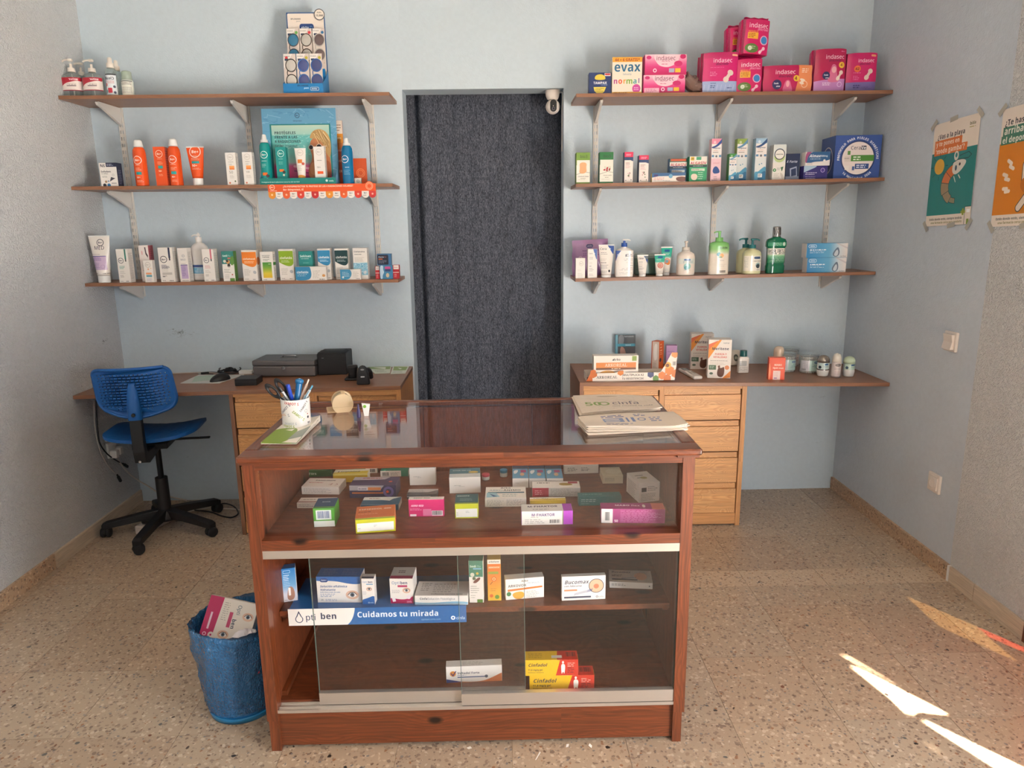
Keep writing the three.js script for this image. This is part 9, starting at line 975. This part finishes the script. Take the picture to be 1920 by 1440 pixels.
  crumple('crumpled white paper ball in the bin in front of the discarded box', c.x + 0.05, 0.268, c.z + 0.07, 0.036, [226, 220, 224], 3); crumple('crumpled greyish paper at the bin rim', c.x - 0.02, 0.25, c.z + 0.085, 0.03, [206, 200, 198], 6); crumple('crumpled paper under the discarded box', c.x - 0.06, 0.225, c.z + 0.03, 0.036, [214, 206, 200], 9);
}

// ---------------------------------------------------------------- small things on walls and floor
{ // security camera under the lintel
  const a = onZ(1036, 170, ZB - 0.06), t = thing('security_camera', 'white ball security camera fixed under the lintel of the doorway', 'camera', [a.x, DTOP, ZB - 0.06]), wm = M([234, 222, 212], 0.3);
  part('base', loft([[-0.047, 0.02, 0.02], [-0.044, 0.027, 0.027], [-0.03, 0.034, 0.034], [-0.004, 0.0385, 0.0385], [0, 0.037, 0.037]], 36), wm, t); const hd = part('head', new THREE.SphereGeometry(0.0365, 36, 24), wm, t, [0.001, -0.08, 0.003]);
  const fp = new THREE.Shape(); fp.absarc(0, 0.013, 0.0155, 0, Math.PI, false); fp.absarc(0, -0.013, 0.0155, Math.PI, Math.PI * 2, false); const fg = new THREE.ExtrudeGeometry(fp, { depth: 0.004, bevelEnabled: true, bevelSize: 0.0008, bevelThickness: 0.0008, curveSegments: 20 }); part('black_face', fg, M([20, 18, 20], 0.12), hd, [0.001, 0.001, 0.0315]); part('lens', new THREE.TorusGeometry(0.0065, 0.0012, 8, 28), M([110, 110, 116], 0.2), hd, [0.001, -0.013, 0.0368]); part('lens_glass', cyl(0.0055, 0.0055, 0.001, 24), M([44, 40, 52], 0.05), hd, [0.001, -0.013, 0.0368], [Math.PI / 2, 0, 0]);
  const x2 = DX1 - 0.005; part('power_cord', tube([[0.03, -0.012, 0], [x2 - a.x, -0.012, 0.01], [x2 - a.x, -0.1, 0.02], [x2 - a.x, -0.3, 0.02]], 0.0022, 40, 6), wm, t);
}
{ // posters on the right wall
  sheetRoom(1400); const s0 = sheet; const A3 = [0.297, 0.42];
  const shrimp = (p) => {
    p.bg('#e9ddd0').r(0, 0.285, 1, 0.61, '#1f7d7c').t('¿Vas a la playa', 0.1, 0.13, 0.62, '#24242a', 'bl').r(0.05, 0.165, 0.62, 0.075, '#d8722c').r(0.05, 0.235, 0.74, 0.075, '#d8722c').t('y te pones en', 0.08, 0.2, 0.54, '#f4e6d8', 'bl').t('‘modo gamba’?', 0.08, 0.27, 0.66, '#f4e6d8', 'bl').t('bida', 0.86, 0.075, 0.12, '#5a5a2c', 'b').ln(0.8, 0.105, 0.12, 1, '#99922c', 0.02, 0.006);
    p.el(0.2, 0.42, 0.115, 0.075, '#dca83a'); for (let i = 0; i < 8; i++) { const a = i * 0.785, q = 0.15; p.line([[0.2 + Math.cos(a) * q, 0.42 + Math.sin(a) * q * 0.66], [0.2 + Math.cos(a) * (q + 0.05), 0.42 + Math.sin(a) * (q + 0.05) * 0.66]], '#163c44', 0.008); }
    const seg = (a0, a1, c, r0 = 0.17, r1 = 0.33) => { const q = []; for (let i = 0; i <= 8; i++) { const a = a0 + (a1 - a0) * i / 8; q.push([0.62 + Math.cos(a) * r1 * 1.05, 0.62 + Math.sin(a) * r1 * 0.62]); } for (let i = 8; i >= 0; i--) { const a = a0 + (a1 - a0) * i / 8; q.push([0.62 + Math.cos(a) * r0, 0.62 + Math.sin(a) * r0 * 0.62]); } p.poly(q, c).line([...q, q[0]], '#1c3c40', 0.007); };
    seg(Math.PI * 1.42, Math.PI * 1.24, '#d8702c'); seg(Math.PI * 1.24, Math.PI * 1.06, '#d67a48'); seg(Math.PI * 1.06, Math.PI * 0.86, '#a08a6c'); seg(Math.PI * 0.86, Math.PI * 0.66, '#a08a6c', 0.18, 0.31); seg(Math.PI * 0.66, Math.PI * 0.5, '#8f8468', 0.2, 0.28);
    p.curve([[0.52, 0.4], [0.62, 0.38], [0.84, 0.4], [0.72, 0.49], [0.58, 0.53], [0.5, 0.49]], '#e6dcd0').line([[0.5, 0.41], [0.62, 0.385], [0.84, 0.385], [0.9, 0.36], [0.84, 0.33], [0.66, 0.35]], '#1c3c40', 0.01).dot(0.67, 0.43, 0.02, '#24242a').el(0.59, 0.46, 0.022, 0.026, '#2c4c5c').el(0.58, 0.345, 0.05, 0.045, '#e6dcd0').el(0.58, 0.34, 0.025, 0.022, '#1f7d7c').line([[0.56, 0.54], [0.6, 0.59]], '#e6dcd0', 0.018).line([[0.66, 0.53], [0.7, 0.56]], '#e6dcd0', 0.018);
    p.r(0.87, 0.835, 0.13, 0.165, '#e9ddd0').line([[0.87, 1], [0.87, 0.835], [1, 0.835]], '#1c3c40', 0.008).r(0.78, 0.87, 0.1, 0.025, '#8a9420').r(0.81, 0.85, 0.04, 0.062, '#8a9420').r(0.91, 0.86, 0.07, 0.03, '#fff').r(0.92, 0.95, 0.05, 0.05, '#7f9a30').t('Estés donde estés, siempre tendrás', 0.08, 0.935, 0.74, '#3a3a34', 'bl').t('una farmacia cerca para ayudarte', 0.12, 0.968, 0.7, '#8a8450', 'bl');
  };
  const sport = (p) => {
    p.bg('#ece0d4').r(0, 0.29, 1, 0.61, '#d8810c').t('¿Te has pasado', 0.06, 0.12, 0.7, '#24242a', 'bl').r(0.04, 0.155, 0.66, 0.075, '#3f7a62').r(0.02, 0.228, 0.6, 0.075, '#3f7a62').t('arriba con', 0.06, 0.19, 0.58, '#f0ece0', 'bl').t('el deporte?', 0.04, 0.265, 0.54, '#f0ece0', 'bl');
    for (const [x, y, r] of [[0.24, 0.48, 0.3], [0.18, 0.58, -0.2], [0.2, 0.69, -0.9]]) p.line([[x - 0.05, y - 0.03 - r * 0.02], [x + 0.01, y - 0.01], [x - 0.01, y + 0.015], [x + 0.05, y + 0.03 + r * 0.02]], '#ecdccc', 0.045);
    p.line([[0.5, 0.63], [0.5, 0.5], [0.6, 0.46], [0.75, 0.46]], '#1c3038', 0.1).line([[0.5, 0.63], [0.5, 0.5], [0.6, 0.46], [0.75, 0.46]], '#ecdccc', 0.08).poly([[0.56, 0.52], [0.8, 0.5], [0.8, 0.66], [0.54, 0.62]], '#2f7a74').line([[0.52, 0.66], [0.62, 0.72]], '#c06c10', 0.16).line([[0.6, 0.73], [0.44, 0.85]], '#1c3038', 0.1).line([[0.6, 0.73], [0.44, 0.85]], '#ecdccc', 0.08).line([[0.68, 0.74], [0.66, 0.86]], '#1c3038', 0.1).line([[0.68, 0.74], [0.66, 0.86]], '#ecdccc', 0.08).t('Estés donde estés, siempre tendrás', 0.08, 0.935, 0.74, '#3a3a34', 'bl').t('una farmacia cerca para ayudarte', 0.12, 0.968, 0.7, '#8a8450', 'bl');
  };
  const tapeM = new THREE.MeshPhysicalMaterial({ color: srgb(206, 202, 192), roughness: 0.35, transmission: 0.4, thickness: 0 });
  const poster = (label, px, art) => { const P = px.map(([a, b]) => onX(a, b, XR)), cz = (P[0].z + P[1].z + P[2].z + P[3].z) / 4, cy = (P[0].y + P[1].y + P[2].y + P[3].y) / 4, tilt = Math.atan2(P[1].y - P[0].y, P[1].z - P[0].z), cell = printed(A3[0], A3[1], 1700, art), t = thing('paper_poster', label, 'poster', [XR - 0.0035, cy, cz], -Math.PI / 2); t.rotation.set(0, -Math.PI / 2, -tilt, 'YXZ');
    const g = new THREE.BoxGeometry(A3[0], A3[1], 0.0006, 12, 16, 1), p = g.attributes.position, u = g.attributes.uv, n = g.attributes.normal; t.rotation.order = 'YXZ'; for (let i = 0; i < p.count; i++) { u.setXY(i, ...(n.getZ(i) > 0 ? uvOf(cell, p.getX(i) / A3[0] + 0.5, p.getY(i) / A3[1] + 0.5) : uvOf(cell, 0.02, 0.98))); p.setZ(i, p.getZ(i) + 0.0014 * Math.sin(p.getX(i) * 18 + p.getY(i) * 9)); } g.computeVertexNormals(); part('printed_sheet', g, s0.mat, t);
    for (const [x, y, r] of [[-1, 1, 0.7], [1, 1, -0.8], [-1, -1, -0.9], [0.2, -1, 0.15], [0.96, -1, 0.9], [-0.1, 1.02, 0.1]]) part('tape_strip', wbox(0.05, 0.019, 0.0003), tapeM, t, [x * A3[0] * 0.5, y * A3[1] * 0.5, 0.0016], [0, 0, r]); };
  poster('teal poster with a sunburnt cartoon shrimp taped to the right side wall', [[1755, 231], [1840, 218], [1819, 424], [1738, 418]], shrimp);
  const sh = onX(1755, 231, XR).z - onX(1884, 202, XR).z;
  poster('orange poster with a bending sports figure taped nearer the street door', [[1884, 202], [1884, 202], [1859, 424], [1859, 424]].map((q, i) => q), sport);
  { const ps = scene.children.filter((o) => o.name.startsWith('paper_poster')); ps[1].position.z = onX(1872, 310, XR).z + 0.1485; ps[1].rotation.z = ps[0].rotation.z = 0.035; }
}
{ // switch and socket
  const wp = M([228, 218, 210], 0.35), pl = (px, py, name, label, cat) => { const q = onX(px, py, XR), t = thing(name, label, cat, [XR, q.y, q.z], -Math.PI / 2); part('frame_plate', rbox(0.082, 0.082, 0.012, 0.004, 0, 0, 0.006, 3), wp, t); return t; };
  const s = pl(1786, 640, 'light_switch', 'cream light switch on the right side wall', 'switch'); part('rocker', (() => { const g = prism([[-0.03, 0], [0.03, 0], [0.03, 0.012], [0, 0.007], [-0.03, 0.014]], 0.056, 0.001); g.rotateX(Math.PI / 2); g.rotateZ(Math.PI / 2); return g; })(), wp, s, [0, 0, 0.012]);
  const k = pl(1755, 905, 'wall_socket', 'cream round socket low on the right side wall', 'socket'); part('inner_plate', rbox(0.058, 0.058, 0.006, 0.003, 0, 0, 0.013, 2), wp, k); const ring = lathe([[0.0, -0.012], [0.018, -0.012], [0.0185, 0.002], [0.0215, 0.003], [0.0225, 0]], 36); ring.rotateX(Math.PI / 2); part('socket_well', ring, wp, k, [0, 0, 0.0155]); for (const q of [-1, 1]) part('contact_pin', cyl(0.0026, 0.0026, 0.001, 14), chrome, k, [q * 0.0095, 0, 0.0044], [Math.PI / 2, 0, 0]);
}
{ // cables hanging under the left desk, power strip on the floor
  const Wz = XL + 0.012, Q = (x, y, dx = 0.02) => { const p = onX(x, y, XL + dx); return [p.x, p.y, p.z]; }, Zq = (x, y, dz = 0.015) => { const p = onZ(x, y, ZB + dz); return [p.x, p.y, p.z]; }, greyC = M([190, 186, 182], 0.5);
  const cb = (label, pts, m, r = 0.0028) => single('cable', tube(pts, r, 60, 7), m, label, 'cable', undefined, undefined, 'cables hanging under the left desk');
  cb('black cable with loose plug hanging under the desk by the side wall', [Q(180, 750), Q(183, 800), Q(187, 830), Q(200, 850), Q(216, 862), Q(232, 871)], black, 0.0034);
  cb('grey cable with black plug hanging under the desk by the side wall', [Q(176, 752, 0.016), Q(178, 800, 0.016), Q(186, 840, 0.016), Q(198, 866, 0.016), Q(212, 884, 0.016), Q(219, 890, 0.016)], greyC, 0.003);
  cb('thick pale cable sagging from the corner behind the blue chair', [Q(214, 835, 0.02), Q(222, 862, 0.02), Q(238, 884, 0.02), Q(258, 900, 0.02), Zq(275, 910), Zq(300, 925), Zq(330, 934), Zq(350, 938)], M([206, 198, 190], 0.5), 0.0042);
  const plug = (label, px, py, rot) => { const p = Q(px, py); const t = thing('cable_plug', label, 'plug', p); t.rotation.set(0, Math.PI / 2, rot); part('plug_body', rbox(0.014, 0.04, 0.012, 0.003, 0, 0, 0), black, t); part('strain_relief', cyl(0.004, 0.0055, 0.018, 12, 0, 0.026, 0), black, t); };
  plug('black plug on the black hanging cable', 236, 873, 0.9); plug('black plug on the grey hanging cable', 224, 898, 0.5);
  const so = thing('wall_socket', 'white double socket with plugs on the wall under the left desk', 'socket', [XL, onX(207, 842, XL).y, onX(207, 842, XL).z], Math.PI / 2); part('plate', rbox(0.08, 0.08, 0.012, 0.004, 0, 0, 0.006), white, so); part('plug', rbox(0.03, 0.04, 0.035, 0.005, -0.022, -0.02, 0.03), white, so); part('plug', rbox(0.03, 0.04, 0.035, 0.005, 0.02, -0.015, 0.03), white, so);
  const a = onY(262, 1003, 0), b = onY(322, 972, 0), yaw = Math.atan2(b.x - a.x, b.z - a.z) + Math.PI / 2, L = a.distanceTo(b), ps = thing('power_strip', 'white power strip lying on the floor under the blue chair', 'power strip', [(a.x + b.x) / 2, 0, (a.z + b.z) / 2], yaw); part('case', rbox(L, 0.042, 0.055, 0.005, 0, 0.0215, 0, 2), M([214, 200, 190], 0.4), ps); for (let i = -1; i <= 1; i++) part('socket_well', cyl(0.018, 0.018, 0.003, 24, i * L * 0.28, 0.0425, 0), M([150, 142, 136], 0.5), ps); part('plug', rbox(0.03, 0.04, 0.032, 0.006, L * 0.28, 0.064, 0), black, ps);
  const G = (x, y, h = 0.006) => { const p = onY(x, y, 0); return [p.x, h, p.z]; };
  cb('pale cable lying on the floor behind the blue chair', [G(322, 972), G(350, 962), G(390, 955), G(430, 956), G(455, 958)], M([198, 186, 174], 0.5), 0.0035);
  cb('black cable looped on the floor beside the left drawer cabinet', [G(360, 958), G(395, 962), G(418, 970), G(435, 972), G(446, 966), G(436, 950), G(418, 946), G(404, 952)], black, 0.004);
}
{ // litter on the floor in front of the counter
  const m = M([232, 224, 214], 0.7); let k = 0; for (const [x, y, s, lb] of [[880, 1400, 0.008, 'tiny white paper scrap against the counter plinth'], [1063, 1396, 0.007, 'tiny white paper scrap by the middle of the plinth'], [1106, 1397, 0.008, 'tiny white paper scrap nearest the right counter foot']]) { const p = onY(x, y, 0); const g = prism([[-s, 0], [s * 0.4, -s * 0.5], [s, s * 0.4], [-s * 0.2, s * 0.7]], 0.001); g.rotateX(Math.PI / 2); single('paper_scrap', g, m, lb, 'litter', [p.x, 0.002 + k * 0, p.z + 0.006], [0.1, k++, 0.1]); }
  const p = onY(1008, 1418, 0), g = prism([[-0.002, -0.018], [0.002, -0.016], [0.003, 0.016], [0.001, 0.018]], 0.0008); g.rotateX(Math.PI / 2); single('splinter', g, m, 'thin pale splinter lying on the floor before the counter', 'litter', [p.x, 0.0016, p.z], [0, -0.5, 0]);
}

{ // scuffs and scribbles on the plaster
  const scuff = (n, dense) => { const cv = document.createElement('canvas'); cv.width = cv.height = 128; const c = cv.getContext('2d'); c.fillStyle = '#000'; c.fillRect(0, 0, 128, 128); for (let i = 0; i < n; i++) { const a = rnd() * 6.28, r = 50 * rnd() ** 2; c.strokeStyle = `rgba(255,255,255,${rr(0.15, dense)})`; c.lineWidth = rr(0.6, 2); c.beginPath(); let x = 64 + Math.cos(a) * r * 1.1, y = 64 + Math.sin(a) * r * 0.6; c.moveTo(x, y); for (let k = 0; k < 3; k++) c.lineTo(x += rr(-12, 12), y += rr(-8, 8)); c.stroke(); } return new THREE.MeshPhysicalMaterial({ color: srgb(84, 84, 88), roughness: 0.8, alphaMap: new THREE.CanvasTexture(cv), transparent: true }); };
  const wb = scene.getObjectByName('wall_back'), wl = scene.getObjectByName('wall_left'), pz = (px, py, w, h, m) => part('scuff_mark', new THREE.PlaneGeometry(w, h), m, wb, onZ(px, py, ZB + 0.0008).toArray());
  pz(335, 623, 0.13, 0.1, scuff(40, 0.7)); pz(352, 857, 0.025, 0.02, scuff(20, 0.9)); pz(358, 628, 0.16, 0.08, scuff(7, 0.35)); pz(1540, 745, 0.12, 0.1, scuff(6, 0.35)); pz(1530, 830, 0.1, 0.08, scuff(5, 0.3));
  part('scuff_mark', new THREE.PlaneGeometry(0.1, 0.09), scuff(34, 0.6), wl, onX(196, 640, XL + 0.003).toArray(), [0, Math.PI / 2, 0]); part('scuff_mark', new THREE.PlaneGeometry(0.12, 0.09), scuff(5, 0.5), wl, onX(124, 48, XL + 0.003).toArray(), [0, Math.PI / 2, 0]);
}

// ---------------------------------------------------------------- hand over
sheets.forEach((s) => { s.t.needsUpdate = true; });
scene.traverse((o) => { if (o.isMesh) { o.castShadow = true; o.receiveShadow = true; } if (o.isDirectionalLight) o.castShadow = true; });
renderer.render(scene, camera);
